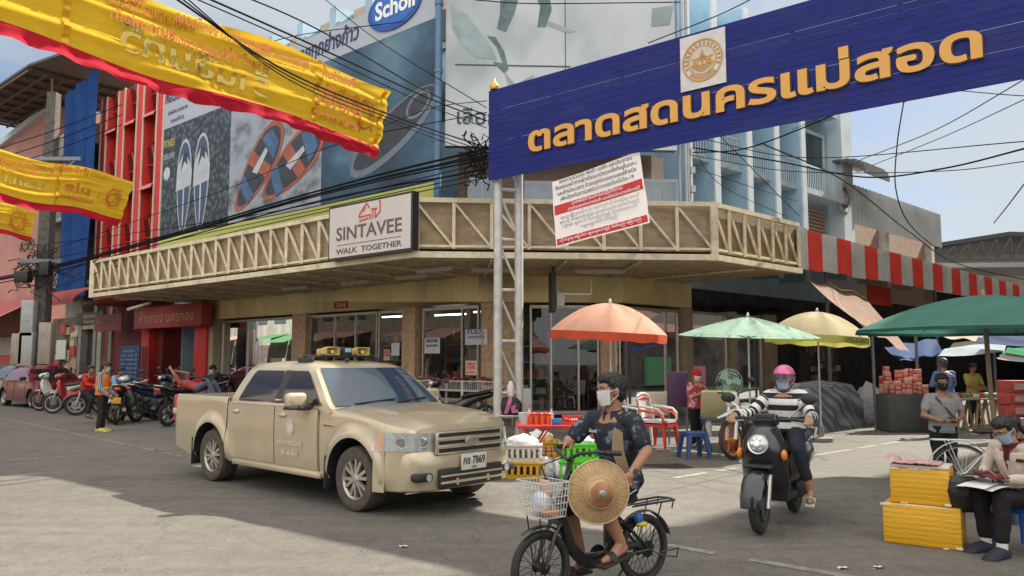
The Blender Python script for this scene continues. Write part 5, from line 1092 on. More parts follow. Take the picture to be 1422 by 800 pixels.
 def ws(u, v, inset=.05, off=.008):
  z=1.055+.415*v;
  for(a, b_)in zip(prof, prof[1:]):
   if a[0]<=z<=b_[0]:k=(z-a[0])/(b_[0]-a[0]); xf=a[2]+(b_[2]-a[2])*k; hw=a[3]+(b_[3]-a[3])*k
  w_=-1+2*u; w_*=.93; return V((xf+.13*hw/.8*(1-w_*w_)-.03*abs(w_)**6+off*.8, hw*w_, z+off*.8))
 m=MB(); m.grid(ws, 18, 8); m.build('windscreen', mat('windscreen_glass', (.030, .050, .075), .03, var=.1, spec=.8), parent=t)
 for y0, y1 in((-.55, .02), (.0, .55)):m=MB(); m.bar(ws(.5+y0/1.5, .02, off=.02), ws(.5+y1/1.5, .12, off=.02), .014); m.build('wiper', RUBP, parent=t)
 for sgn in(-1, 1):
  for nm, x0, x1 in(('rear', .47, 1.535), ('front', 1.555, 2.44)):
   m=MB()
   def dpt(u, v):
    x=x0+(x1-x0)*u; zlo=max(.36, zb(x)+.05 if x<.5 else .36);
    if nm=='rear':zlo=max(.36, .335+math.sqrt(max(0, .49**2-x*x)))
    z=zlo+(1.025-zlo)*v; return V((x, sgn*(yy(x, z)+.005), z))
   m.grid(dpt, 14, 10); d=m.build('door', PAINT, parent=t)
   g=MB(); ed=[dpt(0, k/10)for k in range(11)]+[dpt(1, k/10)for k in range(10, -1, -1)]+[dpt(1-k/14, 0)for k in range(1, 14)]
   g.tube([p+V((0, -sgn*.004, 0))for p in ed], .0042, n=5, closed=True); g.build('door_gap', RUBP, parent=d)
   xh=x0+.17; g=MB(); y0_=yy(xh, .93); g.rbox((xh, sgn*(y0_+.018), .93), (.17, .03, .028), .012); g.ell((xh, sgn*(y0_+.003), .925), (.075, .012, .035)); g.build('handle', PAINT, parent=d)
  m=MB(); m.tube([V((2.47, sgn*(yy(2.47, z)+.002), z))for z in(.34, .5, .7, .9, 1.0)], .005, n=5); m.tube([V((.41, sgn*(yy(.41, z)+.002), z))for z in(.5, .7, .9, 1.09)], .006, n=5); m.build('panel_gap', RUBP, parent=t)
  m=MB(); m.rbox((2.66, sgn*(yy(2.66, .86)+.004), .862), (.20, .012, .022), .005, 0); m.rbox((2.66, sgn*(yy(2.66, .86)+.008), .862), (.16, .012, .008), .003, 1); m.build('side_vent', [CHR, RUBP], parent=t)
  m=MB(); m.rbox((1.55, sgn*.83, .31), (1.95, .09, .07), .02); m.build('sill', PAINT, parent=t)
  for xm in(-.50, 2.62):m=MB(); m.rbox((xm, sgn*.74, .36), (.03, .28, .36), .01); m.build('mudflap', RUBP, parent=t)
  m=MB(); my=sgn*.99; m.rbox((2.20, my, 1.12), (.13, .24, .17), .045, 0, seg=3); m.rbox((2.135, my, 1.12), (.01, .19, .13), .004, 2); m.rbox((2.26, sgn*.90, 1.035), (.10, .20, .05), .015, 1); m.rbox((2.21, my, 1.035), (.14, .25, .035), .015, 1); m.build('mirror', [PAINT, RUBP, mat('mirror_silver', (.7, .72, .75), .03, 1, var=0)], parent=t)
  hl=MB()
  def hpt(u, v, off=.01):
   a=u; x=3.47+.39*min(1, a*1.35); z=.655+(.845-.655-.015*a)*v
   if a<=.74:y=yy(x, z)+off
   else:y=yy(3.86, z)+off-(a-.74)/.26*.22; x=3.865+off+.03*(a-.74)/.26
   return V((x, sgn*y, z))
  hl.grid(hpt, 14, 5); h=hl.build('headlight', LENS, parent=t)
  m=MB(); m.grid(lambda u, v:hpt(.03+.2*u, .05+.9*v, .014), 4, 4); m.build('indicator', mat('pale_amber_lens', (.60, .36, .22), .2), parent=h)
  m=MB()
  for(u, r_)in((.56, .055), (.84, .05)):p=hpt(u, .5, .016); m.lathe([(.001, .0), (r_*.6, .004), (r_, .0), (r_*1.08, .006)], p, V((.8, sgn*.6, 0)), 0, 18)
  m.build('reflector', CHR, parent=h)
  m=MB(); m.rbox((X0+.04, sgn*.775, .90), (.10, .14, .38), .03, 0); m.rbox((X0+.035, sgn*.78, .86), (.105, .145, .09), .02, 1); m.build('tail_light', [REDL, LENS], parent=t)
 m=MB(); N=28
 def bump(v, z, dx):w_=.84; y=w_*math.copysign(1-(1-abs(v))**1.0, v); y=w_*v; x=3.965+dx-.22*abs(v)**3.2-(.28*max(0, abs(v)-.82)/.18); return V((x, y*(1.0), z))
 levels=[(.245, -.07), (.265, -.01), (.40, .02), (.50, .025), (.60, .02), (.645, -.01), (.65, -.08)]
 m.loft([[bump(-1+2*j/N, z, dx)for j in range(N+1)]for z, dx in levels], 0, cap=False, closed=False)
 for sgn in(-1, 1):m.loft([[V((3.46+.0, sgn*yy(3.46, .5), z)), V((3.60, sgn*(yy(3.6, .5)+.006), z)), bump(sgn, z, dx)]for z, dx in levels], 0, cap=False, closed=False)
 bp_=m.build('bumper', PAINT, parent=t, smooth=40)
 m=MB(); m.rbox((3.985, 0, .375), (.05, .90, .20), .02, 0); m.rbox((4.0, 0, .335), (.05, .88, .026), .008, 1); m.rbox((4.0, 0, .40), (.05, .88, .02), .008, 1); m.rbox((4.0, -.22, .335), (.05, .03, .07), .006, 1); m.rbox((4.0, .22, .335), (.05, .03, .07), .006, 1); m.build('air_intake', [RUBP, PAINT], parent=bp_)
 for sgn in(-1, 1):
  m=MB(); m.rbox((3.90, sgn*.60, .40), (.12, .22, .085), .03, 0); m.disc((3.965, sgn*.56, .40), (1, 0, 0), .035, 1, 16); m.build('fog_lamp_recess', [RUBP, LENS], parent=bp_)
 m=MB(); m.rbox((3.945, 0, .725), (.05, .92, .235), .03, 0); gr_=m.build('grille', RUBP, parent=t)
 DCH=mat('dusty_chrome', (.55, .50, .40), .3, .7, var=.15)
 for zz, h in((.83, .02), (.765, .040), (.69, .040), (.622, .02)):m=MB(); m.rbox((3.975, 0, zz), (.03, .92, h), .01); m.build('grille_bar', DCH, parent=gr_)
 m=MB()
 for sgn in(-1, 1):m.rbox((3.965, sgn*.46, .725), (.04, .03, .22), .01)
 m.build('grille_surround', DCH, parent=gr_)
 m=MB(); m.ell((3.995, 0, .728), (.014, .105, .05)); m.build('oval_badge', mat('badge_dull', (.36, .34, .30), .35, .6), parent=gr_)
 def plate(x, z, nx):
  m=MB(); m.rbox((x, 0, z), (.012, .36, .16), .004, 0); m.build('number_plate', [mat('plate_white', (.60, .58, .54), .5)], parent=t)
  m=MB(); yd=V((0, nx, 0)); m.text('กข 7869', V((x+nx*.007, 0, z-.02)), yd, Z, .11, 0, ext=.002, bold=.02, width=.31, lift=.001); m.text('ตาก', V((x+nx*.007, 0, z-.066)), yd, Z, .04, 0, ext=.002, width=.06, lift=.001); m.build('plate_lettering', mat('plate_ink', (.03, .03, .03), .5), parent=t)
 plate(4.025, .52, 1)
 for x in(0, WB):
  for sgn in(-1, 1):
   e=bpy.data.objects.new('wheel', None); col.objects.link(e); e.parent=t; e.location=(x, sgn*.735, Rw); ax=V((0, sgn, 0))
   m=MB(); tyre(m, (0, 0, 0), ax, Rw, .25, 0, 44, .63); m.build('tyre', mat('dusty_tyre', (.085, .070, .055), .9, var=.35, scale=9, bump=.3, bscale=50, dirt=.3), parent=e)
   m=MB(); rr=Rw*.63; m.lathe([(rr*.98, -.09), (rr*.93, .0), (rr*.92, .085), (rr*1.0, .105), (rr*1.02, .10)], (0, 0, 0), ax, 0, 36); m.disc((0, 0, 0), ax, rr*.9, 1, 30, .01); m.lathe([(.001, .105), (.04, .10), (.055, .085), (.06, .05)], (0, 0, 0), ax, 0, 20)
   xq, yq=V((1, 0, 0)), V((0, 0, 1))
   for k in range(6):
    for d in(-.115, .115):
     a=2*math.pi*k/6+d+.3; a2=2*math.pi*k/6+d*1.9+.3; m.bar((xq*math.cos(a)+yq*math.sin(a))*.045+ax*.078, (xq*math.cos(a2)+yq*math.sin(a2))*rr*.96+ax*.075, .034, .035, up=ax)
   m.build('rim', [mat('dusty_alloy', (.46, .43, .38), .4, .6, var=.2), RUBP], parent=e)
 WP=mat('faded_white_decal', (.60, .57, .48), .6, var=.15, scale=40)
 for sgn in(-1, 1):
  xc=1.90; yv=yy(xc, .72)+.010; xd=V((-sgn, 0, 0)); xd=V((1, 0, 0))if sgn<0 else V((-1, 0, 0)); o=V((xc, sgn*yv, 0))
  m=MB(); m.disc(o+Z*.80, V((0, sgn, 0)), .085, 0, 24, .003); m.lathe([(.06, .0032), (.06, .005), (.066, .005), (.066, .0032)], o+Z*.80, V((0, sgn, 0)), 1, 24); m.build('door_seal', [WP, mat('seal_grey', (.36, .34, .30), .6)], parent=t)
  m=MB(); m.text('เทศบาลนครแม่สอด', o+Z*.60, xd, Z, .085, 0, ext=.003, bold=.025, width=.50); m.text('001-60-0010', o+Z*.485, xd, Z, .085, 0, ext=.003, bold=.025, width=.33); m.build('door_lettering', WP, parent=t)
 m=MB(); m.rbox((1.62, 0, 1.615), (.05, 1.06, .03), .01)
 for y in(-.5, .5):m.rbox((1.62, y, 1.565), (.30, .05, .08), .015)
 m.build('roof_rack', RUBP, parent=t, bevel=0)
 ZL=-.035
 HORN=mat('horn_cream', (.50, .36, .10), .5, var=.1)
 for y in(-.14, .32):
  m=MB(); rr_=lambda s_, x:[V((x, y+s_*a*1.15, 1.67+s_*b_*.85))for a, b_ in((-.078, -.05), (.078, -.05), (.09, -.03), (.09, .05), (.078, .072), (-.078, .072), (-.09, .05), (-.09, -.03))]
  m.loft([rr_(.45, 1.42), rr_(.75, 1.50), rr_(1.0, 1.66), rr_(.90, 1.663), rr_(.5, 1.58)], 0); m.rbox((1.40, y, 1.67), (.10, .09, .08), .02, 0); m.lathe([(.0, .0), (.02, .03), (.022, .07), (.0, .075)], (1.58, y, 1.67), (1, 0, 0), 1, 12); sp=m.build('horn_loudspeaker', [HORN, mat('horn_pale', (.66, .60, .45), .5)], parent=t)
  m=MB(); m.bar((1.55, y, 1.58), (1.55, y, 1.66), .05); m.build('bracket', RUBP, parent=sp)
 m=MB(); m.rbox((1.58, .09, 1.67), (.14, .14, .12), .02); m.rbox((1.655, .09, 1.69), (.01, .09, .05), .003, 1); m.build('amplifier_box', [RUBP, mat('pale_blue_label', (.35, .45, .62), .5)], parent=t)
 m=MB(); m.ell((1.9, -.1, 1.57), (.04, .03, .025)); m.tube([(1.9, -.1, 1.585), (1.6, -.1, 1.60)], .004, n=5); m.build('antenna', RUBP, parent=t)
truck()
# -- parked red saloon and the dark car behind it
def saloon(loc, rz, label, paint, sc=1):
 t=thing('parked_car', label, 'car', loc, rz); L2, W, wb=2.2, .86, 2.6
 def belt(x):return .92-.02*abs(x)-.10*max(0, x-.9)-.02*max(0, -1.2-x)
 def half(x, z):w_=W*(1-.10*max(0, abs(x)-1.3)**2/.81)+.02*math.sin(math.pi*min(1, z)); return w_
 def zb(x):
  z=.22
  for c in(-1.3, 1.3):
   d=abs(x-c)
   if d<.36:z=max(z, .30+math.sqrt(.36**2-d*d))
  return z
 m=MB(); xs=sorted(set([-L2+2*L2*i/60 for i in range(61)]+[c+.36*math.cos(math.pi*k/16)for c in(-1.3, 1.3)for k in range(17)]))
 for sgn in(-1, 1):
  m.loft([[V((x, sgn*half(x, z), z))for z in[zb(x)+(belt(x)-zb(x))*k/6 for k in range(7)]]for x in xs], 0, cap=False, closed=False)
  for c in(-1.3, 1.3):m.loft([[V((c+.36*math.cos(a), sgn*half(c, .5), .30+.36*math.sin(a))), V((c+.36*math.cos(a), sgn*.5, .30+.36*math.sin(a)))]for a in[math.pi*k/16 for k in range(17)]], 1, cap=False, closed=False)
 m.loft([[V((x, half(x, .9)*(-1+j/4), belt(x)+.03*(1-abs(-1+j/4)**3)))for j in range(9)]for x in xs], 0, cap=False, closed=False)
 for g_ in(-1, 1):m.loft([[V((g_*(L2+.04*(1-abs(-1+j/4)**2)), half(L2, .5)*(-1+j/4), z))for j in range(9)]for z in(.22, .5, belt(g_*L2))], 0, cap=False, closed=False)
 m.box((0, 0, .35), (3.6, 1.0, .2), 1); m.build('body', [paint, RUBP], parent=t, smooth=40)
 c=MB(); pr=[(.90, -1.55, 1.05, .80), (1.10, -1.2, .72, .74), (1.30, -.82, .32, .64), (1.40, -.55, .05, .52), (1.43, -.3, -.1, .3)]
 def ring(z, a, b, w_):return[V((x, y, z))for x, y in[(b+.1*(1-(v*.25)**2)-.1, w_*v/4)for v in range(-4, 5)]+[(b+(a-b)*k/6, w_)for k in range(1, 6)]+[(a, w_*v/4)for v in range(4, -5, -1)]+[(a+(b-a)*k/6, -w_)for k in range(1, 6)]]
 c.loft([ring(*p)for p in pr], 0); c.build('cabin', [paint], parent=t, smooth=50)
 for sgn in(-1, 1):
  for a0, a1, b0, b1 in((-1.05, -.25, -.62, -.25), (-.17, .72, -.17, .30)):
   g=MB(); g.grid(lambda u, v:V(((a0+(a1-a0)*u)*(1-v)+(b0+(b1-b0)*u)*v, sgn*(.782-.155*v), .94+.36*v)), 8, 4); g.build('window', VGL, parent=t)
  for x0, x1 in((-.95, -.2), (-.18, .85)):
   g=MB();
   ed=[V((x0, sgn*(half(x0, z)+.001), z))for z in(.3, .5, .7, .88)]+[V((x1, sgn*(half(x1, z)+.001), z))for z in(.88, .7, .5, .3)]; g.tube(ed, .006, n=5, closed=True); g.rbox((x0+.16, sgn*(half(0, .7)+.012), .74), (.16, .025, .025), .01); g.build('door', RUBP, parent=t)
  g=MB(); g.rbox((.78, sgn*.94, .98), (.14, .2, .12), .04); g.build('mirror', RUBP if 'dark' in label else paint, parent=t)
  g=MB(); g.ell((2.0, sgn*.62, .66), (.22, .16, .09)); g.build('headlight', LENS, parent=t)
  for x in(-1.3, 1.3):
   e=bpy.data.objects.new('wheel', None); col.objects.link(e); e.parent=t; e.location=(x, sgn*.74, .30); q=MB(); tyre(q, (0, 0, 0), V((0, sgn, 0)), .30, .2, 0, 28, .66); q.build('tyre', RUB, parent=e); q=MB(); q.lathe([(.001, .09), (.05, .085), (.10, .06), (.19, .08), (.2, .095)], (0, 0, 0), V((0, sgn, 0)), 0, 24); q.build('rim', ALLOY, parent=e)
 g=MB(); g.grid(lambda u, v:V((1.0-.62*v+.10*(1-(2*u-1)**2)-.08, (.72-.14*v)*(2*u-1), .93+.36*v)), 8, 4); g.build('windscreen', VGL, parent=t)
 return t
pc=gr(30, 566); hd=LF.u
saloon((pc.x+.2, pc.y+.9, 0), yaw(hd), 'dark red parked saloon car at the left edge of the road', mat('dark_red_paint', (.20, .012, .016), .25, .2, var=.06, coat=.9))
p_=LF.pt(LF.sx(75, 1.0), 1.0, 0); saloon((p_.x-1.2, p_.y+.4, 0), yaw(hd), 'black parked car half hidden behind the dark red car', mat('black_car_paint', (.012, .013, .016), .22, .2, var=.06, coat=.9))
# -- underbone motorbikes
SEATM=mat('black_seat_vinyl', (.018, .018, .018), .55, var=.2, bump=.1)
def motorbike(label, p1, p2=None, loc=(0, 0, 0), rz=0, group=None, wheel='spoke', rimm=ALLOY, lean=0, plate=None, cover=True, basket=False, steer=0):
 """+X is forward, rear axle at x = 0, front axle at x = 1.22"""
 p2=p2 or RUBP; t=thing('motorbike', label, 'motorbike', loc, rz, group); t.rotation_euler=(lean, 0, rz); Rw=.275
 mk=(lambda n, p, o:spoke_wheel(n, p, o, Rw, .075, rimm))if wheel=='spoke' else(lambda n, p, o:cast_wheel(n, p, o, Rw, .085, rimm))
 mk('wheel', t, (0, 0, Rw)); mk('wheel', t, (1.22, 0, Rw))
 m=MB()
 for s in(-1, 1):m.tube([(1.22, s*.075, Rw), (1.14, s*.075, .56), (1.06, s*.06, .78)], [.022, .026, .024], n=8)
 m.build('fork', ALLOY, parent=t)
 m=MB(); n=12
 def arc(cx, cz, r_, a0, a1, w0, w1, mb, k=10):
  mb.loft([[V((cx+(r_+.012*(1-abs(v)))*math.cos(a), (w0+(w1-w0)*i/k)*v, cz+(r_+.018*(1-abs(v)))*math.sin(a)))for v in(-1, -.8, 0, .8, 1)]for i, a in enumerate([R(a0+(a1-a0)*i/k)for i in range(k+1)])], 0, cap=False, closed=False)
 arc(1.22, Rw, .31, -8, 150, .05, .075, m); m.build('front_mudguard', p1, parent=t)
 m=MB(); rings=[]
 for z, x, w_, d in((.36, .86, .10, .10), (.50, .93, .19, .10), (.66, .99, .20, .12), (.80, 1.03, .15, .12), (.90, 1.04, .09, .08)):
  rings.append([V((x+d*math.cos(a)*(1 if math.cos(a)>0 else .4), w_*math.sin(a), z))for a in[2*math.pi*k/14 for k in range(14)]])
 m.loft(rings, 0); m.build('leg_shield', p1, parent=t)
 m=MB(); m.ell((1.06, 0, .985), (.13, .14, .085)); m.rbox((1.0, 0, 1.05), (.12, .12, .05), .02); cw=m.build('handlebar_cowl', p1, parent=t)
 m=MB(); m.ell((1.135, 0, .985), (.065, .11, .06)); m.build('headlight', LENS, parent=cw)
 m=MB(); m.tube([(.90, -.33, 1.0), (.97, -.2, 1.02), (1.0, 0, 1.03), (.97, .2, 1.02), (.90, .33, 1.0)], .014, n=8)
 for s in(-1, 1):m.tube([(.93, s*.26, 1.01), (.88, s*.37, .995)], .02, n=8); m.tube([(.98, s*.22, 1.0), (.93, s*.36, .98)], .007, n=5)
 m.build('handlebar', RUBP, parent=t)
 for s in(-1, 1):
  m=MB(); m.tube([(.96, s*.2, 1.03), (.95, s*.27, 1.13), (.95, s*.31, 1.17)], .006, n=5); m.ell((.95, s*.33, 1.19), (.018, .055, .04)); m.build('mirror', [RUBP], parent=t)
 m=MB(); rings=[]
 for x, z, w_, h in((.88, .46, .06, .12), (.66, .46, .075, .12), (.46, .56, .085, .13), (.22, .66, .10, .09), (-.06, .73, .10, .075), (-.30, .80, .065, .05), (-.42, .84, .02, .02)):
  rings.append([V((x, w_*math.cos(a), z+h*math.sin(a)))for a in[2*math.pi*k/12 for k in range(12)]])
 m.loft(rings, 0); m.build('side_fairing', p1, parent=t)
 m=MB(); rings=[]
 for x, z, w_, h in((.50, .70, .06, .03), (.40, .735, .105, .045), (.15, .76, .125, .05), (-.02, .79, .13, .05), (-.28, .835, .11, .045), (-.36, .85, .06, .025)):
  rings.append([V((x, w_*math.cos(a), z+h*math.sin(a)))for a in[2*math.pi*k/12 for k in range(12)]])
 m.loft(rings, 0); m.build('seat', SEATM, parent=t)
 m=MB(); m.tube([(-.1, -.13, .80), (-.38, -.12, .88), (-.47, 0, .89), (-.38, .12, .88), (-.1, .13, .80)], .013, n=7); m.build('grab_rail', ALLOY, parent=t)
 m=MB(); m.ell((-.40, 0, .79), (.05, .085, .045)); m.build('tail_light', REDL, parent=t)
 m=MB(); m.loft([[V((x, v*.055, z))for v in(-1, 0, 1)]for x, z in((-.05, .60), (-.25, .60), (-.38, .52), (-.46, .38))], 0, cap=False, closed=False); m.rbox((-.44, 0, .55), (.02, .19, .13), .004, 1 if plate else 0); m.build('rear_mudguard', [RUBP, plate or RUBP], parent=t)
 m=MB(); m.rbox((.56, 0, .31), (.34, .22, .20), .05); m.lathe([(.0, -.14), (.075, -.14), (.09, -.11), (.09, .11), (.075, .14), (0, .14)], (.52, 0, .30), (0, 1, 0), 0, 18); m.tube([(.72, 0, .34), (.86, 0, .36)], .07, n=12)
 for k in range(5):m.lathe([(.085, 0), (.085, .008), (.06, .008)], (.73+k*.028, 0, .345+k*.003), (1, 0, .08), 0, 12)
 m.build('engine', DKM, parent=t)
 m=MB(); m.tube([(.72, -.08, .24), (.60, -.13, .17), (.30, -.15, .19), (.1, -.16, .25)], .018, n=8); m.tube([(.12, -.16, .245), (-.10, -.165, .30), (-.32, -.17, .36)], [.035, .05, .045], n=12); m.build('exhaust', [mat('exhaust_dull', (.16, .15, .14), .35, .8, var=.3)], parent=t)
 m=MB()
 for s in(-1, 1):m.bar((.44, s*.09, .33), (0, s*.085, Rw), .03, .045); m.tube([(-.02, s*.10, .33), (.02, s*.105, .62)], .026, n=8)
 m.rbox((.2, .10, .31), (.46, .03, .10), .02); m.build('swing_arm', DKM, parent=t)
 m=MB(); m.bar((.50, -.24, .24), (.50, .24, .24), .025); m.tube([(.40, .08, .22), (.32, .20, .02)], .014, n=7); m.tube([(.36, .10, .24), (.22, .18, .0)], .012, n=6); m.build('stand', RUBP, parent=t)
 if basket:
  m=MB()
  for k in range(7):
   y=-.15+k*.05; m.tube([(1.16, y, .92), (1.16, y, .70), (1.36, y, .70), (1.38, y, .92)], .004, n=4)
  for zz in(.72, .8, .92):m.tube([(1.16, -.15, zz), (1.38, -.15, zz), (1.38, .15, zz), (1.16, .15, zz)], .005, n=4, closed=True)
  m.build('basket', RUBP, parent=t)
 if wheel=='spoke' and rimm is ALLOY:pass
 return t
PW, PBK, PBL, PRD, PSL=mat('white_bike_plastic', (.62, .62, .60), .3, coat=.5), mat('black_bike_plastic', (.014, .014, .016), .3, coat=.5), mat('blue_bike_plastic', (.015, .03, .14), .3, coat=.5), mat('red_bike_plastic', (.34, .02, .02), .3, coat=.5), mat('silver_bike_plastic', (.34, .34, .35), .3, .4, coat=.4)
YP=mat('yellow_plate', (.62, .36, .03), .5)
gpk='motorbikes parked in a row before the red shop'
def bike_at(px, py, ang, *a, **k):
 p=gr(px, py); o=motorbike(*a, loc=(p.x, p.y, 0), rz=ang, group=gpk, **k); o.scale=(1.12, )*3; return o
a0=yaw(-LF.out)
ao=yaw(LF.out)
bike_at(112, 571, ao-.95, 'white and black parked motorbike nearest the red car', PW, lean=-.10)
bike_at(140, 574, ao-.75, 'red and white parked motorbike behind the man in the orange vest', PRD, lean=.0)
bike_at(160, 590, a0+1.05, 'black parked motorbike with a yellow number plate showing', PBK, wheel='spoke', plate=YP, lean=.08)
bike_at(188, 586, a0+.45, 'blue parked motorbike right of the yellow plate', PBL, wheel='cast', lean=.12)
bike_at(222, 583, ao+.25, 'silver and black parked motorbike with a small front wheel', PSL, wheel='spoke', lean=-.08)
bike_at(232, 592, a0+.35, 'black parked motorbike with thick tyres beside the pickup tail', PBK, wheel='cast', lean=.10)
bike_at(262, 581, a0+.3, 'black motorbike with a blue seat behind the pickup tail', PBK, PBL, wheel='cast', lean=.10)
bike_at(206, 580, a0+.1, 'dark blue parked motorbike in the middle of the row', PBL, PBK, wheel='spoke', lean=.06)
bike_at(178, 575, ao-.4, 'red parked motorbike deep in the row before the notice board', PRD, wheel='cast', lean=-.06)
bike_at(290, 580, ao-.3, 'dark motorbike behind the pickup bed under the person in a dark jacket', PBK, lean=.05)
p=LF.pt(LF.sx(640, 1.0), 1.0, .12); motorbike('black parked motorbike behind the bonnet of the pickup by the shoe racks', PBK, loc=(p.x+.55, p.y-.4, .12), rz=R(200), wheel='cast', lean=.1)
# -- white trail bike with orange rims
def trail_bike():
 p=gr(1024, 639); t=thing('trail_bike', 'white parked trail bike with orange spoked rims behind the scooter', 'motorbike', (p.x+.92, p.y+.92, 0), R(225)); t.rotation_euler=(.12, 0, R(222))
 OR=mat('orange_rim', (.60, .22, .03), .4, .3); spoke_wheel('wheel', t, (0, 0, .29), .29, .075, OR); spoke_wheel('wheel', t, (1.3, 0, .31), .31, .07, OR)
 m=MB()
 for s in(-1, 1):m.tube([(1.3, s*.08, .31), (1.16, s*.08, .72), (1.06, s*.08, .98)], [.03, .028, .022], n=8)
 m.build('fork', PW, parent=t)
 m=MB(); m.loft([[V((x, v*w_, z+.02*(1-abs(v))))for v in(-1, -.5, 0, .5, 1)]for x, z, w_ in((1.0, .80, .06), (1.2, .76, .08), (1.42, .70, .07), (1.62, .66, .03))], 0, cap=False, closed=False); m.build('front_mudguard', PW, parent=t)
 m=MB(); m.rbox((1.13, 0, .95), (.06, .22, .22), .03); m.ell((1.17, 0, .95), (.03, .075, .065), 1); m.build('headlight', [PW, LENS], parent=t)
 m=MB(); m.loft([[V((x, w_*math.cos(a), z+h*math.sin(a)))for a in[2*math.pi*k/12 for k in range(12)]]for x, z, w_, h in((1.0, .72, .16, .10), (.78, .78, .15, .11), (.5, .74, .09, .06), (.2, .76, .10, .05), (-.2, .82, .07, .03), (-.45, .88, .05, .015))], 0); m.build('tank_shroud', PW, parent=t)
 m=MB(); m.loft([[V((x, w_*math.cos(a), z+h*math.sin(a)))for a in[2*math.pi*k/10 for k in range(10)]]for x, z, w_, h in((.75, .86, .06, .03), (.4, .82, .10, .04), (0, .84, .10, .04), (-.2, .87, .06, .03))], 0); m.build('seat', SEATM, parent=t)
 m=MB(); m.rbox((.62, 0, .38), (.40, .24, .32), .06); m.bar((.5, .09, .36), (0, .09, .29), .03, .05); m.bar((.5, -.09, .36), (0, -.09, .29), .03, .05); m.tube([(.3, 0, .35), (.25, 0, .7)], .03, n=8); m.tube([(.95, 0, .9), (.9, 0, .45), (.6, 0, .22)], .025, n=8); m.tube([(.7, -.12, .3), (.2, -.15, .5), (-.2, -.15, .62)], [.02, .045, .05], n=10); m.build('engine', DKM, parent=t)
 m=MB(); m.tube([(.93, -.38, 1.08), (1.02, -.2, 1.06), (1.05, 0, 1.02), (1.02, .2, 1.06), (.93, .38, 1.08)], .014, n=8); m.build('handlebar', RUBP, parent=t)
 for s in(-1, 1):m=MB(); m.tube([(1.0, s*.22, 1.06), (.98, s*.28, 1.2)], .006, n=5); m.ell((.98, s*.3, 1.23), (.018, .06, .045)); m.build('mirror', RUBP, parent=t)
 m=MB(); m.tube([(.45, .1, .3), (.38, .24, .02)], .014, n=6); m.build('stand', RUBP, parent=t)
trail_bike()
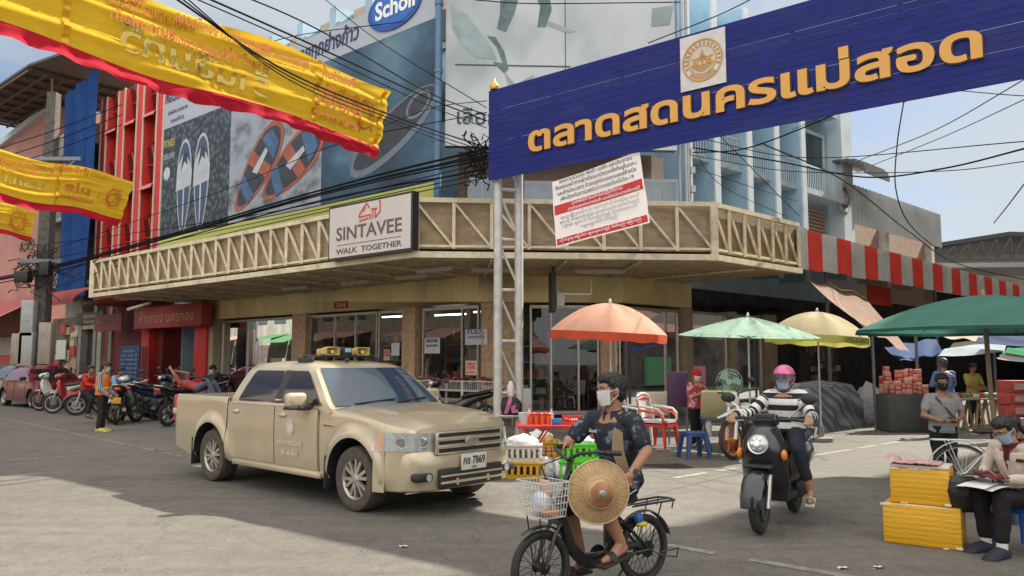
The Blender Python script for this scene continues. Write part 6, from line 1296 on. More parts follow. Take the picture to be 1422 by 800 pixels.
# -- black scooter (ridden)
SC_F, SC_R=V((2.24, 7.32, 0)), V((2.92, 8.36, 0))
def scooter():
 hd=(SC_F-SC_R).normalized(); t=thing('scooter', 'glossy black retro scooter with a round headlight, ridden towards the camera', 'scooter', SC_R, yaw(hd)); wb=(SC_F-SC_R).length; Rw=.23
 for nm, x in(('wheel', 0), ('wheel', wb)):cast_wheel(nm, t, (x, 0, Rw), Rw, .095, mat('dark_rim', (.12, .12, .12), .4, .6), 5)
 m=MB()
 for s in(-1, 1):m.tube([(wb+.0, s*.075, Rw), (wb-.10, s*.075, .52)], [.022, .024], n=8)
 m.build('fork', ALLOY, parent=t)
 m=MB(); k=12
 m.loft([[V((wb+(.27+.02*math.cos(v*1.5))*math.cos(a)*1.0, .105*math.sin(v*1.5)*(1-.25*abs(i/k-.5)), Rw+.04+(.27+.04*math.cos(v*1.5))*math.sin(a)))for v in(-1, -.66, -.33, 0, .33, .66, 1)]for i, a in enumerate([R(-2+150*i/k)for i in range(k+1)])], 0, cap=False, closed=False); m.build('front_mudguard', BLK, parent=t)
 m=MB(); rings=[]
 for z, x, w_, d in((.27, wb-.33, .17, .07), (.40, wb-.27, .215, .11), (.56, wb-.22, .215, .15), (.72, wb-.20, .21, .19), (.84, wb-.21, .175, .19), (.93, wb-.25, .13, .14), (.97, wb-.28, .08, .08)):
  rings.append([V((x+d*math.cos(a)*(1 if math.cos(a)>0 else .3), w_*math.sin(a), z))for a in[2*math.pi*q/24 for q in range(24)]])
 m.loft(rings, 0); m.build('front_apron', BLK, parent=t, smooth=60)
 m=MB(); hx=V((.95, 0, .22)).normalized(); o=V((wb-.02, 0, .80)); m.lathe([(.0, .050), (.04, .047), (.072, .032), (.084, .012)], o, hx, 0, 28); h=m.build('headlight', LENS, parent=t)
 m=MB(); m.lathe([(.082, -.02), (.098, .0), (.094, .020), (.082, .015)], o, hx, 0, 32); m.build('chrome_ring', CHR, parent=h)
 m=MB(); m.disc(o+hx*.048, hx, .03, 0, 16, .01)
 for q in range(6):m.disc(o+hx*.038+V((0, math.cos(q*1.047)*.046, math.sin(q*1.047)*.046)), hx, .014, 0, 10, .012)
 m.build('reflector', CHR, parent=h)
 m=MB(); m.rbox((wb-.02, 0, .60), (.14, .26, .035), .015); m.build('grille_slot', RUBP, parent=t)
 m=MB(); m.rbox((wb-.30, 0, 1.0), (.16, .24, .12), .05, 0); m.rbox((wb-.235, 0, 1.03), (.03, .18, .06), .012, 1); m.tube([(wb-.42, -.34, 1.0), (wb-.34, -.2, 1.01), (wb-.30, 0, 1.0), (wb-.34, .2, 1.01), (wb-.42, .34, 1.0)], .016, mi=1, n=8)
 for s in(-1, 1):m.tube([(wb-.38, s*.27, 1.0), (wb-.44, s*.38, .99)], .021, 1, 8); m.tube([(wb-.33, s*.22, .99), (wb-.38, s*.36, .97)], .007, 2, 5)
 m.build('handlebar', [BLK, RUBP, ALLOY], parent=t)
 for s in(-1, 1):m=MB(); m.tube([(wb-.34, s*.20, 1.02), (wb-.36, s*.30, 1.12), (wb-.36, s*.36, 1.17)], .007, 0, 6); m.ell((wb-.36, s*.38, 1.20), (.02, .075, .05), 1); m.build('mirror', [CHR, RUBP], parent=t)
 for s in(-1, 1):m=MB(); m.ell((wb-.12, s*.20, .70), (.045, .03, .05)); m.build('indicator', AMB, parent=t)
 m=MB(); m.rbox((.62, 0, .265), (.42, .30, .06), .02); m.build('footboard', RUBP, parent=t)
 m=MB(); rings=[]
 for x, z, w_, h in((.50, .46, .10, .18), (.36, .50, .15, .20), (.1, .56, .18, .18), (-.2, .60, .175, .15), (-.4, .63, .12, .10), (-.5, .65, .05, .05)):rings.append([V((x, w_*math.cos(a), z+h*math.sin(a)))for a in[2*math.pi*q/16 for q in range(16)]])
 m.loft(rings, 0); m.build('rear_body', BLK, parent=t, smooth=60)
 m=MB(); rings=[]
 for x, z, w_, h in((.46, .68, .10, .03), (.3, .725, .15, .05), (0, .75, .16, .05), (-.3, .785, .14, .05), (-.42, .79, .07, .03)):rings.append([V((x, w_*math.cos(a), z+h*math.sin(a)))for a in[2*math.pi*q/14 for q in range(14)]])
 m.loft(rings, 0); m.build('seat', SEATM, parent=t)
 m=MB(); m.tube([(-.2, -.17, .74), (-.48, -.14, .83), (-.56, 0, .84), (-.48, .14, .83), (-.2, .17, .74)], .014, n=8); m.build('grab_rail', CHR, parent=t)
 m=MB(); m.rbox((.12, .11, .28), (.44, .12, .16), .05); m.tube([(.1, -.15, .26), (-.1, -.16, .30), (-.34, -.16, .36)], [.04, .055, .05], n=12); m.tube([(-.02, .11, .3), (-.06, .13, .55)], .03, n=8); m.build('engine', DKM, parent=t)
 m=MB(); m.ell((-.5, 0, .62), (.04, .1, .05)); m.build('tail_light', REDL, parent=t)
 return t, hd, wb
SCO, SC_HD, SC_WB=scooter()
# -- black electric bicycle (ridden)
EB_F, EB_R=V((.185, 5.22, 0)), V((.93, 5.76, 0))
def ebike():
 hd=(EB_F-EB_R).normalized(); wb=(EB_F-EB_R).length; t=thing('electric_bicycle', 'black electric bicycle with a wire front basket, ridden across the road', 'bicycle', EB_R, yaw(hd)); Rw=.235
 FB=mat('black_frame_paint', (.013, .013, .014), .3, var=.1, coat=.4)
 spoke_wheel('wheel', t, (0, 0, Rw), Rw, .05, mat('black_rim', (.03, .03, .03), .35, .5), 32, .06); spoke_wheel('wheel', t, (wb, 0, Rw), Rw, .05, MATS['black_rim'], 32, .04)
 m=MB(); hb, ht=V((wb-.17, 0, .55)), V((wb-.225, 0, .80)); bb=V((.37, 0, .22)); st=V((.24, 0, .52))
 m.tube([hb, V((wb-.24, 0, .34)), V((wb-.34, 0, .24)), bb], [.035, .045, .045, .04], n=12); m.tube([hb+V((.01, 0, -.03)), ht], .026, n=10); m.tube([bb, st], .022, n=10); m.rbox((.40, 0, .215), (.28, .09, .10), .03); m.rbox((.30, 0, .40), (.10, .10, .28), .03)
 for s in(-1, 1):m.tube([bb+V((0, s*.04, 0)), (0, s*.055, Rw)], .012, n=8); m.tube([st+V((0, s*.02, -.05)), (0, s*.055, Rw)], .010, n=8)
 m.build('frame', FB, parent=t)
 m=MB()
 for s in(-1, 1):m.tube([V((wb, s*.05, Rw)), V((wb-.07, s*.05, .42)), V((wb-.12, s*.05, .50))], .013, n=8)
 m.bar((wb-.12, -.06, .51), (wb-.12, .06, .51), .03); m.build('fork', FB, parent=t)
 m=MB(); hs=V((wb-.25, 0, .90)); m.tube([ht, hs], .018, n=8); m.tube([(wb-.38, -.26, .955), (wb-.30, -.22, .965), (wb-.23, -.12, .95), (wb-.225, 0, .90), (wb-.23, .12, .95), (wb-.30, .22, .965), (wb-.38, .26, .955)], .012, n=8)
 for s in(-1, 1):m.tube([(wb-.34, s*.245, .96), (wb-.45, s*.28, .95)], .017, n=8); m.tube([(wb-.29, s*.22, .95), (wb-.37, s*.28, .92)], .006, n=5)
 m.tube([(wb-.24, .05, .91), (wb-.14, .1, .80), (wb-.16, .06, .6)], .006, n=5); m.tube([(wb-.24, -.05, .91), (wb-.10, -.12, .86), (wb-.16, -.06, .6)], .006, n=5); m.build('handlebar', RUBP, parent=t)
 def mg(cx, a0, a1, nm):
  m=MB(); m.loft([[V((cx+(Rw+.02+.008*(1-v*v))*math.cos(a), .034*v, Rw+(Rw+.02+.012*(1-v*v))*math.sin(a)))for v in(-1, -.5, 0, .5, 1)]for a in[R(a0+(a1-a0)*i/14)for i in range(15)]], 0, cap=False, closed=False); m.build(nm, FB, parent=t)
 mg(0, 35, 165, 'rear_mudguard'); mg(wb, 55, 140, 'front_mudguard')
 m=MB(); WH=mat('basket_white_wire', (.60, .60, .58), .4, .3)
 x0, x1, x0b, x1b, z0, z1=wb-.13, wb+.09, wb-.11, wb+.06, .56, .78
 def bx(u, v, w_):
  a=x0b+(x0-x0b)*w_; b=x1b+(x1-x1b)*w_; return V((a+(b-a)*u, (.115+.025*w_)*v, z0+(z1-z0)*w_))
 for k in range(9):
  v=-1+k/4; m.tube([bx(0, v, 1), bx(0, v, 0), bx(1, v, 0), bx(1, v, 1)], .003, n=4)
  u=k/8; m.tube([bx(u, -1, 1), bx(u, -1, 0), bx(u, 1, 0), bx(u, 1, 1)], .003, n=4)
 for k in range(6):w_=k/5; m.tube([bx(0, -1, w_), bx(1, -1, w_), bx(1, 1, w_), bx(0, 1, w_)], .0045 if k==5 else .003, n=4, closed=True)
 bk=m.build('basket', WH, parent=t)
 m=MB(); m.tube([bx(1, -.6, 0), V((wb+.02, -.05, Rw))], .005, n=5); m.tube([bx(1, .6, 0), V((wb+.02, .05, Rw))], .005, n=5); m.build('basket_stay', FB, parent=t)
 m=MB(); m.rbox((.24, 0, .60), (.26, .17, .07), .035); m.tube([st, V((.23, 0, .6))], .014, n=8); m.build('saddle', SEATM, parent=t)
 m=MB()
 for s in(-1, 0, 1):m.tube([(.16, s*.06, .545), (-.02, s*.075, .55), (-.26, s*.07, .555)], .006, n=6)
 m.tube([(.14, -.07, .55), (-.24, -.08, .555), (-.27, 0, .556), (-.24, .08, .555), (.14, .07, .55)], .008, n=6)
 for s in(-1, 1):m.tube([(-.12, s*.07, .55), (0, s*.06, Rw)], .006, n=6); m.tube([(-.24, s*.075, .555), (-.22, s*.075, .50)], .006, n=6)
 m.build('rear_rack', FB, parent=t)
 m=MB(); m.bar((.37, -.10, .22), (.45, -.10, .12), .014, .02); m.bar((.37, .10, .22), (.29, .10, .32), .014, .02); m.rbox((.46, -.15, .12), (.09, .09, .022), .006); m.rbox((.28, .15, .32), (.09, .09, .022), .006); m.lathe([(.03, -.075), (.075, -.075), (.075, -.07), (.03, -.07)], (.37, 0, .22), (0, 1, 0), 0, 20); m.build('crank', RUBP, parent=t)
 m=MB(); m.tube([(.0, .07, Rw), (-.06, .12, .2), (-.2, .13, .17), (-.22, .13, .23), (-.05, .12, .22)], .006, n=6); m.tube([(0, -.06, Rw), (.12, -.14, .02)], .010, n=6); m.build('foot_rest', FB, parent=t)
 m=MB(); m.ell((.08, .07, .42), (.05, .03, .02), 0); m.ell((.10, .06, .46), (.04, .03, .04), 1); m.build('rear_lamp_cluster', [mat('yellow_reflector', (.70, .48, .02), .3), mat('blue_pouch', (.03, .12, .4), .5)], parent=t)
 return t, hd, wb
EBK, EB_HD, EB_WB=ebike()
Mb=Matrix.Translation(EB_R)@Matrix.Rotation(yaw(EB_HD), 4, 'Z')
m=MB(); random.seed(3)
m.ell((EB_WB+.01, .02, .64), (.06, .075, .075), 0, Mb);
for v in range(len(m.v)):m.v[v]=m.v[v]+V((random.uniform(-1, 1), random.uniform(-1, 1), random.uniform(-1, 1)))*.008
tag(m.build('plastic_bag', mat('thin_white_bag', (.62, .66, .72), .35, var=.1, bump=.6, bscale=18)), 'knotted white plastic bag in the front basket of the bicycle', 'bag')
m=MB(); m.rbox((EB_WB-.05, -.02, .68), (.03, .10, .20), .01, 0, Mb); tag(m.build('paper_packet', mat('pinkish_packet', (.55, .34, .27), .6, var=.2, scale=20)), 'pinkish flat packet standing in the bicycle basket', 'packet')
m=MB(); m.rbox((EB_WB+.0, .08, .595), (.12, .08, .03), .01, 0, Mb); tag(m.build('snack_packet', mat('orange_packet', (.60, .20, .02), .4, var=.3, scale=25)), 'orange snack packet lying at the bottom of the bicycle basket', 'packet')
# -- pale parked bicycle at the right
def old_bike():
 c=at(1335, 655, 8.7); t=thing('parked_bicycle', 'pale grey parked bicycle with a rear rack beside the standing woman', 'bicycle', (c.x, c.y, 0), R(-8)); Rw=.33; wb=1.05
 GR=mat('pale_grey_enamel', (.52, .52, .48), .4, .2, var=.15); spoke_wheel('wheel', t, (0, 0, Rw), Rw, .035, ALLOY, 36, .035); spoke_wheel('wheel', t, (wb, 0, Rw), Rw, .035, ALLOY, 36, .03)
 m=MB(); bb=V((.44, 0, .28)); sc_=V((.33, 0, .72)); hd_=V((.88, 0, .80)); hl=V((.91, 0, .66))
 for a, b, r_ in((bb, sc_, .016), (bb, hl, .017), (sc_-Z*.12, hl+Z*.02, .014), (hl, hd_, .018)):m.tube([a, b], r_, n=8)
 for s in(-1, 1):m.tube([bb+V((0, s*.03, 0)), (0, s*.05, Rw)], .009, n=6); m.tube([sc_-Z*.06, (0, s*.05, Rw)], .008, n=6); m.tube([hl, (.98, s*.045, .5), (wb, s*.045, Rw)], .011, n=6)
 m.build('frame', GR, parent=t)
 m=MB(); m.tube([hd_, hd_+V((-.02, 0, .10)), hd_+V((.02, .18, .14)), hd_+V((-.14, .26, .12))], .011, n=8); m.tube([hd_+V((-.02, 0, .10)), hd_+V((.02, -.18, .14)), hd_+V((-.14, -.26, .12))], .011, n=8); m.build('handlebar', CHR, parent=t)
 m=MB(); m.loft([[V((.30+x, w_*math.cos(a), .80+h*math.sin(a)))for a in[2*math.pi*k/10 for k in range(10)]]for x, w_, h in((-.15, .03, .02), (-.10, .09, .035), (.0, .07, .03), (.12, .025, .02))], 0); m.tube([(.33, 0, .72), (.31, 0, .79)], .012, n=8); m.build('saddle', SEATM, parent=t)
 m=MB()
 for s in(-1, 0, 1):m.tube([(.24, s*.05, .70), (-.28, s*.06, .705)], .006, n=6)
 m.tube([(-.28, -.06, .705), (-.30, 0, .705), (-.28, .06, .705)], .006, n=6)
 for s in(-1, 1):m.tube([(-.14, s*.06, .70), (0, s*.05, Rw)], .006, n=6)
 m.build('rear_rack', GR, parent=t)
 for cx, a0, a1 in((0, 30, 190), (wb, 40, 170)):m=MB(); m.loft([[V((cx+(Rw+.025)*math.cos(a), .026*v, Rw+(Rw+.025+.01*(1-v*v))*math.sin(a)))for v in(-1, 0, 1)]for a in[R(a0+(a1-a0)*i/16)for i in range(17)]], 0, cap=False, closed=False); m.build('mudguard', GR, parent=t)
 m=MB(); m.lathe([(.06, -.06), (.09, -.06), (.09, -.055), (.06, -.055)], bb, (0, 1, 0), 0, 20); m.bar(bb+V((0, -.07, 0)), bb+V((.1, -.07, -.14)), .015); m.bar(bb+V((0, .07, 0)), bb+V((-.1, .07, .14)), .015); m.rbox(bb+V((.1, -.11, -.14)), (.08, .07, .02), .005); m.build('crank', ALLOY, parent=t)
 m=MB(); m.tube([(0, .06, Rw), (-.05, .18, .0)], .009, n=6); m.build('stand', ALLOY, parent=t)
old_bike()
# -- umbrellas
def umbrella(px, Y, apex_py, rim_py, rad, mats, label, ribs=8, val=.0, tilt=(0, 0), lean=0, pole_m=None, flat=1.0, lettering=None, knob=True):
 c=at(px, 500, Y); za, zr=at(px, apex_py, Y).z, at(px, rim_py, Y).z; t=thing('market_umbrella', label, 'umbrella', (c.x, c.y, 0)); T=Matrix.Translation((0, 0, za))@Matrix.Rotation(tilt[0], 4, 'Y')@Matrix.Rotation(tilt[1], 4, 'X'); h=za-zr
 n=ribs*6; K=9
 def pt(i, k, d=0):
  a=2*math.pi*i/n; f=(i%6)/6; sag=1-.10*math.sin(math.pi*f)*(k/K); r_=rad*k/K*(1-.065*math.sin(math.pi*f)*(k/K)); z=-h*(k/K)**(1.75*flat)-.05*math.sin(math.pi*f)*math.sin(math.pi*k/K)-d
  return V((r_*math.cos(a), r_*math.sin(a), z))
 m=MB(); m.loft([[pt(i, k)for i in range(n)]for k in[.02]+list(range(1, K+1))], 0, cap=False); cn=m.build('canopy', mats[0], parent=t, smooth=50);
 for v in cn.data.vertices:v.co=T@v.co
 for r_ in range(ribs):m=MB(T); m.tube([pt(r_*6, k, .012)for k in range(0, K+1)], .006, n=5); a=2*math.pi*r_/ribs; m.tube([V((.03*math.cos(a), .03*math.sin(a), -h*1.05)), pt(r_*6, 5, .015)], .005, n=5); m.build('rib', mat('umbrella_rib_steel', (.30, .29, .27), .4, .6), parent=t)
 if val:
  m=MB(T); m.loft([[pt(i, K)*1.0+V((0, 0, -val*k*(1+.12*math.sin(i*1.3))))+V((math.cos(2*math.pi*i/n), math.sin(2*math.pi*i/n), 0))*(.012*math.sin(i*2.1)*k)for i in range(n)]for k in(0, .5, 1)], 0, cap=False); m.build('valance', mats[1], parent=t, smooth=60)
 m=MB(); top=T@V((0, 0, 0)); m.tube([(lean, 0, .0), (lean*.3, 0, za*.5), top+Z*.05], .018 if pole_m is None else .03, n=10);
 if knob:m.lathe([(.0, .0), (.025, .0), (.028, .04), (.01, .07), (0, .075)], top+Z*.0, Z, 0, 10)
 m.build('pole', pole_m or mat('umbrella_pole_white', (.50, .50, .48), .4, .3, dirt=.3), parent=t)
 m=MB(); m.lathe([(.0, 0), (.22, 0), (.22, .07), (.06, .10), (.04, .3), (0, .3)], (lean, 0, .004 if Y<14 else .004), Z, 0, 18); m.build('base', mat('grey_concrete_base', (.22, .21, .2), .9, dirt=.5), parent=t)
 if lettering:
  m=MB(T)
  for f_, s_ in lettering:a=f_; d=V((math.cos(a), math.sin(a), 0)); m.text(s_, d*(rad*.985)+V((0, 0, -h-val*.78)), V((-math.sin(a), math.cos(a), 0)), Z, .16, 0, ext=.002, bold=.02, width=.55, lift=.03)
  m.build('valance_lettering', mat('dark_green_ink', (.05, .08, .03), .6), parent=t)
 return t
umbrella(848, 13.0, 421, 462, .96, (clothlit('faded_orange_cloth', (.70, .40, .29), .45, .18, 1.5, .25, 8, dirt=.22), clothlit('red_orange_cloth', (.58, .10, .05), .4)), 'faded orange parasol with a red valance over the red folding table', 8, .13, tilt=(.05, .03), flat=1.15)
umbrella(1040, 14.0, 440, 468, 1.24, (clothlit('pale_mint_cloth', (.38, .55, .44), .45, .16, 3, .25, 12, stretch=(1, 1, 1), dirt=.2), None), 'pale mint green parasol over the seller in the red headscarf', 12, 0, tilt=(.03, .02), flat=.75)
umbrella(1137, 15.6, 433, 468, 1.02, (clothlit('cream_parasol_cloth', (.56, .48, .30), .4, .14, 2, .25, 9, dirt=.3), clothlit('yellow_green_valance', (.52, .52, .14), .4)), 'cream parasol with a yellow green printed valance behind the mint one', 8, .14, tilt=(.06, .0), flat=1.1, lettering=[(R(-68), 'นครแม่สอด')])
umbrella(1370, 10.4, 410, 458, 1.66, (clothlit('dark_green_parasol_cloth', (.075, .21, .165), .3, .14, 2.5, .3, 9, dirt=.15), clothlit('dark_green_edge', (.04, .13, .11), .3)), 'large dark green parasol on a wooden pole at the right edge', 8, .04, lean=.10, pole_m=mat('bamboo_pole', (.30, .22, .13), .6, var=.3), flat=.95)
def sheet(pts, mat_, name, label, nu=16, nv=12, sag=.12, wav=.03, cat='awning'):
 a, b, c, d=[at(*p)for p in pts]
 m=MB(); m.grid(lambda u, v:a.lerp(b, u).lerp(d.lerp(c, u), v)-Z*(sag*math.sin(math.pi*v)*math.sin(math.pi*u)+wav*math.sin(u*14+v*4)), nu, nv); return tag(m.build(name, mat_, smooth=60), label, cat)
BRN=clothlit('faded_brown_cloth', (.33, .22, .17), .3, .15, 2.5, .3, 8, dirt=.2)
sheet([(1121, 387, 20.2), (1198, 407, 23.0), (1264, 492, 20.0), (1196, 452, 17.6)], BRN, 'cloth_awning', 'faded brown cloth awning hanging down from the striped awning', 24, 16, .18, .05)
sheet([(1286, 452, 21), (1378, 452, 21), (1374, 474, 19), (1302, 468, 19)], clothlit('cream_stall_cloth', (.50, .43, .33), .35), 'stall_canopy', 'cream cloth canopy of a market stall behind the green parasol')
sheet([(1300, 494, 18), (1330, 474, 20), (1402, 474, 20), (1392, 490, 18)], clothlit('pale_blue_sheet', (.50, .60, .66), .45), 'stall_canopy', 'pale blue white sheet canopy over the market goods table', sag=-.1)
sheet([(1352, 474, 17.5), (1372, 462, 18.5), (1475, 458, 18.5), (1470, 484, 17)], clothlit('navy_sheet', (.015, .04, .13), .2), 'stall_canopy', 'navy blue sheet canopy right of the wooden parasol pole')
sheet([(1388, 492, 19.5), (1402, 482, 21), (1480, 480, 21), (1470, 496, 19.5)], clothlit('bright_green_sheet', (.02, .26, .10), .4), 'stall_canopy', 'bright green sheet canopy at the right edge of the market')
sheet([(1384, 496, 17), (1400, 492, 18), (1470, 494, 18), (1465, 504, 17)], clothlit('white_tattered_sheet', (.55, .56, .52), .4), 'stall_canopy', 'tattered white sheet under the bright green canopy', sag=.05, wav=.05)
sheet([(1228, 482, 21), (1300, 470, 23), (1310, 492, 20.5), (1250, 502, 19.5)], clothlit('dim_blue_tarp', (.02, .06, .17), .2), 'stall_canopy', 'dim blue tarpaulin under the brown cloth awning')
# -- red folding table and what stands on it
REDT=mat('red_enamel', (.55, .035, .03), .4, var=.1)
def XY(px, Y):return at(px, 500, Y).x
tb=thing('folding_table', 'red steel folding table with crossed legs under the orange parasol', 'table', (XY(776, 11.3), 11.3, 0))
m=MB(); m.rbox((0, 0, .665), (1.22, .62, .025), .008); m.rbox((0, 0, .645), (1.18, .58, .03), .01); m.build('table_top', REDT, parent=tb)
for s in(-1, 1):
 for x in(-.33, .33):
  m=MB(); m.tube([(x-.25*s, -.27, .0), (x+.18*s, .27*0-.25, .64)], .013, n=8); m.build('leg', REDT, parent=tb)
  m=MB(); m.tube([(x+.25*s, .27, .0), (x-.18*s, .25, .64)], .013, n=8); m.build('leg', REDT, parent=tb)
m=MB(); m.tube([(-.58, -.26, .16), (.58, -.26, .16)], .009, n=6); m.tube([(-.55, -.25, .30), (.5, .25, .30)], .008, n=6); m.build('cross_bar', REDT, parent=tb)
tx, ty, tz=XY(776, 11.3), 11.3, .678
CLR=glass('clear_plastic', (.85, .85, .85), .10, .05)
t=thing('sauce_tray', 'orange red basket of small sauce tubs on the red folding table', 'basket', (tx-.28, ty-.05, tz))
ORG=mat('orange_red_plastic', (.62, .10, .035), .4, var=.12, coat=.2)
for k in range(4):
 for q in range(2):m=MB(); m.lathe([(.001, 0), (.033, 0), (.042, .12), (.037, .12), (.03, .01), (.001, .01)], (-.13+k*.085, -.05+q*.09, 0), Z, 0, 14); m.build('tub', ORG, parent=t)
m=MB(); m.torus((0, 0, .125), Z, .001, .001, 0, 6, 4);
for k in range(12):m.ell((random.uniform(-.15, .15), random.uniform(-.06, .08), .135), (.035, .03, .022))
m.build('red_fruit', mat('red_fruit_skin', (.50, .05, .02), .35, var=.3), parent=t)
t=thing('plastic_tub', 'clear plastic tub at the left end of the red folding table', 'tub', (tx-.50, ty-.08, tz)); m=MB(); m.lathe([(.001, 0), (.06, 0), (.075, .15), (.08, .155), (.07, .15), (.055, .006), (.001, .006)], (0, 0, 0), Z, 0, 20); m.build('tub_body', mat('milky_plastic', (.55, .56, .56), .3, alpha=.75), parent=t)
t=thing('blue_box', 'small bright blue plastic box on the red folding table', 'box', (tx-.04, ty-.16, tz)); m=MB(); m.rbox((0, 0, .035), (.14, .10, .07), .015); m.build('box_body', mat('bright_blue_plastic', (.02, .16, .42), .35), parent=t); m=MB(); m.rbox((0, 0, .072), (.15, .11, .012), .005); m.build('lid', MATS['bright_blue_plastic'], parent=t)
t=thing('red_tray', 'red slatted tray of snacks at the right end of the red folding table', 'tray', (tx+.30, ty, tz)); m=MB(); m.rbox((0, 0, .008), (.50, .32, .012), .004)
for k in range(16):m.box((-.24+k*.032, -.155, .05), (.012, .008, .09)); m.box((-.24+k*.032, .155, .05), (.012, .008, .09))
m.tube([(-.25, -.16, .1), (.25, -.16, .1), (.25, .16, .1), (-.25, .16, .1)], .009, n=6, closed=True); m.build('basket_rim', REDT, parent=t)
m=MB()
for k in range(24):m.rbox((random.uniform(-.2, .2), random.uniform(-.12, .12), .04+random.uniform(0, .03)), (.07, .05, .03), .01, random.randrange(2))
m.build('snack_packs', [mat('snack_red', (.5, .08, .05), .4), mat('snack_pale', (.6, .5, .4), .4)], parent=t)
for k, (dx, c_)in enumerate(((-.42, 'white'), (-.1, 'silver'))):
 t=thing('sauce_bottle', ['white labelled bottle behind the clear tub on the red table', 'silver lidded bottle behind the blue box on the red table'][k], 'bottle', (tx+dx, ty+.18, tz)); m=MB(); m.lathe([(.001, 0), (.035, 0), (.036, .13), (.015, .17), (.015, .2), (.001, .2)], (0, 0, 0), Z, 0, 14); m.build('bottle_body', mat('bottle_pale', (.5, .5, .48), .3), parent=t); m=MB(); m.lathe([(.0365, .03), (.0375, .03), (.0375, .11), (.0365, .11)], (0, 0, 0), Z, 0, 14); m.build('label', mat('label_white_green', (.55, .6, .5), .5), parent=t)
def crate(loc, d, m_, name, label, rz=0, slots=6):
 t=thing(name, label, 'crate', loc, rz); m=MB(); L_, W_, H_=d; tp=1.06
 def wall(p, q, h0, h1):
  m.bar(V(p)+Z*(h0+h1)/2, V(q)+Z*(h0+h1)/2, .012, h1-h0)
 for z0, z1 in((.0, H_*.26), (H_*.78, H_)):
  for(a, b)in(((-1, -1), (1, -1)), ((1, -1), (1, 1)), ((1, 1), (-1, 1)), ((-1, 1), (-1, -1))):wall((a[0]*L_/2, a[1]*W_/2, 0), (b[0]*L_/2, b[1]*W_/2, 0), z0, z1)
 for(a, b)in(((-1, -1), (1, -1)), ((1, -1), (1, 1)), ((1, 1), (-1, 1)), ((-1, 1), (-1, -1))):
  for k in range(slots+1):
   p=V((a[0]*L_/2, a[1]*W_/2, 0)).lerp(V((b[0]*L_/2, b[1]*W_/2, 0)), k/slots); m.box((p.x, p.y, H_*.52), (.035, .035, H_*.56))
 m.box((0, 0, .012), (L_-.01, W_-.01, .012)); m.build('basket', m_, parent=t)
 m=MB()
 for(a, b)in(((-1, -1), (1, -1)), ((1, -1), (1, 1)), ((1, 1), (-1, 1)), ((-1, 1), (-1, -1))):m.bar(V((a[0]*(L_/2+.012), a[1]*(W_/2+.012), H_)), V((b[0]*(L_/2+.012), b[1]*(W_/2+.012), H_)), .03, .022)
 m.build('rim', m_, parent=t); return t
def bag(c, r, m_, label, seed=1, name='plastic_bag', fl=1):
 random.seed(seed); m=MB(); m.ell((0, 0, 0), r, 0, None, 22, 14)
 for i, v in enumerate(m.v):
  n_=mnoise.noise(v*(5/max(r))+V((seed, 0, 0)))*.28+mnoise.noise(v*(13/max(r)))*.14; m.v[i]=v*(1+n_)
  if m.v[i].z<-r[2]*.72:m.v[i].z=-r[2]*.72
 m.v=[v+V(c)+Z*r[2]*.72 for v in m.v]; return tag(m.build(name, m_, smooth=60), label, 'bag')
YC, GC, WC=mat('yellow_crate_plastic', (.62, .36, .025), .5, var=.12, dirt=.2), mat('lime_crate_plastic', (.10, .55, .03), .45, var=.1), mat('white_crate_plastic', (.60, .58, .54), .5, var=.1, dirt=.2)
WB_, GB_=mat('white_film_bag', (.66, .66, .66), .3, var=.12, scale=14, bump=.7, bscale=16), mat('grey_film_bag', (.42, .43, .45), .25, var=.3, scale=14, bump=.7, bscale=16)
Yc=10.75; crate((XY(731, Yc), Yc+.1, 0), (.50, .36, .21), YC, 'plastic_crate', 'yellow plastic crate on the road under the white crate', R(-8))
crate((XY(728, Yc), Yc+.1, .215), (.44, .32, .22), WC, 'plastic_crate', 'white plastic crate stacked on the yellow crate', R(-5))
bag((XY(726, Yc), Yc+.1, .37), (.22, .15, .11), WB_, 'crumpled white plastic bag in the white crate', 2)
Yd=12.6; crate((XY(751, Yd), Yd, 0), (.56, .4, .30), YC, 'plastic_crate', 'yellow crate full of white bags behind the red table', R(4)); bag((XY(748, Yd), Yd, .24), (.24, .16, .13), WB_, 'white plastic bag heaped in the crate behind the red table', 3)
bag((XY(757, Yd), Yd-.1, .27), (.12, .10, .09), mat('yellow_pink_pack', (.62, .42, .18), .4, var=.5, scale=25), 'yellow and pink snack bag on top of the crate behind the red table', 4, 'snack_bag')
Ye=10.9; crate((XY(801, Ye), Ye, 0), (.52, .36, .22), GC, 'plastic_crate', 'lower lime green crate beside the crossed red table legs', R(6)); crate((XY(803, Ye), Ye, .225), (.50, .36, .22), GC, 'plastic_crate', 'upper lime green crate with white bags in it', R(2)); bag((XY(803, Ye), Ye, .40), (.2, .14, .10), WB_, 'white plastic bag filling the upper lime green crate', 5)
bag((XY(757, 10.9), 10.75, 0), (.12, .12, .16), GB_, 'grey plastic bag standing under the red table', 6); bag((XY(778, 10.9), 10.8, 0), (.13, .12, .15), WB_, 'whitish plastic bag between the red table legs and green crates', 7)
bag((XY(692, 10.9), 10.9, 0), (.18, .15, .17), GB_, 'grey see-through rubbish bag beside the pickup bumper', 8)
t=thing('small_table', 'small red legged table with a white top beside the steel tower', 'table', (XY(705, 15.0), 15.35, 0)); m=MB(); m.rbox((0, 0, .52), (.52, .36, .03), .01); m.build('table_top', mat('white_laminate', (.55, .54, .52), .5), parent=t)
for sx in(-1, 1):
 for sy in(-1, 1):m=MB(); m.tube([(sx*.24, sy*.15, 0), (sx*.22, sy*.14, .51)], .012, n=6); m.build('leg', REDT, parent=t)
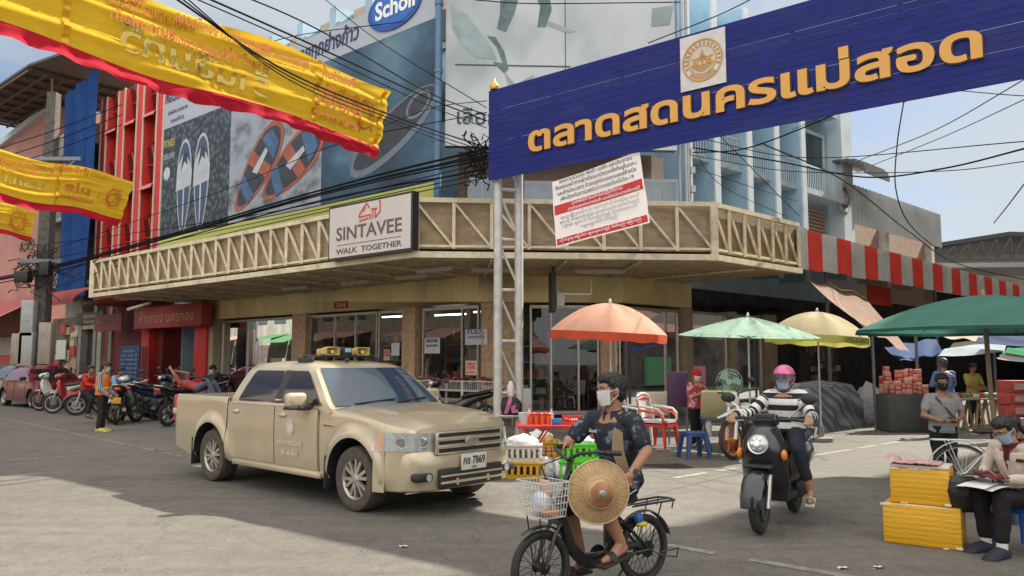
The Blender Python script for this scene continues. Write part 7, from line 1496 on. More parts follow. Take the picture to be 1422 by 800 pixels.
t=thing('backpack', 'black backpack with pink straps on the small table by the steel tower', 'bag', (XY(708, 15.1), 15.3, .535)); m=MB(); m.ell((0, 0, .16), (.24, .14, .19)); m.ell((.08, -.08, .12), (.16, .1, .12)); m.build('bag_body', mat('black_nylon', (.018, .018, .02), .7, bump=.3, bscale=20), parent=t)
m=MB(); m.loft([[V((-.12, -.14, .03)), V((-.04, -.155, .03))], [V((-.06, -.16, .2)), V((.02, -.165, .2))], [V((-.01, -.05, .36)), V((.05, -.05, .36))]], 0, cap=False, closed=False); m.loft([[V((.04, -.19, .04)), V((.17, -.17, .06))], [V((.02, -.17, .16)), V((.10, -.17, .2))]], 0, cap=False, closed=False); m.build('strap', mat('pink_strap', (.46, .10, .24), .6), parent=t)
bag((XY(709, 15.1), 15.3, .86), (.07, .05, .18), WB_, 'white plastic bag hanging above the black backpack', 9)
t=thing('storage_cabinet', 'pale grey cabinet against the pilaster right of the steel tower', 'cabinet', (XY(727, 17.6), 17.6, .12)); m=MB(); m.rbox((0, 0, .42), (.36, .4, .84), .015); m.build('cabinet_body', mat('pale_grey_cabinet', (.42, .41, .39), .5, dirt=.4), parent=t); m=MB(); m.rbox((0, -.205, .42), (.32, .012, .78), .005); m.rbox((.12, -.215, .45), (.02, .02, .1), .005); m.build('door', MATS['pale_grey_cabinet'], parent=t)
# -- monobloc chairs, stools
def monobloc(name, label, loc, rz, m_, h=.44, legs=None, legm=None):
 t=thing(name, label, 'chair', loc, rz); legm=legm or m_
 m=MB(); m.grid(lambda u, v:V((-.22+.44*u, -.22+.44*v, h-.015*math.sin(math.pi*u)-.01*math.sin(math.pi*v))), 8, 8); m.bar((.22, -.2, h-.02), (.22, .2, h-.02), .02, .05); m.bar((-.22, -.2, h-.02), (-.22, .2, h-.02), .02, .05); m.bar((-.2, .22, h-.02), (.2, .22, h-.02), .02, .05); m.bar((-.2, -.22, h-.02), (.2, -.22, h-.02), .02, .05); m.build('seat', m_, parent=t)
 m=MB(); bx=lambda v:-.22-.10*v-.02
 pts=[V((bx(k/6), -.21+.0*k, h+.42*k/6))for k in range(6)]+[V((bx(1.02), -.21+.42*j/8, h+.42+.05*math.sin(math.pi*j/8)))for j in range(9)]+[V((bx(k/6), .21, h+.42*k/6))for k in range(5, -1, -1)]
 m.tube(pts, .02, n=7)
 for k in range(7):y=-.15+k*.05; m.loft([[V((bx(w_)-.025*math.cos(y*6), y-.015, h+.04+.40*w_)), V((bx(w_)-.025*math.cos(y*6), y+.015, h+.04+.40*w_))]for w_ in(0, .5, 1)], 0, cap=False, closed=False)
 m.build('backrest', m_, parent=t)
 for s in(-1, 1):
  m=MB(); m.tube([(-.27, s*.22, h+.24), (-.1, s*.27, h+.23), (.12, s*.27, h+.20), (.21, s*.26, h+.12), (.22, s*.24, h)], .022, n=7); m.build('armrest', m_, parent=t)
  for x in(-.2, .2):m=MB(); m.loft([[V((x*q+a*w_, s*.2*q+b*w_, z))for a, b in((-1, -1), (1, -1), (1, 1), (-1, 1))]for z, q, w_ in((0, 1.18, .018), (h-.02, 1.0, .03))], 0); m.build('leg', legm, parent=t)
 return t
WPL=mat('white_chair_plastic', (.62, .62, .62), .4, var=.06, dirt=.15); RPL=mat('red_chair_plastic', (.55, .04, .03), .4, var=.08)
p=gr(918, 622); monobloc('plastic_chair', 'red plastic armchair underneath the white one', (p.x, p.y+.1, 0), R(-40), RPL, .42)
monobloc('plastic_chair', 'white plastic armchair nested on top of the red chair', (p.x, p.y+.1, .075), R(-40), WPL, .42, legm=RPL)
p=gr(888, 618); monobloc('plastic_chair', 'white plastic armchair behind the cyclist, left of the red chair', (p.x+.05, p.y+.7, 0), R(-30), WPL, .44)
def stool(loc, m_, label, h, w_=.17, rz=0):
 t=thing('plastic_stool', label, 'stool', loc, rz); m=MB(); m.rbox((0, 0, h-.015), (w_*2, w_*2, .03), .012, seg=2); m.rbox((0, 0, h-.045), (w_*1.9, w_*1.9, .05), .01); m.build('seat', m_, parent=t)
 for sx in(-1, 1):
  for sy in(-1, 1):m=MB(); m.loft([[V((sx*(w_*q)+a*r_, sy*(w_*q)+b*r_, z))for a, b in((-1, -1), (1, -1), (1, 1), (-1, 1))]for z, q, r_ in((0, 1.12, .028), (h-.05, .82, .035))], 0); m.build('leg', m_, parent=t)
 return t
BLS=mat('blue_stool_plastic', (.015, .13, .50), .35, var=.08, coat=.2); p=gr(964, 636); stool((p.x, p.y, 0), mat('dull_blue_plastic', (.03, .07, .20), .5), 'dull blue plastic stool in front of the seller in the red headscarf', .42, .17, R(12))
STL=(4.27, 6.72); stool((STL[0], STL[1], 0), BLS, 'bright blue plastic stool under the seated woman at the right edge', .37, .16, R(15))
p=at(1412, 700, 7.9); stool((p.x+.05, 7.9, 0), mat('navy_stool_plastic', (.02, .04, .09), .5), 'dark blue plastic stool behind the bright blue one', .40, .16)
YB=14.6
t=thing('purple_board', 'purple board leaning behind the white and red chairs', 'board', (XY(940, YB+.6), YB+.6, 0)); m=MB(); m.rbox((0, 0, 1.02), (.40, .05, .66), .01); m.build('board', mat('purple_board_paint', (.07, .03, .09), .6), parent=t); m=MB(); m.bar((-.17, .02, 0), (-.17, .02, .7), .03); m.bar((.17, .02, 0), (.17, .02, .7), .03); m.build('leg', MATS['steel_grey'], parent=t)
t=thing('cream_board', 'cream board standing behind the white chair', 'board', (XY(905, YB+1.2), YB+1.2, 0)); m=MB(); m.rbox((0, .0, .72), (.62, .03, .46), .006); m.build('board', mat('cream_board_paint', (.50, .46, .34), .6), parent=t); m=MB(); m.bar((-.25, .02, 0), (-.25, .02, .5), .03); m.bar((.25, .02, 0), (.25, .02, .5), .03); m.build('leg', MATS['steel_grey'], parent=t)
t=thing('display_case', 'beige display board tilted up on a folding stand beside the fan', 'display', (XY(995, 13.7), 13.7, 0), R(-8)); m=MB(); M_=Matrix.Translation((0, 0, .80))@Matrix.Rotation(R(-62), 4, 'X'); m.rbox((0, 0, 0), (.56, .56, .06), .008, 0, M_); m.build('board', mat('beige_board_paint', (.50, .44, .26), .6, var=.08), parent=t); m=MB()
for x in(-.24, .24):m.bar((x-.1, -.1, 0), (x+.05, .1, .62), .03); m.bar((x+.15, .2, 0), (x-.05, .0, .62), .03)
m.bar((-.3, -.0, .58), (.3, -.0, .58), .03); m.build('stand', mat('blue_grey_steel', (.10, .13, .18), .5, .5), parent=t)
t=thing('pedestal_fan', 'mint green electric pedestal fan behind the beige display board', 'fan', (XY(1014, 15.2), 15.2, 0)); FM=mat('mint_fan_plastic', (.30, .55, .46), .45); m=MB(); m.lathe([(0, 0), (.18, 0), (.17, .04), (.04, .06), (.025, .1), (.025, .85), (0, .85)], (0, 0, .12), Z, 0, 18); m.tube([(0, 0, .75), (-.05, -.02, .95), (-.02, .06, 1.12)], .045, n=10); m.build('stand', FM, parent=t)
m=MB(); ax=V((-.35, -.93, .05)).normalized(); o=V((-.04, -.04, 1.16));
for r_ in(.05, .12, .19, .245):m.torus(o+ax*(.07-r_*r_*.8), ax, r_, .004, 0, 28, 4); m.torus(o-ax*(.05-r_*r_*.5), ax, r_, .004, 0, 28, 4)
x_=ax.orthogonal().normalized(); y_=ax.cross(x_)
for k in range(26):a=k*.2417; d=x_*math.cos(a)+y_*math.sin(a); m.tube([o+ax*.07+d*.05, o+ax*.045+d*.18, o+d*.25, o-ax*.04+d*.12], .003, n=4)
m.build('guard', FM, parent=t); m=MB()
for k in range(3):a=k*2.094; d=x_*math.cos(a)+y_*math.sin(a); e=x_*math.cos(a+.9)+y_*math.sin(a+.9); m.add([o, o+d*.22+ax*.02, o+(d+e).normalized()*.23, o+e*.16-ax*.02], [(0, 1, 2, 3)])
m.lathe([(0, .05), (.05, .045), (.055, -.08), (0, -.1)], o, ax, 0, 14); m.build('blade', mat('fan_blade_grey', (.45, .55, .52), .3), parent=t)
bag((XY(1016, 13.9), 14.1, 0), (.2, .16, .26), mat('red_bag_plastic', (.42, .02, .03), .4, bump=.5, bscale=14), 'bulging red bag on the ground beside the beige display board', 11, 'red_bag'); bag((XY(983, 13.8), 13.9, .25), (.07, .06, .2), WB_, 'white plastic bag hanging from the beige display stand', 12)
STT=mat('striped_tarp', (.2, .2, .2), .7, bump=.2, bscale=10); _t=STT.node_tree; _p=_t.nodes['Principled BSDF']; _w=_t.nodes.new('ShaderNodeTexWave'); _w.bands_direction='DIAGONAL'; _w.inputs['Scale'].default_value=1.5; _w.inputs['Distortion'].default_value=3; _w.inputs['Detail'].default_value=2; _w.inputs['Detail Scale'].default_value=.9
_tc=_t.nodes.new('ShaderNodeTexCoord'); _r=_t.nodes.new('ShaderNodeValToRGB'); _r.color_ramp.elements[0].position=.38; _r.color_ramp.elements[1].position=.6; _r.color_ramp.elements[0].color=(.085, .10, .12, 1); _r.color_ramp.elements[1].color=(.20, .225, .24, 1); _t.links.new(_tc.outputs['Object'], _w.inputs[0]); _t.links.new(_w.outputs[1], _r.inputs[0]); _t.links.new(_r.outputs[0], _p.inputs['Base Color'])
c=RF.pt(RF.sx(1146, -.9), -.6, 0); t=thing('covered_stall', 'closed stall heaped under a dark striped tarpaulin behind the scooter', 'stall', c, yaw(RF.u))
def drape(u, v):
 x=-1.55+3.1*u; prof=[(-.62, 0), (-.60, .35), (-.52, .75), (-.40, 1.0), (0, 1.08), (.40, 1.0), (.55, .7), (.62, .0)]; k=v*7; i=min(6, int(k)); f=k-i; y=prof[i][0]+(prof[i+1][0]-prof[i][0])*f; z=prof[i][1]+(prof[i+1][1]-prof[i][1])*f
 e=1-max(0, abs(u-.5)*2-.72)/.28; q=max(0, e)**.6; z2=z*(q if q<1 else 1); fold=.05*math.sin(u*26+z*5+2*math.sin(u*9))*(1-z)+.09*mnoise.noise(V((x*2.2, y*2, z*2)))
 return V((x, y*(.55+.45*q)+fold*(1 if y>0 else-1), max(0, z2+.09*mnoise.noise(V((x*1.6, y*1.6, 3)))*(z>.5))))
m=MB(); m.grid(drape, 110, 42); m.build('tarp', STT, parent=t, smooth=60); m=MB(); m.rbox((0, 0, .42), (2.3, .8, .8), .03); m.build('bench', mat('dim_bench_wood', (.14, .09, .05), .8), parent=t)
bag(RF.pt(RF.sx(1205, -1.05), -1.05, 0), (.36, .22, .58), mat('translucent_film', (.46, .50, .52), .25, var=.3, scale=8, bump=.7, bscale=9), 'translucent plastic wrapped bundle at the end of the striped tarpaulin', 14, 'wrapped_bundle')
# -- market stalls on the right
YS=17.6; xs0, xs1=XY(1230, YS), XY(1292, YS)
t=thing('market_stall', 'dark counter stacked with pinkish red packets under the brown awning', 'stall', ((xs0+xs1)/2, YS, 0)); m=MB(); m.rbox((0, .3, .42), (xs1-xs0, .7, .82), .02); m.build('counter', mat('dark_counter', (.07, .075, .075), .7, dirt=.5), parent=t); m=MB(); m.bar((-.5, .6, 0), (-.5, .6, 2.2), .05); m.bar((.5, .6, 0), (.5, .6, 2.2), .05); m.build('post', MATS['steel_grey'], parent=t)
PK=[mat('packet_'+n, c, .5, var=.15, scale=20)for n, c in(('coral', (.52, .12, .09)), ('rose', (.50, .19, .16)), ('crimson', (.42, .05, .05)), ('peach', (.58, .32, .24)))]
random.seed(21)
proto=[]
for k in range(4):
 pass
cnt=0
for r_ in range(3):
 x=xs0+.06
 while x<xs1-.08:
  n_=random.randint(2, 6-(r_==0)*2); w_=random.choice((.09, .11, .14)); z=.83
  for q in range(n_):
   hh=random.uniform(.07, .13); m=MB(); mi=random.randrange(4); m.rbox((x+w_/2, YS+.05+r_*.2, z+hh/2), (w_*.95, .14, hh*.97), .008); m.box((x+w_/2, YS+.05+r_*.2-.071, z+hh*.55), (w_*.6, .003, hh*.4), 1)
   tag(m.build('packet', [PK[mi], PK[3]]), 'pinkish red packet stacked on the dark market counter', 'packet', 'pinkish red packets stacked on the dark market counter'); z+=hh; cnt+=1
  x+=w_+.006
t=thing('goods_table', 'wooden trestle table with small goods behind the standing woman', 'table', (XY(1348, 18), 18, 0)); m=MB(); m.rbox((0, 0, .72), (1.1, .7, .04), .008); m.build('table_top', mat('pale_worn_wood', (.40, .30, .18), .7, var=.3, stretch=(1, 8, 1)), parent=t)
for x in(-.4, .0, .4):
 for s in(-1, 1):m=MB(); m.bar((x-.12, s*.25, 0), (x, s*.2, .7), .045); m.bar((x+.12, s*.25, 0), (x, s*.2, .7), .045); m.build('leg', MATS['pale_worn_wood'], parent=t)
for k in range(16):
 m=MB(); w_=random.uniform(.08, .2); m.rbox((XY(1348, 18)-.45+(k%8)*.125, 17.8+(k//8)*.3, .745+.04), (w_*.8, .16, .08+random.uniform(0, .06)), .015); tag(m.build('goods_pack', [BOXC[0], BOXC[7], mat('steel_tray', (.35, .37, .38), .35, .6), BOXC[1]][k%4]), ['small red pack', 'small green pack', 'small steel tray', 'small white pack'][k%4]+' lying on the wooden trestle table', 'pack', 'small goods on the trestle table')
t=thing('packed_boxes', 'red printed carton tower at the right edge behind the seated woman', 'cartons', (XY(1408, 15.5), 15.5, 0));
for k in range(5):m=MB(); m.rbox((random.uniform(-.03, .03), 0, .15+k*.23), (.46+.03*(k%2), .4, .225), .008, 0); m.box((0, -.205, .15+k*.23), (.3, .01, .12), 1); m.build('carton', [mat('carton_red', (.42, .07, .06), .6, var=.25, scale=9), mat('carton_pale', (.5, .36, .3), .6, var=.4, scale=30)], parent=t)
# -- shoe racks on the pavement
random.seed(31)
def rack(s0, s1, label):
 F=LF; o_=1.9; t=thing('shoe_rack', label, 'rack', F.pt((s0+s1)/2, o_, .12)); m=MB()
 for s_ in(s0, s1):
  for oo in(o_, o_+.55):m.bar(F.pt(s_, oo, .12), F.pt(s_, oo, 1.12), .028)
 for zz in(1.1, .88):
  for oo in(o_, o_+.55):m.bar(F.pt(s0, oo, zz), F.pt(s1, oo, zz), .018)
  for s_ in(s0, s1):m.bar(F.pt(s_, o_, zz), F.pt(s_, o_+.55, zz), .018)
 m.bar(F.pt(s0, o_, .3), F.pt(s1, o_, .3), .018); m.build('frame', mat('rack_white_steel', (.52, .50, .46), .5, dirt=.2), parent=t, world=True)
 m=MB(); n=int((s1-s0)/.055)
 for k in range(n):s_=s0+(s1-s0)*k/n; m.bar(F.pt(s_, o_, .88), F.pt(s_, o_, 1.1), .009)
 for k in range(9):m.bar(F.pt(s0, o_+.06*k, .885), F.pt(s1, o_+.06*k, .885), .008)
 m.build('wire_basket', MATS['rack_white_steel'], parent=t, world=True)
SHM=[mat('shoe_'+n, c, .6, var=.2)for n, c in(('brown', (.22, .11, .06)), ('black', (.02, .02, .022)), ('tan', (.36, .22, .12)), ('red', (.38, .05, .04)), ('navy', (.03, .05, .16)), ('maroon', (.18, .04, .04)))]
def shoe_mesh(mi):
 m=MB(); m.loft([[V((x, w_*math.cos(a), h*(.5+.5*math.sin(a))))for a in[2*math.pi*k/10 for k in range(10)]]for x, w_, h in((-.13, .02, .04), (-.11, .036, .075), (-.02, .034, .07), (.06, .045, .045), (.12, .035, .03), (.14, .015, .02))], 0); m.rbox((0, 0, .008), (.26, .08, .016), .007, 1); return m.build('shoe', [SHM[mi], SHM[1]])
shoes=[shoe_mesh(k)for k in range(6)]; used=[False]*6
r0=LF.sx(556, 1.9); r3=LF.sx(690, 1.9)
for k in range(3):
 a=r0+(r3-r0)*k/3+.02; b=r0+(r3-r0)*(k+1)/3-.02; rack(a, b, ['white wire shoe rack nearest the orange brown pilaster', 'middle white wire shoe rack in front of the shop window', 'white wire shoe rack beside the steel tower'][k])
 for q in range(16):
  i=random.choice((0, 0, 1, 2, 3, 5)if k!=1 else(3, 3, 5, 4, 1)); o=shoes[i]if not used[i]else shoes[i].copy()
  if used[i]:col.objects.link(o)
  used[i]=True; o.location=LF.pt(a+.12+(b-a-.24)*(q%8)/7, 2.05+.28*(q//8), 1.02+.06*random.random()+.05*(q//8)); o.rotation_euler=(random.uniform(-.4, .4), random.uniform(-.3, .3), random.uniform(0, 6.2))
  tag(o, ('brown', 'black', 'tan', 'red', 'navy', 'maroon')[i]+' shoe piled in the white wire racks before the shop window', 'shoe', 'shoes piled in the wire racks')
def card(px, py, w_, h_, off, F, label, mi, lines=(), mm=None):
 s_, z_=F.hit(px, py, off); t=thing('price_card', label, 'sign', F.pt(s_, off, z_-h_/2)); m=MB(); m.fbox(F, s_-w_/2, s_+w_/2, off, off+.006, z_-h_/2, z_+h_/2); m.build('card', mi, parent=t, world=True)
 if lines:
  m=MB()
  for k, (tx_, sz)in enumerate(lines):m.text(tx_, F.pt(s_, off-.004, z_+h_*(.28-.28*k)-.03), F.u, Z, sz, 0, bold=.02, width=w_*.75)
  m.build('lettering', mm or mat('card_red_ink', (.45, .06, .04), .6), parent=t, world=True)
CW, CPK, CBE=mat('card_white', (.6, .6, .6), .6), mat('card_pink', (.58, .38, .32), .6), mat('card_beige', (.5, .42, .28), .6)
card(654, 511, .34, .32, 1.86, LF, 'small pink price card on the middle shoe rack', CPK, (('SALE', .1), ('199', .1), ('บาท', .08)))
card(661, 468, .78, .40, WO-.03, LF, 'white shop poster with blue lettering in the window beside the tower', CW, (('FLEX', .2), ('รองเท้า', .1)), mat('poster_blue', (.05, .16, .36), .6))
card(600, 480, .6, .42, WO-.03, LF, 'pale blue white poster low in the window right of the pilaster', CW, (('DRONE', .14), ('ลดราคา', .1)), mat('poster_dark', (.06, .10, .2), .6))
card(662, 493, .55, .3, WO+.3, LF, 'beige box card inside the window beside the tower', CBE)
card(537, 493, .26, .3, WO-.03, LF, 'pinkish notice on the glass right of the shop door', CPK, (('เปิด', .08), ('9.00', .08)))
card(549, 485, .34, .36, WO-.03, LF, 'white notice on the glass right of the shop door', CW)
card(697, 497, .42, .3, WO-.14, LF, 'pale pink notice on the corner pilaster behind the tower', CPK, (('ห้ามจอด', .07), ))if False else None
t=thing('hanging_bracket', 'black hanging box and bracket with a white meter under the canopy', 'bracket', KF.pt(KF.sx(768, 1.5), 1.5, 2.9)); s_=KF.sx(768, 1.5); z1, z0=KF.hit(768, 372, 1.5)[1], KF.hit(768, 433, 1.5)[1]; m=MB(); m.fbox(KF, s_-.05, s_+.05, 1.3, 1.9, z0, z1-.1); m.bar(KF.pt(s_, 1.5, z1-.1), KF.pt(s_, 1.5, 3.75), .05); m.build('sign_box', mat('black_sign_box', (.02, .02, .02), .5), parent=t, world=True)
m=MB(); m.fbox(KF, s_+.07, s_+.25, 1.35, 1.5, KF.hit(775, 426, 1.5)[1], KF.hit(775, 407, 1.5)[1]); m.build('meter', mat('meter_white', (.5, .5, .48), .5), parent=t, world=True); m=MB(); zz=KF.hit(800, 409, 1.5)[1]; m.bar(KF.pt(s_+.26, 1.42, zz), KF.pt(KF.sx(822, 1.42), 1.42, zz), .04); m.bar(KF.pt(KF.sx(822, 1.42), 1.42, zz), KF.pt(KF.sx(822, 1.42), 1.42, zz+.3), .02); m.build('arm', MATS['galvanised_steel'], parent=t, world=True)
# -- yellow taped foam boxes
FY=mat('yellow_tape_foam', (.68, .36, .012), .38, var=.10, scale=3, bump=.35, bscale=18, dirt=.12, stretch=(1, 1, 7)); _t=FY.node_tree; _p=_t.nodes['Principled BSDF']; _w=_t.nodes.new('ShaderNodeTexWave'); _w.bands_direction='Z'; _w.inputs['Scale'].default_value=7.5; _w.inputs['Distortion'].default_value=.8; _tc=_t.nodes.new('ShaderNodeTexCoord'); _t.links.new(_tc.outputs['Object'], _w.inputs[0]); _b=_t.nodes.new('ShaderNodeBump'); _b.inputs['Strength'].default_value=.25; _b.inputs['Distance'].default_value=.006; _t.links.new(_w.outputs[1], _b.inputs['Height']); _o=_p.inputs['Normal'].links[0].from_socket; _t.links.new(_o, _b.inputs['Normal']); _t.links.new(_b.outputs[0], _p.inputs['Normal'])
FW=mat('foam_white', (.66, .62, .54), .7, var=.1, dirt=.2)
def foam(p0, p1, dp, z0, h, label, lid):
 p0, p1=V(p0), V(p1); d=(p1-p0).normalized(); b=Z.cross(d); L_=(p1-p0).length; c=(p0+p1)/2+b*dp/2; t=thing('foam_box', label, 'box', (c.x, c.y, z0), yaw(d)); m=MB(); m.rbox((0, 0, h/2), (L_, dp, h), .014, 0, seg=2); m.build('box_body', FY, parent=t)
 m=MB(); random.seed(int(h*1000));
 for k in range(3):m.rbox((random.uniform(-.4, .4)*L_, -dp/2-.0, h*random.choice((.015, .985))), (random.uniform(.03, .09), .006, .010), .002)
 m.rbox((L_/2-.02, -dp/2, h*.05), (.05, .01, .02), .002); m.rbox((-L_/2+.03, -dp/2, h*.97), (.09, .01, .02), .002); m.rbox((.0, -dp/2+.02, h-.001), (L_*.4, .03, .006), .002); m.build('tape_tear', FW, parent=t)
 if lid:m=MB(); m.rbox((0, 0, h+.014), (L_*.99, dp*.98, .025), .008); m.build('lid', lid, parent=t)
 return t
a_, b_=gr(1227, 753), gr(1337, 766); foam((a_.x, a_.y, 0), (b_.x, b_.y, 0), .40, 0, .335, 'larger yellow taped foam box on the road beside the seated woman', None)
d_=(b_-a_).normalized(); nb=Z.cross(d_); a2=a_+d_*.06+nb*.05; foam((a2.x, a2.y, 0), (a2+d_*.46), .34, .338, .30, 'smaller yellow taped foam box with a white lid, on top of the larger one', mat('foam_lid_white', (.60, .52, .46), .6, var=.1))
c=a2+d_*.12+nb*.14; m=MB(); random.seed(4)
m.grid(lambda u, v:V((c.x, c.y, .668))+d_*(-.17+.44*u)+nb*(-.17+.32*v)+Z*(.012+.018*abs(mnoise.noise(V((u*9, v*9, 1))))+.03*(u<.25)), 24, 18); tag(m.build('plastic_wrap', mat('red_white_wrap', (.60, .34, .30), .3, var=.5, scale=30, bump=.5, bscale=20), smooth=60), 'crumpled red and white plastic wrap on top of the smaller yellow box', 'wrap')
bg_=V((3.80, 6.78, .0)); t=thing('shoulder_bag', 'black leather shoulder bag slung between the yellow boxes and the seated woman', 'bag', (bg_.x, bg_.y, .30)); m=MB(); m.loft([[V((w_*math.cos(a)+sx, d*math.sin(a), z))for a in[2*math.pi*k/14 for k in range(14)]]for z, w_, d, sx in((0.0, .09, .06, 0), (.05, .15, .09, 0), (.17, .16, .10, -.01), (.25, .14, .08, -.02), (.29, .10, .03, -.02))], 0); m.build('bag_body', mat('black_leather', (.022, .016, .014), .4, var=.3, bump=.4, bscale=25), parent=t); m=MB(); m.tube([(.10, -.04, .26), (.20, -.05, .12), (.22, -.04, -.08), (.16, .02, .1), (.06, .04, .28)], .014, n=7); m.rbox((-.02, -.10, .14), (.18, .012, .02), .004); m.build('strap', MATS['black_leather'], parent=t)
random.seed(17); LIT_=mat('litter_paper', (.58, .56, .52), .7)
for k, (px, py)in enumerate(((1170, 790), (1220, 789), (952, 637), (980, 634), (840, 655), (560, 760))):
 p=gr(px, py); m=MB(); m.grid(lambda u, v:p+V((.07*(u-.5), .05*(v-.5), .006+.012*abs(math.sin(u*5+k)*math.cos(v*4)))), 4, 4); tag(m.build('paper_scrap', LIT_), 'scrap of pale litter lying on the road', 'litter', 'litter scraps on the road')
 # -- people
def remesh(mb, voxel, it=4, amp=0, fr=9, seed=0, stretch=(1, 1, 1)):
 me=bpy.data.meshes.new('tmp'); me.from_pydata([tuple(v)for v in mb.v], [], mb.f); bm=bmesh.new(); bm.from_mesh(me); bmesh.ops.recalc_face_normals(bm, faces=bm.faces[:]); bm.to_mesh(me); bm.free()
 o=bpy.data.objects.new('tmp', me); col.objects.link(o); r=o.modifiers.new('r', 'REMESH'); r.mode='VOXEL'; r.voxel_size=voxel; r.adaptivity=0
 if it:s=o.modifiers.new('s', 'SMOOTH'); s.factor=.5; s.iterations=it
 dg=bpy.context.evaluated_depsgraph_get(); m2=bpy.data.meshes.new_from_object(o.evaluated_get(dg)); out=MB()
 n=[v.normal.copy()for v in m2.vertices]
 for v, nn in zip(m2.vertices, n):
  p=v.co.copy()
  if amp:q=V((p.x*stretch[0], p.y*stretch[1], p.z*stretch[2]))*fr+V((seed, 0, 0)); p=p+nn*(amp*(mnoise.noise(q)+.5*mnoise.noise(q*2.3)))
  out.v.append(p)
 out.f=[tuple(p.vertices)for p in m2.polygons]; out.m=[0]*len(out.f)
 bpy.data.objects.remove(o); bpy.data.meshes.remove(me); bpy.data.meshes.remove(m2); return out
SKIN=mat('tan_skin', (.36, .185, .11), .5, var=.08, scale=12, sub=.08); SKIN2=mat('brown_skin', (.27, .135, .08), .5, var=.08, scale=12, sub=.08); SKIN3=mat('light_skin', (.46, .27, .18), .5, var=.08, scale=12, sub=.08)
HAIR=mat('black_hair', (.010, .009, .009), .45, var=.4, scale=60, bump=.5, bscale=90)
def stand(h, lean=0):
 j=dict(pel=(0, 0, .525), neck=(.0, 0, .825), head=(.018, 0, .925)); s=lambda n, x, y, z:(j.__setitem__(n+'L', (x, y, z)), j.__setitem__(n+'R', (x, -y, z)))
 s('sh', -.005, .108, .800); s('el', -.015, .135, .63); s('wr', .04, .135, .49); s('hip', 0, .052, .515); s('kn', .01, .055, .285); s('an', -.012, .06, .05)
 return{k:V(v)*h for k, v in j.items()}
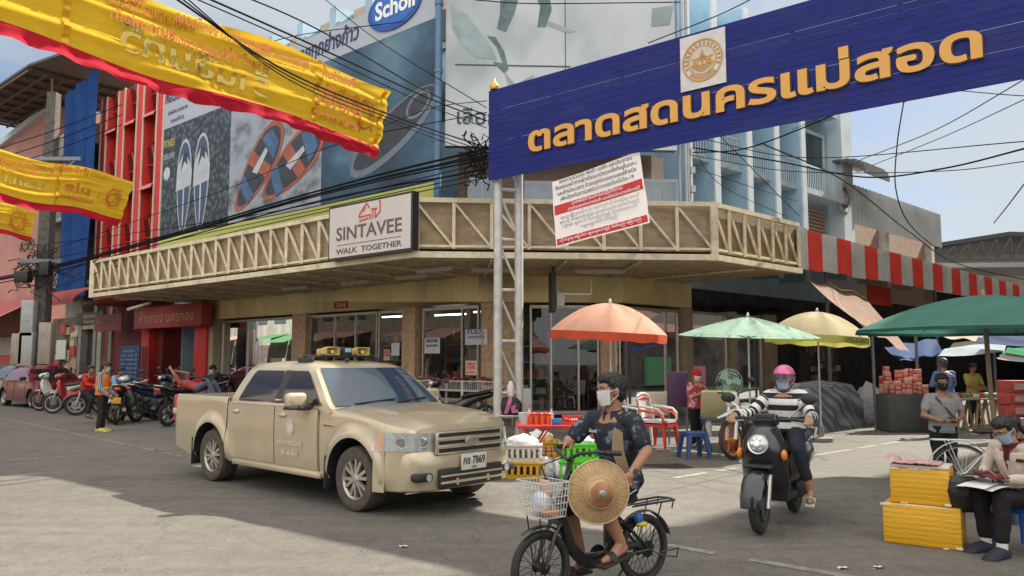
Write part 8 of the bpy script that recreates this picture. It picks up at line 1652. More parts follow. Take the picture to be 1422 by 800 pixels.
def person(label, loc, rz, h, J=None, skin=SKIN, top=None, sleeve=1.0, hem=-.10, bottom=None, leg=1.95, shoes='sandal', shoem=None, hair='short', hairm=None, mask=None, look=0, tilt=0, vox=.008, girth=1.0, extra=None, collar=None, hands=(None, None), topgirth=1.0, group=None, fold=.010, face=True):
 """joints are in metres, facing +X; look turns the head (radians), tilt nods it down"""
 t=thing('person', label, 'person', loc, rz, group); j=stand(h)
 if J:j.update({k:V(v)for k, v in J.items()})
 latP=(j['hipL']-j['hipR']).normalized(); latS=(j['shL']-j['shR']).normalized(); spine=(j['neck']-j['pel'])
 def torso(mb, grow=0, z0=-.04, z1=1.0, neckw=True, g=girth):
  rows=[(-.10, .082, .060), (-.02, .098, .070), (.10, .096, .068), (.28, .086, .062), (.45, .092, .066), (.62, .103, .070), (.78, .108, .068), (.90, .096, .055), (1.0, .05, .042)]
  rings=[]
  for k, w_, d in rows:
   if k<z0-1e-6 or k>z1+1e-6:continue
   lat=latP.lerp(latS, min(1, max(0, k))).normalized(); f=lat.cross(spine).normalized()*-1
   f=spine.cross(lat).normalized()*-1
   bend=math.sin(math.pi*min(1, max(0, k)))*-.012*h
   c=j['pel']+spine*k+f*bend*0; rings.append([c+lat*(math.copysign(abs(math.cos(a))**.8, math.cos(a))*(w_*h*g+grow))+f*(math.sin(a)*(d*h*g+grow))for a in[2*math.pi*q/24 for q in range(24)]])
  mb.loft(rings, 0)
  # -- body
 b=MB(); torso(b); b.cone(j['neck']-spine.normalized()*.02*h, j['head']-V((.01*h, 0, .02*h)), .036*h, .034*h)
 for s in 'LR':
  b.cone(j['sh'+s], j['el'+s], .031*h*girth, .024*h); b.cone(j['el'+s], j['wr'+s], .0255*h, .0165*h); b.cone(j['neck'].lerp(j['pel'], .06), j['sh'+s], .036*h, .033*h)
  b.cone(j['hip'+s], j['kn'+s], .051*h*girth, .034*h); k_, a_=j['kn'+s], j['an'+s]; b.cone(k_, k_.lerp(a_, .3), .034*h, .036*h); b.cone(k_.lerp(a_, .3), a_, .036*h, .021*h)
 hc=j['head']; HM=Matrix.Translation(hc)@Matrix.Rotation(look, 4, 'Z')@Matrix.Rotation(tilt, 4, 'Y'); q=h
 b.ell((-.006*q, 0, .012*q), (.058*q, .046*q, .060*q), 0, HM, 20, 14); b.ell((.012*q, 0, -.028*q), (.040*q, .036*q, .040*q), 0, HM, 16, 10)
 def hp(x, y, z):return HM@V((x*q, y*q, z*q))
 b.cone(hp(.050, 0, .006), hp(.060, 0, -.014), .006*q, .0085*q); b.cone(hp(.046, .022, .019), hp(.050, -.022, .019), .0075*q, .0075*q)
 b.cone(hp(.044, -.012, -.034), hp(.044, .012, -.034), .0075*q, .0075*q)
 for s in(-1, 1):b.ell((-.008*q, s*.047*q, -.002*q), (.012*q, .006*q, .019*q), 0, HM, 10, 8)
 for s in 'LR':
  a_=j['an'+s]; d=j.get('foot'+s); d=V(d)if d is not None else V((1, .12 if s=='L' else-.12, -.12)); d=d.normalized(); sole=a_-V((0, 0, .035*h))
  if shoes!='none':b.cone(sole-d*.012*h+Z*.012*h, sole+d*.075*h, .021*h, .019*h); b.cone(sole+d*.06*h+d.cross(Z)*.008*h, sole+d*.105*h, .019*h, .012*h); b.cone(a_, sole+d*.05*h+Z*.008*h, .021*h, .017*h)
 for i, s in enumerate('LR'):
  spec=hands[i]or{}; wr=j['wr'+s]; d=V(spec.get('d', (wr-j['el'+s]))).normalized(); nrm=V(spec.get('n', (0, -1 if s=='L' else 1, 0))); nrm=(nrm-d*nrm.dot(d)).normalized(); side=d.cross(nrm); thumb_side=side if side.dot(V(spec.get('t', (1, 0, .3))))>0 else-side; curl=spec.get('curl', .45)
  L_=.108*h; pc=wr+d*L_*.27
  for o_ in(-.3, -.1, .1, .3):b.cone(wr+side*o_*.028*h+d*.004*h, wr+d*L_*.46+side*o_*.07*h, .0105*h, .0082*h)
  for f_, (o_, ln)in enumerate(((-.33, .40), (-.11, .47), (.11, .45), (.33, .36))if thumb_side.dot(side)<0 else((.33, .40), (.11, .47), (-.11, .45), (-.33, .36))):
   p=wr+d*L_*.46+side*o_*.072*h; dd=d;
   for seg, fr_ in enumerate((.45, .32, .23)):
    a=curl*(.5+.5*seg)+.06*f_; dd=(dd*math.cos(a)+nrm*math.sin(a)).normalized()if seg==0 else(dd*math.cos(curl)+(nrm-dd*nrm.dot(dd)).normalized()*math.sin(curl)).normalized()if(nrm-dd*nrm.dot(dd)).length>.05 else dd
    p2=p+dd*ln*L_*fr_; b.cone(p, p2, (.0064-.0006*seg)*h, (.0058-.0006*seg)*h, 0, 8); p=p2
  p=wr+d*L_*.12+thumb_side*.016*h; dd=(d*.6+thumb_side*.7+nrm*.45).normalized(); p2=p+dd*L_*.24; b.cone(p, p2, .0095*h, .0072*h, 0, 8); dd=(d*.9+nrm*.6+thumb_side*.1).normalized(); b.cone(p2, p2+dd*L_*.24, .007*h, .0055*h, 0, 8)
 body=remesh(b, vox, 3).build('body', skin, parent=t, smooth=180)
 # -- clothes
 if top:
  m=MB(); torso(m, .012*topgirth, hem, .93, g=girth*topgirth)
  for s in 'LR':
   sh, el, wr=j['sh'+s], j['el'+s], j['wr'+s]; m.cone(j['neck'].lerp(j['pel'], .09), sh, .042*h*topgirth, .040*h*topgirth)
   if sleeve<=1:m.cone(sh, sh.lerp(el, sleeve), .040*h*topgirth, .039*h*topgirth)
   else:m.cone(sh, el, .040*h*topgirth, .033*h*topgirth); m.cone(el, el.lerp(wr, sleeve-1), .033*h*topgirth, .026*h*topgirth)
  if collar:pass
  tm=remesh(m, max(.008, vox), 3, fold, 11, h*7, (1, 1, .55))
  top_o=tm.build('shirt', top, parent=t, smooth=180)
  if collar:
   m=MB(); u=spine.normalized(); f=spine.cross(latS).normalized()*-1; c0=j['neck']-u*.012*h; ring=lambda r_, hh, dx:[c0+latS*math.cos(a)*r_*h+f*(math.sin(a)*r_*h*.95+dx*h)+u*hh*h for a in[2*math.pi*k/20+math.pi/2+.25 for k in range(19)]]
   m.loft([ring(.058, -.012, 0), ring(.050, .022, 0), ring(.044, .030, 0), ring(.043, -.004, 0)], 0, cap=False, closed=False); m.build('collar', collar, parent=t)
 if bottom:
  m=MB(); torso(m, .007, -.10, .11)
  for s in 'LR':
   hp_, kn, an=j['hip'+s], j['kn'+s], j['an'+s]
   if leg<=1:m.cone(hp_, hp_.lerp(kn, leg), .058*h*girth, .054*h)
   else:m.cone(hp_, kn, .058*h*girth, .044*h); m.cone(kn, kn.lerp(an, leg-1), .044*h, .038*h)
  remesh(m, max(.008, vox), 3, fold*.9, 12, h*3, (1, 1, .5)).build('trousers', bottom, parent=t, smooth=180)
 shm=shoem or mat('dark_sandal', (.03, .025, .022), .6)
 for s in 'LR':
  a_=j['an'+s]; d=j.get('foot'+s); d=V(d)if d is not None else V((1, .12 if s=='L' else-.12, -.12)); d=d.normalized(); sole=a_-V((0, 0, .05*h)); up=d.cross(Z.cross(d)).normalized()
  if shoes=='sandal':
   m=MB(); M_=frame_mat(sole+d*.045*h, d, up); m.rbox((0, 0, -.004*h), (.165*h, .058*h, .013*h), .006, 0, M_)
   for x0, x1 in((.005, .035), ):m.loft([[M_@V(((x0+(x1-x0)*e)*h, math.cos(a)*.031*h, .004*h+math.sin(a)*.034*h))for a in[math.pi*k/8 for k in range(9)]]for e in(0, 1)], 0, cap=False, closed=False)
   m.build('sandal', shm, parent=t)
  elif shoes=='shoe':
   m=MB(); M_=frame_mat(sole+d*.045*h, d, up); m.loft([[M_@V((x*h, w_*h*math.cos(a), z*h+hh*h*math.sin(a)))for a in[2*math.pi*k/14 for k in range(14)]]for x, w_, z, hh in((-.088, .01, .012, .01), (-.080, .030, .020, .030), (-.04, .035, .026, .038), (.02, .037, .020, .032), (.06, .039, .013, .024), (.088, .031, .007, .016), (.10, .010, .002, .006))], 0); m.rbox((.004*h, 0, -.010*h), (.185*h, .062*h, .014*h), .006, 1, M_); m.build('shoe', [shm, mat('shoe_sole_white', (.45, .44, .42), .6)], parent=t)
   # -- face and hair
 if face:
  for s in(-1, 1):
   m=MB(); m.ell((.049*q, s*.0195*q, .0055*q), (.004*q, .0075*q, .0038*q), 0, HM, 10, 6); m.ell((.0525*q, s*.0195*q, .0055*q), (.0015*q, .0032*q, .0034*q), 1, HM, 8, 6); m.build('eye', [mat('eye_white', (.55, .52, .48), .3), mat('eye_dark', (.012, .008, .006), .2)], parent=t)
   m=MB(); m.tube([hp(.0525, s*.008, .019), hp(.053, s*.02, .0225), hp(.047, s*.032, .018)], .0022*q, n=5); m.build('eyebrow', HAIR, parent=t)
 if hair:
  hm=hairm or HAIR; m=MB()
  if hair in('short', 'tied', 'bob'):
   m.ell((-.014*q, 0, .022*q), (.058*q, .0515*q, .060*q), 0, HM, 22, 14); m.ell((.012*q, 0, .052*q), (.044*q, .044*q, .030*q), 0, HM, 18, 10); m.ell((-.03*q, 0, -.008*q), (.036*q, .046*q, .045*q), 0, HM, 14, 8)
   for s in(-1, 1):m.cone(hp(.008, s*.043, .035), hp(.004, s*.046, .012), .012*q, .006*q)
  if hair=='tied':m.ell((-.085*q, 0, .0*q), (.03*q, .025*q, .026*q), 0, HM); m.cone(hp(-.09, 0, -.005), hp(-.10, 0, -.085), .02*q, .008*q); m.cone(hp(-.05, 0, .01), hp(-.085, 0, 0), .02*q, .018*q)
  if hair=='bob':m.cone(hp(-.03, .035, .0), hp(-.03, .035, -.05), .025*q, .015*q); m.cone(hp(-.03, -.035, .0), hp(-.03, -.035, -.05), .025*q, .015*q)
  remesh(m, max(.006, vox*.9), 1, .0055, 55, 2).build('hair', hm, parent=t, smooth=180)
 if mask:
  m=MB()
  def mp(u, v, d=.0):
   a=(u-.5)*2.5; zz=-.064+.066*v; r_=1.16+.17*math.exp(-(a/.5)**2)*math.sin(math.pi*min(1, v*1.02)); w_=.047-.013*(1-v); return hp(.008+(w_*1.02*r_)*math.cos(a)+d, (w_*r_*.97)*math.sin(a), zz+.007*math.sin(a*1.3)**2)
  m.grid(lambda u, v:mp(u, v), 20, 10); mk=m.build('face_mask', mask, parent=t, smooth=180)
  m=MB()
  for s, u in((-1, 0), (1, 1)):m.tube([mp(u, .85), hp(-.010, s*.052, .012)], .0016*q, n=4); m.tube([mp(u, .15), hp(-.012, s*.052, -.016)], .0016*q, n=4)
  m.build('mask_strap', mask, parent=t)
 return t, j, HM, q
MW, MBLU, MBK=mat('mask_white', (.72, .71, .72), .8), mat('mask_pale_blue', (.36, .46, .62), .8, var=.06), mat('mask_black', (.012, .012, .014), .8)
def cloth(name, c, **k):return mat(name, c, .85, var=k.pop('var', .14), scale=k.pop('scale', 7), bump=.25, bscale=30, spec=.2, **k)
# -- the cyclist
def pattern(name, stops, scale, kind='noise', rough=.8):
 m_=blur_mat(name, stops, scale, kind=kind); n_=[x for x in m_.node_tree.nodes if x.type in('TEX_NOISE', )]
 for x in n_:x.inputs['Detail'].default_value=6; x.inputs['Roughness'].default_value=.7
 m_.node_tree.nodes['Principled BSDF'].inputs['Roughness'].default_value=rough; return m_
FLO=pattern('dark_leaf_print_cotton', [(.0, (.010, .012, .022)), (.55, (.013, .016, .028)), (.60, (.13, .15, .20)), (.66, (.24, .26, .30)), (.70, (.02, .025, .04)), (1, (.016, .02, .032))], 8.5)
hy=yaw(EB_HD); hb_=EB_WB
hloc=lambda w_:Matrix.Rotation(-hy, 3, 'Z')@V(w_)
Jc=dict(pel=(.20, 0, .72), hipL=(.235, .085, .70), hipR=(.235, -.085, .70), neck=(.275, .01, 1.19), head=(.30, .01, 1.345), shL=(.27, .195, 1.145), shR=(.30, -.185, 1.145), knL=(.55, .15, .66), anL=(.37, .165, .345), knR=(.60, -.12, .58), anR=(.43, -.165, .185), footL=(1, .05, -.2), footR=(1, -.05, -.1), elR=(.47, -.25, .98), wrR=(hb_-.49, -.275, .985), elL=(.255, .30, .95), wrL=(.40, .285, .80))
cyc, jc, HMc, qc=person('man in a dark leaf print shirt and white mask riding the black electric bicycle', EB_R, hy, 1.62, Jc, SKIN, FLO, .70, -.06, cloth('navy_shorts', (.016, .024, .06)), .98, 'sandal', mat('dark_sandal', (.03, .025, .022), .6), 'short', mask=MW, look=-.38, tilt=.04, vox=.0055, collar=FLO, topgirth=.98, hands=({'d':(.75, -.1, -.65), 'n':(-.1, -1, -.1), 't':(.3, 0, .9), 'curl':.22}, {'d':(.9, .02, -.25), 'n':(.1, .15, -1), 't':(.2, .9, -.2), 'curl':.75}))
m=MB(); m.loft([[jc['neck']+V((.035, .10, -.03)), jc['neck']+V((-.035, .12, -.03))], [V((.375, .10, 1.08)), V((.33, .15, 1.085))], [V((.385, .10, .95)), V((.34, .17, .95))], [V((.36, .14, .80)), V((.31, .20, .80))], [V((.30, .20, .70)), V((.26, .22, .70))]], 0, cap=False, closed=False)
m.loft([[jc['neck']+V((.035, .10, -.03)), jc['neck']+V((-.035, .12, -.03))], [V((.18, .09, 1.12)), V((.15, .13, 1.12))], [V((.13, -.02, .95)), V((.11, .03, .95))]], 0, cap=False, closed=False); m.build('bag_strap', cloth('tan_webbing', (.27, .19, .12)), parent=cyc, smooth=60)
m=MB(); wl=jc['wrL']; dl=(wl-jc['elL']).normalized(); m.torus(wl-dl*.03, dl, .029, .007, 0, 20, 6); m.disc(wl-dl*.03+V((0, .028, .01)), V((0, 1, .3)), .018, 1, 16, .01); m.build('wrist_watch', [CHR, mat('watch_face', (.05, .05, .06), .2)], parent=cyc)
m=MB(); k0, k1=V((.24, .175, .735)), V((.50, .215, .675)); m.tube([k0+V((0, .0, .0)), (k0+k1)/2+V((0, .012, .014)), k1+V((.0, -.01, .0))], .007, n=5); m.tube([k0+V((0, .01, -.05)), k1+V((-.01, .0, -.06))], .005, n=5); m.build('white_stripe', mat('stripe_white', (.6, .6, .6), .7), parent=cyc)
m=MB(); m.text('Good', V((.365, -.10, 1.055)), V((0, -1, 0))*-1, V((-.1, 0, 1)), .035, 0, ext=.002, bold=.02, lift=.012); m.build('shirt_lettering', MATS['stripe_white'], parent=cyc)
hc_=at(831, 683, 5.22); axh=(V((.16, -1, .02))).normalized(); HATM=mat('woven_bamboo', (.45, .29, .145), .6, var=.22, scale=22, bump=.3, bscale=60)
t=thing('bamboo_hat', 'round woven bamboo hat with a domed crown held against the cyclist thigh', 'hat', hc_); t.rotation_euler=(0, 0, 0)
m=MB(); m.lathe([(.205, -.012), (.207, -.006), (.20, .0), (.15, .018), (.105, .032), (.10, .036), (.095, .062), (.07, .095), (.03, .115), (.012, .118)], (0, 0, 0), axh, 0, 48); m.build('brim', HATM, parent=t, smooth=50)
m=MB(); m.torus((0, 0, 0), axh, .203, .006, 0, 48, 6); m.torus(axh*.036, axh, .102, .006, 0, 40, 6); m.torus(axh*.064, axh, .096, .003, 0, 40, 5)
x_=axh.orthogonal().normalized(); y_=axh.cross(x_)
for k in range(40):a=2*math.pi*k/40; d=x_*math.cos(a)+y_*math.sin(a); m.tube([d*.105+axh*.034, d*.15+axh*.020, d*.203+axh*.003], .0016, n=4)
m.build('edging', mat('bamboo_pale_edging', (.52, .38, .22), .6), parent=t); m=MB(); m.lathe([(.0, .012), (.018, .010), (.026, .0), (.026, -.006)], axh*.118, axh, 0, 18); m.build('crown_button', mat('grey_metal_button', (.30, .30, .29), .35, .7), parent=t)
m=MB(); m.lathe([(.075, .0925), (.055, .106), (.030, .1165)], (0, 0, 0), axh, 0, 30); m.build('crown_patch', mat('worn_brown_crown', (.34, .15, .07), .6, var=.4, scale=14), parent=t)
# -- the scooter rider
STRP=mat('black_white_stripes', (.5, .5, .5), .85, bump=.2, bscale=30)
_t=STRP.node_tree; _p=_t.nodes['Principled BSDF']; _a=_t.nodes.new('ShaderNodeAttribute'); _a.attribute_name='band'; _m=_t.nodes.new('ShaderNodeMath'); _m.operation='FRACT'; _g=_t.nodes.new('ShaderNodeMath'); _g.operation='GREATER_THAN'; _g.inputs[1].default_value=.52; _x=_t.nodes.new('ShaderNodeMixRGB'); _x.inputs[1].default_value=(.66, .65, .64, 1); _x.inputs[2].default_value=(.014, .014, .018, 1)
_t.links.new(_a.outputs['Fac'], _m.inputs[0]); _t.links.new(_m.outputs[0], _g.inputs[0]); _t.links.new(_g.outputs[0], _x.inputs[0]); _t.links.new(_x.outputs[0], _p.inputs['Base Color'])
sy=yaw(SC_HD); wb_=SC_WB
Js=dict(pel=(.20, 0, .855), hipL=(.23, .09, .84), hipR=(.23, -.09, .84), neck=(.235, 0, 1.235), head=(.265, 0, 1.365), shL=(.225, .165, 1.20), shR=(.225, -.165, 1.20), elL=(.40, .30, 1.0), elR=(.40, -.31, 1.02), wrL=(wb_-.47, .355, 1.03), wrR=(wb_-.47, -.355, 1.03), knL=(.60, .20, .70), knR=(.60, -.21, .70), anL=(.52, .285, .30), anR=(.50, -.29, .34), footL=(1, .15, -.15), footR=(1, -.2, -.2))
NAVP=cloth('charcoal_navy_trousers', (.028, .030, .045))
sc_p, js, HMs, qs=person('scooter rider in a black and white striped jumper with a pink helmet', SC_R, sy, 1.50, Js, SKIN, STRP, 1.93, -.04, NAVP, 1.62, 'sandal', mat('pale_slippers', (.48, .44, .36), .6), None, mask=MBLU, look=-.12, tilt=.02, vox=.0065, topgirth=1.12, girth=1.06, hands=({'d':(.85, .1, -.4), 'n':(.1, 0, -1), 't':(.1, -1, 0), 'curl':.8}, {'d':(.85, -.1, -.4), 'n':(.1, 0, -1), 't':(.1, 1, 0), 'curl':.8}))
for ch in sc_p.children:
 if ch.name.startswith('shirt'):
  at_=ch.data.attributes.new('band', 'FLOAT', 'POINT')
  def dist(p, a, b):ab=b-a; k=max(0, min(1, (p-a).dot(ab)/ab.length_squared)); return(p-a-ab*k).length, k
  for i, v in enumerate(ch.data.vertices):
   p=v.co; best=None
   for s in 'LR':
    for a, b, L0 in((js['sh'+s], js['el'+s], 0), (js['el'+s], js['wr'+s], (js['el'+s]-js['sh'+s]).length)):
     d, k=dist(p, a, b)
     if d<.075 and(k>.22 or L0)and(best is None or d<best[0]):best=(d, (L0+k*(b-a).length)/.098+.15)
   at_.data[i].value=best[1]if best else(p.z-.80)/.118+.35
PINKH=mat('pink_helmet_shell', (.62, .10, .28), .22, var=.05, coat=.8)
m=MB(); m.ell((-.008*qs, 0, .024*qs), (.082*qs, .072*qs, .078*qs), 0, HMs, 30, 20); keep=[]
HMi=HMs.inverted(); vv=[HMi@v for v in m.v]
m.f=[f for f in m.f if not all((vv[i].z<.002*qs and vv[i].x>-.002)or vv[i].z<-.045*qs for i in f)and not all(vv[i].x>.045*qs and vv[i].z<.03*qs for i in f)]; m.m=[0]*len(m.f)
hel=m.build('helmet', PINKH, parent=sc_p, smooth=60)
sol=hel.modifiers.new('thickness', 'SOLIDIFY'); sol.thickness=.012
m=MB()
def vz(u, v):a=(u-.5)*2.5; zz=-.008+.048*v; r_=.088-.004*v; return HMs@V(((-.004+r_*math.cos(a))*qs, r_*.92*math.sin(a)*qs, zz*qs))
m.grid(vz, 22, 6); m.build('visor', glass('smoke_visor', (.55, .52, .54), .03), parent=hel, smooth=180)
m=MB(); m.tube([vz(0, .9), vz(.25, 1), vz(.5, 1.02), vz(.75, 1), vz(1, .9)], .004, n=5); m.rbox(HMs@V((-.0*qs, .074*qs, .03*qs)), (.03, .012, .03), .005); m.rbox(HMs@V((0, -.074*qs, .03*qs)), (.03, .012, .03), .005); m.build('visor_rim', RUBP, parent=hel)
m=MB(); m.tube([HMs@V((0, .06*qs, -.03*qs)), HMs@V((.02*qs, .035*qs, -.075*qs)), HMs@V((.025*qs, 0, -.082*qs)), HMs@V((.02*qs, -.035*qs, -.075*qs)), HMs@V((0, -.06*qs, -.03*qs))], .006, n=6); m.build('chin_strap', RUBP, parent=hel)
m=MB()
for s in(-1, 1):m.loft([[V((.315, s*.115, 1.06)), V((.315, s*.15, 1.06))], [V((.32, s*.11, 1.16)), V((.315, s*.147, 1.16))], [V((.26, s*.10, 1.262)), V((.26, s*.137, 1.255))], [V((.15, s*.10, 1.22)), V((.15, s*.137, 1.21))], [V((.115, s*.10, 1.05)), V((.115, s*.137, 1.05))]], 0, cap=False, closed=False)
m.build('rucksack_strap', cloth('navy_webbing', (.014, .022, .06)), parent=sc_p)
m=MB(); m.rbox((.06, 0, 1.04), (.14, .28, .34), .05); tag(m.build('rucksack_body', cloth('black_rucksack', (.02, .02, .024)), parent=sc_p), None, None)
# -- standing woman in grey
h_=1.40; J=stand(h_); J.update(elL=V((.01, .225, .90)), elR=V((.01, -.225, .90)), wrL=V((.20, .075, .84)), wrR=V((.20, -.08, .84)))
p=at(1310, 600, 9.7); wz=yaw(V((-.10, -1, 0)))
wom, jw, HMw, qw=person('woman standing in a grey T-shirt and black mask behind the parked bicycle', (p.x, p.y, 0), wz, h_, J, SKIN2, cloth('heather_grey_jersey', (.24, .24, .245)), .62, -.10, cloth('black_leggings', (.016, .016, .02)), 1.95, 'sandal', None, 'tied', mask=MBK, look=-.05, tilt=.12, vox=.007, girth=1.14, topgirth=.98, hands=({'d':(.7, -.7, .0), 'n':(.1, -.2, .95), 't':(.7, .3, .3), 'curl':.5}, {'d':(.7, .7, 0), 'n':(.1, .2, .95), 't':(.7, -.3, .3), 'curl':.5}))
m=MB(); m.loft([[V((.105, -.10, 1.13)), V((.105, -.12, 1.12))], [V((.125, .0, 1.0)), V((.125, -.02, .99))], [V((.12, .10, .88)), V((.12, .085, .86))]], 0, cap=False, closed=False); m.build('bag_strap', RUBP, parent=wom)
M_=Matrix.Translation((p.x, p.y, 0))@Matrix.Rotation(wz, 4, 'Z'); m=MB(); m.rbox((.235, 0, .885), (.13, .07, .012), .004, 0, M_); tag(m.build('mobile_phone', mat('phone_dark', (.03, .03, .035), .2)), 'dark phone held in both hands by the woman in grey', 'phone')
# -- seated woman reading
fz=yaw(V((-.93, -.38, 0))); h_=1.52
Jq=dict(pel=(0, 0, .445), hipL=(.03, .085, .435), hipR=(.03, -.085, .435), neck=(.12, 0, .865), head=(.20, .0, .985), shL=(.10, .165, .83), shR=(.10, -.165, .83), elL=(.13, .255, .62), elR=(.13, -.255, .62), wrL=(.36, .11, .60), wrR=(.36, -.11, .61), knL=(.42, .10, .46), knR=(.40, -.10, .45), anL=(.46, .11, .075), anR=(.36, -.10, .075), footL=(1, .1, -.05), footR=(1, -.1, -.05))
CRM=cloth('cream_uniform', (.56, .48, .40)); MAR=cloth('maroon_trim', (.085, .018, .024))
sw_, jq, HMq, qq=person('seated woman in a cream jacket with a maroon collar reading on a blue stool', (STL[0], STL[1], 0), fz, h_, Jq, SKIN, CRM, 1.9, -.06, cloth('black_trousers', (.018, .014, .016)), 1.80, 'shoe', mat('navy_canvas_shoe', (.018, .02, .035), .8), 'tied', mask=MBLU, look=-.1, tilt=.55, vox=.0065, collar=MAR, topgirth=.96, hands=({'d':(.8, -.5, .25), 'n':(.1, -.2, 1), 't':(.6, .6, .4), 'curl':.4}, {'d':(.8, .5, .25), 'n':(.1, .2, 1), 't':(.6, -.6, .4), 'curl':.4}))
m=MB(); m.loft([[V((.19, -.03, .86)), V((.19, .03, .86))], [V((.205, -.025, .76)), V((.205, .025, .76))], [V((.165, -.025, .62)), V((.165, .025, .62))]], 0, cap=False, closed=False); m.rbox((.185, .10, .745), (.012, .075, .028), .003); m.build('jacket_trim', MAR, parent=sw_)
m=MB()
for s in 'LR':a=jq['an'+s]; m.cone(a-Z*.01, a+(jq['kn'+s]-a).normalized()*.09, .042, .044, 0, 16)
m.build('sock', mat('white_sock', (.60, .59, .57), .9, bump=.2), parent=sw_)
M_=Matrix.Translation((STL[0], STL[1], 0))@Matrix.Rotation(fz, 4, 'Z')
m=MB()
for s in(-1, 1):m.rbox((.44, s*.088, .635), (.22, .17, .012), .004, 0, M_@Matrix.Translation((0, 0, .0))@Matrix.Rotation(s*.22, 4, 'X')@Matrix.Translation((0, 0, s*0)))
tag(m.build('book', mat('maroon_book_cover', (.10, .012, .018), .5)), 'open maroon covered book in the seated woman hands', 'book')
m=MB(); m.grid(lambda u, v:M_@V((.25+.34*u, -.17+.32*v, .535+.03*math.sin(u*3)-.02*abs(v-.5))), 8, 8); m.grid(lambda u, v:M_@V((.30+.33*u, -.10+.22*v, .548+.028*math.sin(u*3.2))), 8, 8); tag(m.build('paper_sheets', mat('white_paper', (.70, .70, .70), .7)), 'white paper sheets lying on the seated woman lap', 'papers')
# -- seller in the red headscarf
p=at(967, 560, 14.55); h_=1.40; J=stand(h_); J.update(elL=V((.06, .17, .90)), elR=V((.06, -.17, .90)), wrL=V((.22, .06, 1.0)), wrR=V((.22, -.06, .99)))
REDF=pattern('red_white_batik', [(.3, (.30, .02, .035)), (.52, (.36, .03, .05)), (.56, (.55, .42, .40)), (.62, (.5, .36, .35)), (.66, (.34, .03, .05))], 9)
sel, jv, HMv, qv=person('seller in a red headscarf and red batik blouse under the mint parasol', (p.x, p.y, .0), R(-62), h_, J, SKIN, REDF, .9, -.10, cloth('black_skirt', (.014, .014, .016)), 1.9, 'sandal', None, None, mask=MW, look=-.2, tilt=.2, vox=.009, girth=1.15, topgirth=1.05)
m=MB(); m.ell((-.012*qv, 0, .022*qv), (.066*qv, .056*qv, .066*qv), 0, HMv, 20, 14); m.ell((-.05*qv, 0, -.02*qv), (.035*qv, .04*qv, .04*qv), 0, HMv); m.torus(HMv@V((-.002*qv, 0, .035*qv)), HMv.to_3x3()@V((.25, 0, 1)), .058*qv, .012*qv, 0, 24, 8); remesh(m, .009, 1, .006, 30).build('headscarf', cloth('red_headscarf', (.46, .025, .025)), parent=sel, smooth=180)
# -- man in the orange vest
p=gr(140, 599); h_=1.56; J=stand(h_); J.update(head=J['head']+V((.03, 0, -.012)), elL=V((.02, .205, .95)), wrL=V((.20, .13, .82)), elR=V((.0, -.205, .95)), wrR=V((.17, -.15, .80)))
STB=mat('blue_white_check_shirt', (.3, .32, .4), .85, var=.1); _t=STB.node_tree; _w=_t.nodes.new('ShaderNodeTexWave'); _w.inputs['Scale'].default_value=9; _tc=_t.nodes.new('ShaderNodeTexCoord'); _r=_t.nodes.new('ShaderNodeValToRGB'); _r.color_ramp.elements[0].color=(.06, .07, .18, 1); _r.color_ramp.elements[1].color=(.45, .45, .5, 1); _t.links.new(_tc.outputs['Object'], _w.inputs[0]); _t.links.new(_w.outputs[1], _r.inputs[0]); _t.links.new(_r.outputs[0], _t.nodes['Principled BSDF'].inputs['Base Color'])
ov, jo, HMo, qo=person('man standing in an orange reflective vest before the parked motorbikes', (p.x, p.y, 0), R(8), h_, J, SKIN, STB, 1.9, -.08, cloth('dark_brown_trousers', (.035, .026, .022)), 1.95, 'shoe', mat('yellow_trainers', (.50, .46, .10), .7), 'short', mask=MW, look=.1, tilt=.45, vox=.010, girth=1.08)
m=MB(); g_=MB()
rows=[]
spine=jo['neck']-jo['pel']
for k, w_, d in((-.02, .112, .085), (.2, .108, .080), (.45, .108, .080), (.65, .118, .084), (.82, .116, .080), (.93, .085, .066)):c=jo['pel']+spine*k; rows.append([c+V((math.sin(a)*(d*h_+.016), math.cos(a)*(w_*h_+.012), 0))for a in[2*math.pi*q_/28 for q_ in range(28)]])
m.loft(rows, 0, cap=False); vst=m.build('safety_vest', mat('orange_vest_mesh', (.72, .17, .015), .7, var=.08), parent=ov, smooth=60);
m=MB(); c=jo['pel']+spine*.32
for k in(.30, ):
 c0, c1=jo['pel']+spine*.27, jo['pel']+spine*.36; m.loft([[cc+V((math.sin(a)*(.080*h_+.020), math.cos(a)*(.108*h_+.016), 0))for a in[2*math.pi*q_/28 for q_ in range(28)]]for cc in(c0, c1)], 0, cap=False)
m.build('reflective_band', mat('yellow_reflective', (.62, .52, .12), .4), parent=vst)
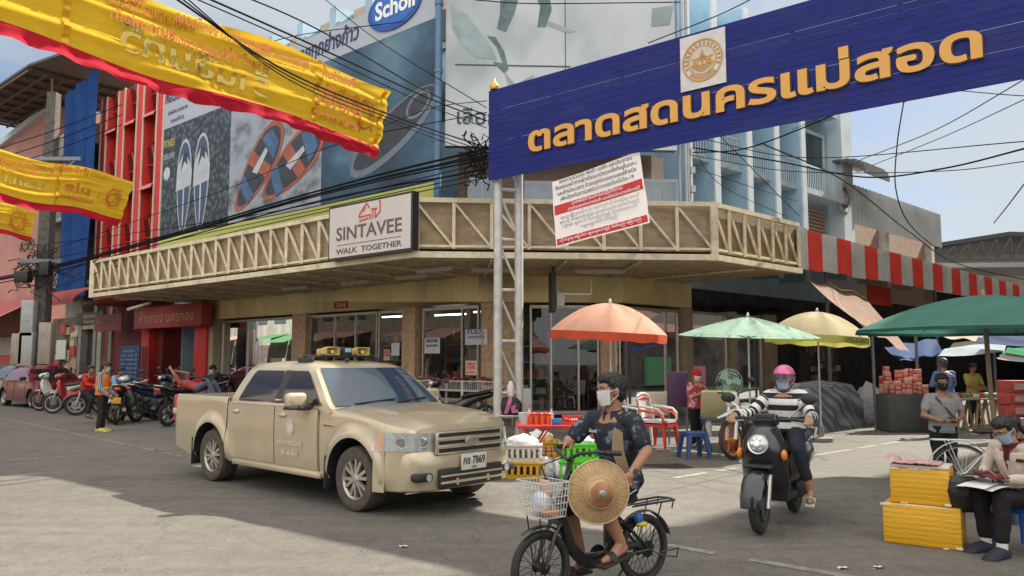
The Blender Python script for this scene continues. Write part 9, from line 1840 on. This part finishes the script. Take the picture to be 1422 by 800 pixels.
# -- others at the back
def at_foot(px, Y):return at(px, 500, Y)
p=at_foot(122, 20.2); person('person in a red and white jacket sitting on the red motorbike', (p.x, p.y, 0), R(-20), 1.5, dict(pel=(0, 0, .80), hipL=(.02, .09, .79), hipR=(.02, -.09, .79), neck=(.08, 0, 1.20), head=(.11, 0, 1.33), shL=(.07, .16, 1.16), shR=(.07, -.16, 1.16), elL=(.25, .22, .98), elR=(.25, -.22, .98), wrL=(.45, .2, .95), wrR=(.45, -.2, .95), knL=(.38, .16, .62), knR=(.38, -.16, .62), anL=(.30, .2, .25), anR=(.30, -.2, .25)), SKIN2, cloth('red_white_jacket', (.42, .03, .025)), 1.9, -.05, cloth('dark_jeans', (.02, .024, .04)), 1.9, hair='short', vox=.011)
p=at_foot(163, 20.8); person('man in a pale blue shirt sitting on a motorbike by the notice board', (p.x, p.y, 0), R(-35), 1.5, dict(pel=(0, 0, .80), hipL=(.02, .09, .79), hipR=(.02, -.09, .79), neck=(.14, 0, 1.17), head=(.20, 0, 1.28), shL=(.13, .16, 1.13), shR=(.13, -.16, 1.13), elL=(.30, .2, .95), elR=(.30, -.2, .95), wrL=(.50, .16, .93), wrR=(.50, -.16, .93), knL=(.38, .16, .62), knR=(.38, -.16, .62), anL=(.30, .2, .25), anR=(.30, -.2, .25)), SKIN2, cloth('pale_blue_shirt', (.20, .30, .46)), .9, -.05, cloth('dark_jeans', (.02, .024, .04)), 1.9, hair='short', vox=.011)
p=at_foot(264, 19.6); person('person in a red top lying back on a motorbike with raised arms', (p.x, p.y, 0), R(172), 1.5, dict(pel=(-.25, 0, .90), hipL=(-.28, .09, .90), hipR=(-.28, -.09, .90), neck=(.20, 0, 1.02), head=(.34, 0, 1.08), shL=(.15, .15, 1.02), shR=(.15, -.15, 1.02), elL=(.32, .14, 1.24), elR=(.12, -.14, 1.26), wrL=(.46, .06, 1.36), wrR=(.32, -.05, 1.30), knL=(-.58, .12, 1.05), knR=(-.60, -.12, 1.02), anL=(-.75, .14, .70), anR=(-.78, -.14, .68)), SKIN2, cloth('coral_red_top', (.30, .06, .05)), .8, -.05, cloth('grey_blue_jeans', (.09, .10, .14)), 1.9, hair='short', tilt=-1.2, vox=.011)
p=LF.pt(LF.sx(312, .6), .6, 0); dk, jd, HMd, qd=person('person in a dark jacket and cap leaning over a motorbike behind the pickup bed', (p.x, p.y, 0), R(200), 1.52, dict(pel=(0, 0, .86), neck=(.20, 0, 1.22), head=(.29, 0, 1.33), shL=(.18, .16, 1.17), shR=(.18, -.16, 1.17), elL=(.36, .2, 1.0), elR=(.36, -.2, 1.0), wrL=(.52, .14, .95), wrR=(.52, -.14, .95), hipL=(.0, .09, .84), hipR=(0, -.09, .84), knL=(.12, .1, .45), knR=(.12, -.1, .45), anL=(0, .11, .12), anR=(0, -.11, .12)), SKIN2, cloth('black_jacket', (.03, .026, .03)), 1.9, -.08, cloth('dark_jeans', (.02, .024, .04)), 1.9, hair='short', mask=MW, tilt=.35, vox=.011)
m=MB(); m.ell((-.008*qd, 0, .03*qd), (.066*qd, .056*qd, .055*qd), 0, HMd); m.ell((.07*qd, 0, .022*qd), (.05*qd, .045*qd, .008*qd), 0, HMd); m.build('cap', cloth('black_cap', (.015, .015, .017)), parent=dk, smooth=60); m=MB(); m.loft([[V((.285, s_, 1.12)), V((.225, s_, 1.0)), V((.13, s_, .88))]for s_ in(.06, .11)], 0, cap=False, closed=False); m.build('orange_stripe', mat('orange_vest_mesh', (.72, .17, .015), .7, var=.08), parent=dk)
p=LF.pt(LF.sx(84, 2.6), 2.6, 0); person('distant bare chested figure in a red skirt before the pale board', (p.x, p.y, 0), R(-70), 1.45, None, SKIN2, None, 1, 0, cloth('bright_red_skirt', (.5, .05, .06)), .8, hair='bob', vox=.013)
p=at_foot(1310, 16.6); J=stand(1.62); J.update(elL=V((.06, .24, 1.06)), elR=V((.06, -.24, 1.06)), wrL=V((.26, .14, 1.06)), wrR=V((.26, -.14, 1.06)))
BLC=mat('blue_check_shirt', (.03, .06, .22), .85); _t=BLC.node_tree; _b=_t.nodes.new('ShaderNodeTexBrick'); _b.inputs['Scale'].default_value=7; _b.inputs['Mortar Size'].default_value=.06; _b.offset=0; _b.inputs['Color1'].default_value=(.022, .05, .20, 1); _b.inputs['Color2'].default_value=(.03, .07, .26, 1); _b.inputs['Mortar'].default_value=(.16, .22, .36, 1); _tc=_t.nodes.new('ShaderNodeTexCoord'); _mp=_t.nodes.new('ShaderNodeMapping'); _mp.inputs['Rotation'].default_value=(R(90), 0, 0); _t.links.new(_tc.outputs['Object'], _mp.inputs[0]); _t.links.new(_mp.outputs[0], _b.inputs[0]); _t.links.new(_b.outputs[0], _t.nodes['Principled BSDF'].inputs['Base Color'])
person('man in a blue checked shirt seen from behind at the packet stall', (p.x, p.y, 0), R(95), 1.62, J, SKIN2, BLC, 1.6, -.1, cloth('dark_jeans', (.02, .024, .04)), 1.95, hair='short', hairm=mat('grey_black_hair', (.045, .045, .048), .6, var=.5, scale=40), vox=.010, girth=1.2)
p=at_foot(1349, 19.2); J=stand(1.5); J.update(elL=V((.08, .19, .98)), elR=V((.08, -.19, .98)), wrL=V((.28, .10, .92)), wrR=V((.28, -.10, .92)))
person('stall holder in a yellow T-shirt behind the trestle table', (p.x, p.y, .0), R(-80), 1.5, J, SKIN2, cloth('mustard_tshirt', (.42, .34, .08)), .8, -.1, cloth('dark_jeans', (.02, .024, .04)), 1.95, hair='short', tilt=.35, vox=.011, girth=1.05)
p=at_foot(1366, 16.9); J=stand(1.5); J.update(pel=(0, 0, .46), hipL=(.02, .09, .45), hipR=(.02, -.09, .45), neck=(.10, 0, .90), head=(.14, 0, 1.03), shL=(.08, .16, .86), shR=(.08, -.16, .86), elL=(.18, .19, .62), elR=(.18, -.19, .62), wrL=(.38, .1, .56), wrR=(.38, -.1, .56), knL=(.42, .1, .46), knR=(.40, -.1, .46), anL=(.50, .12, .08), anR=(.46, -.12, .08))
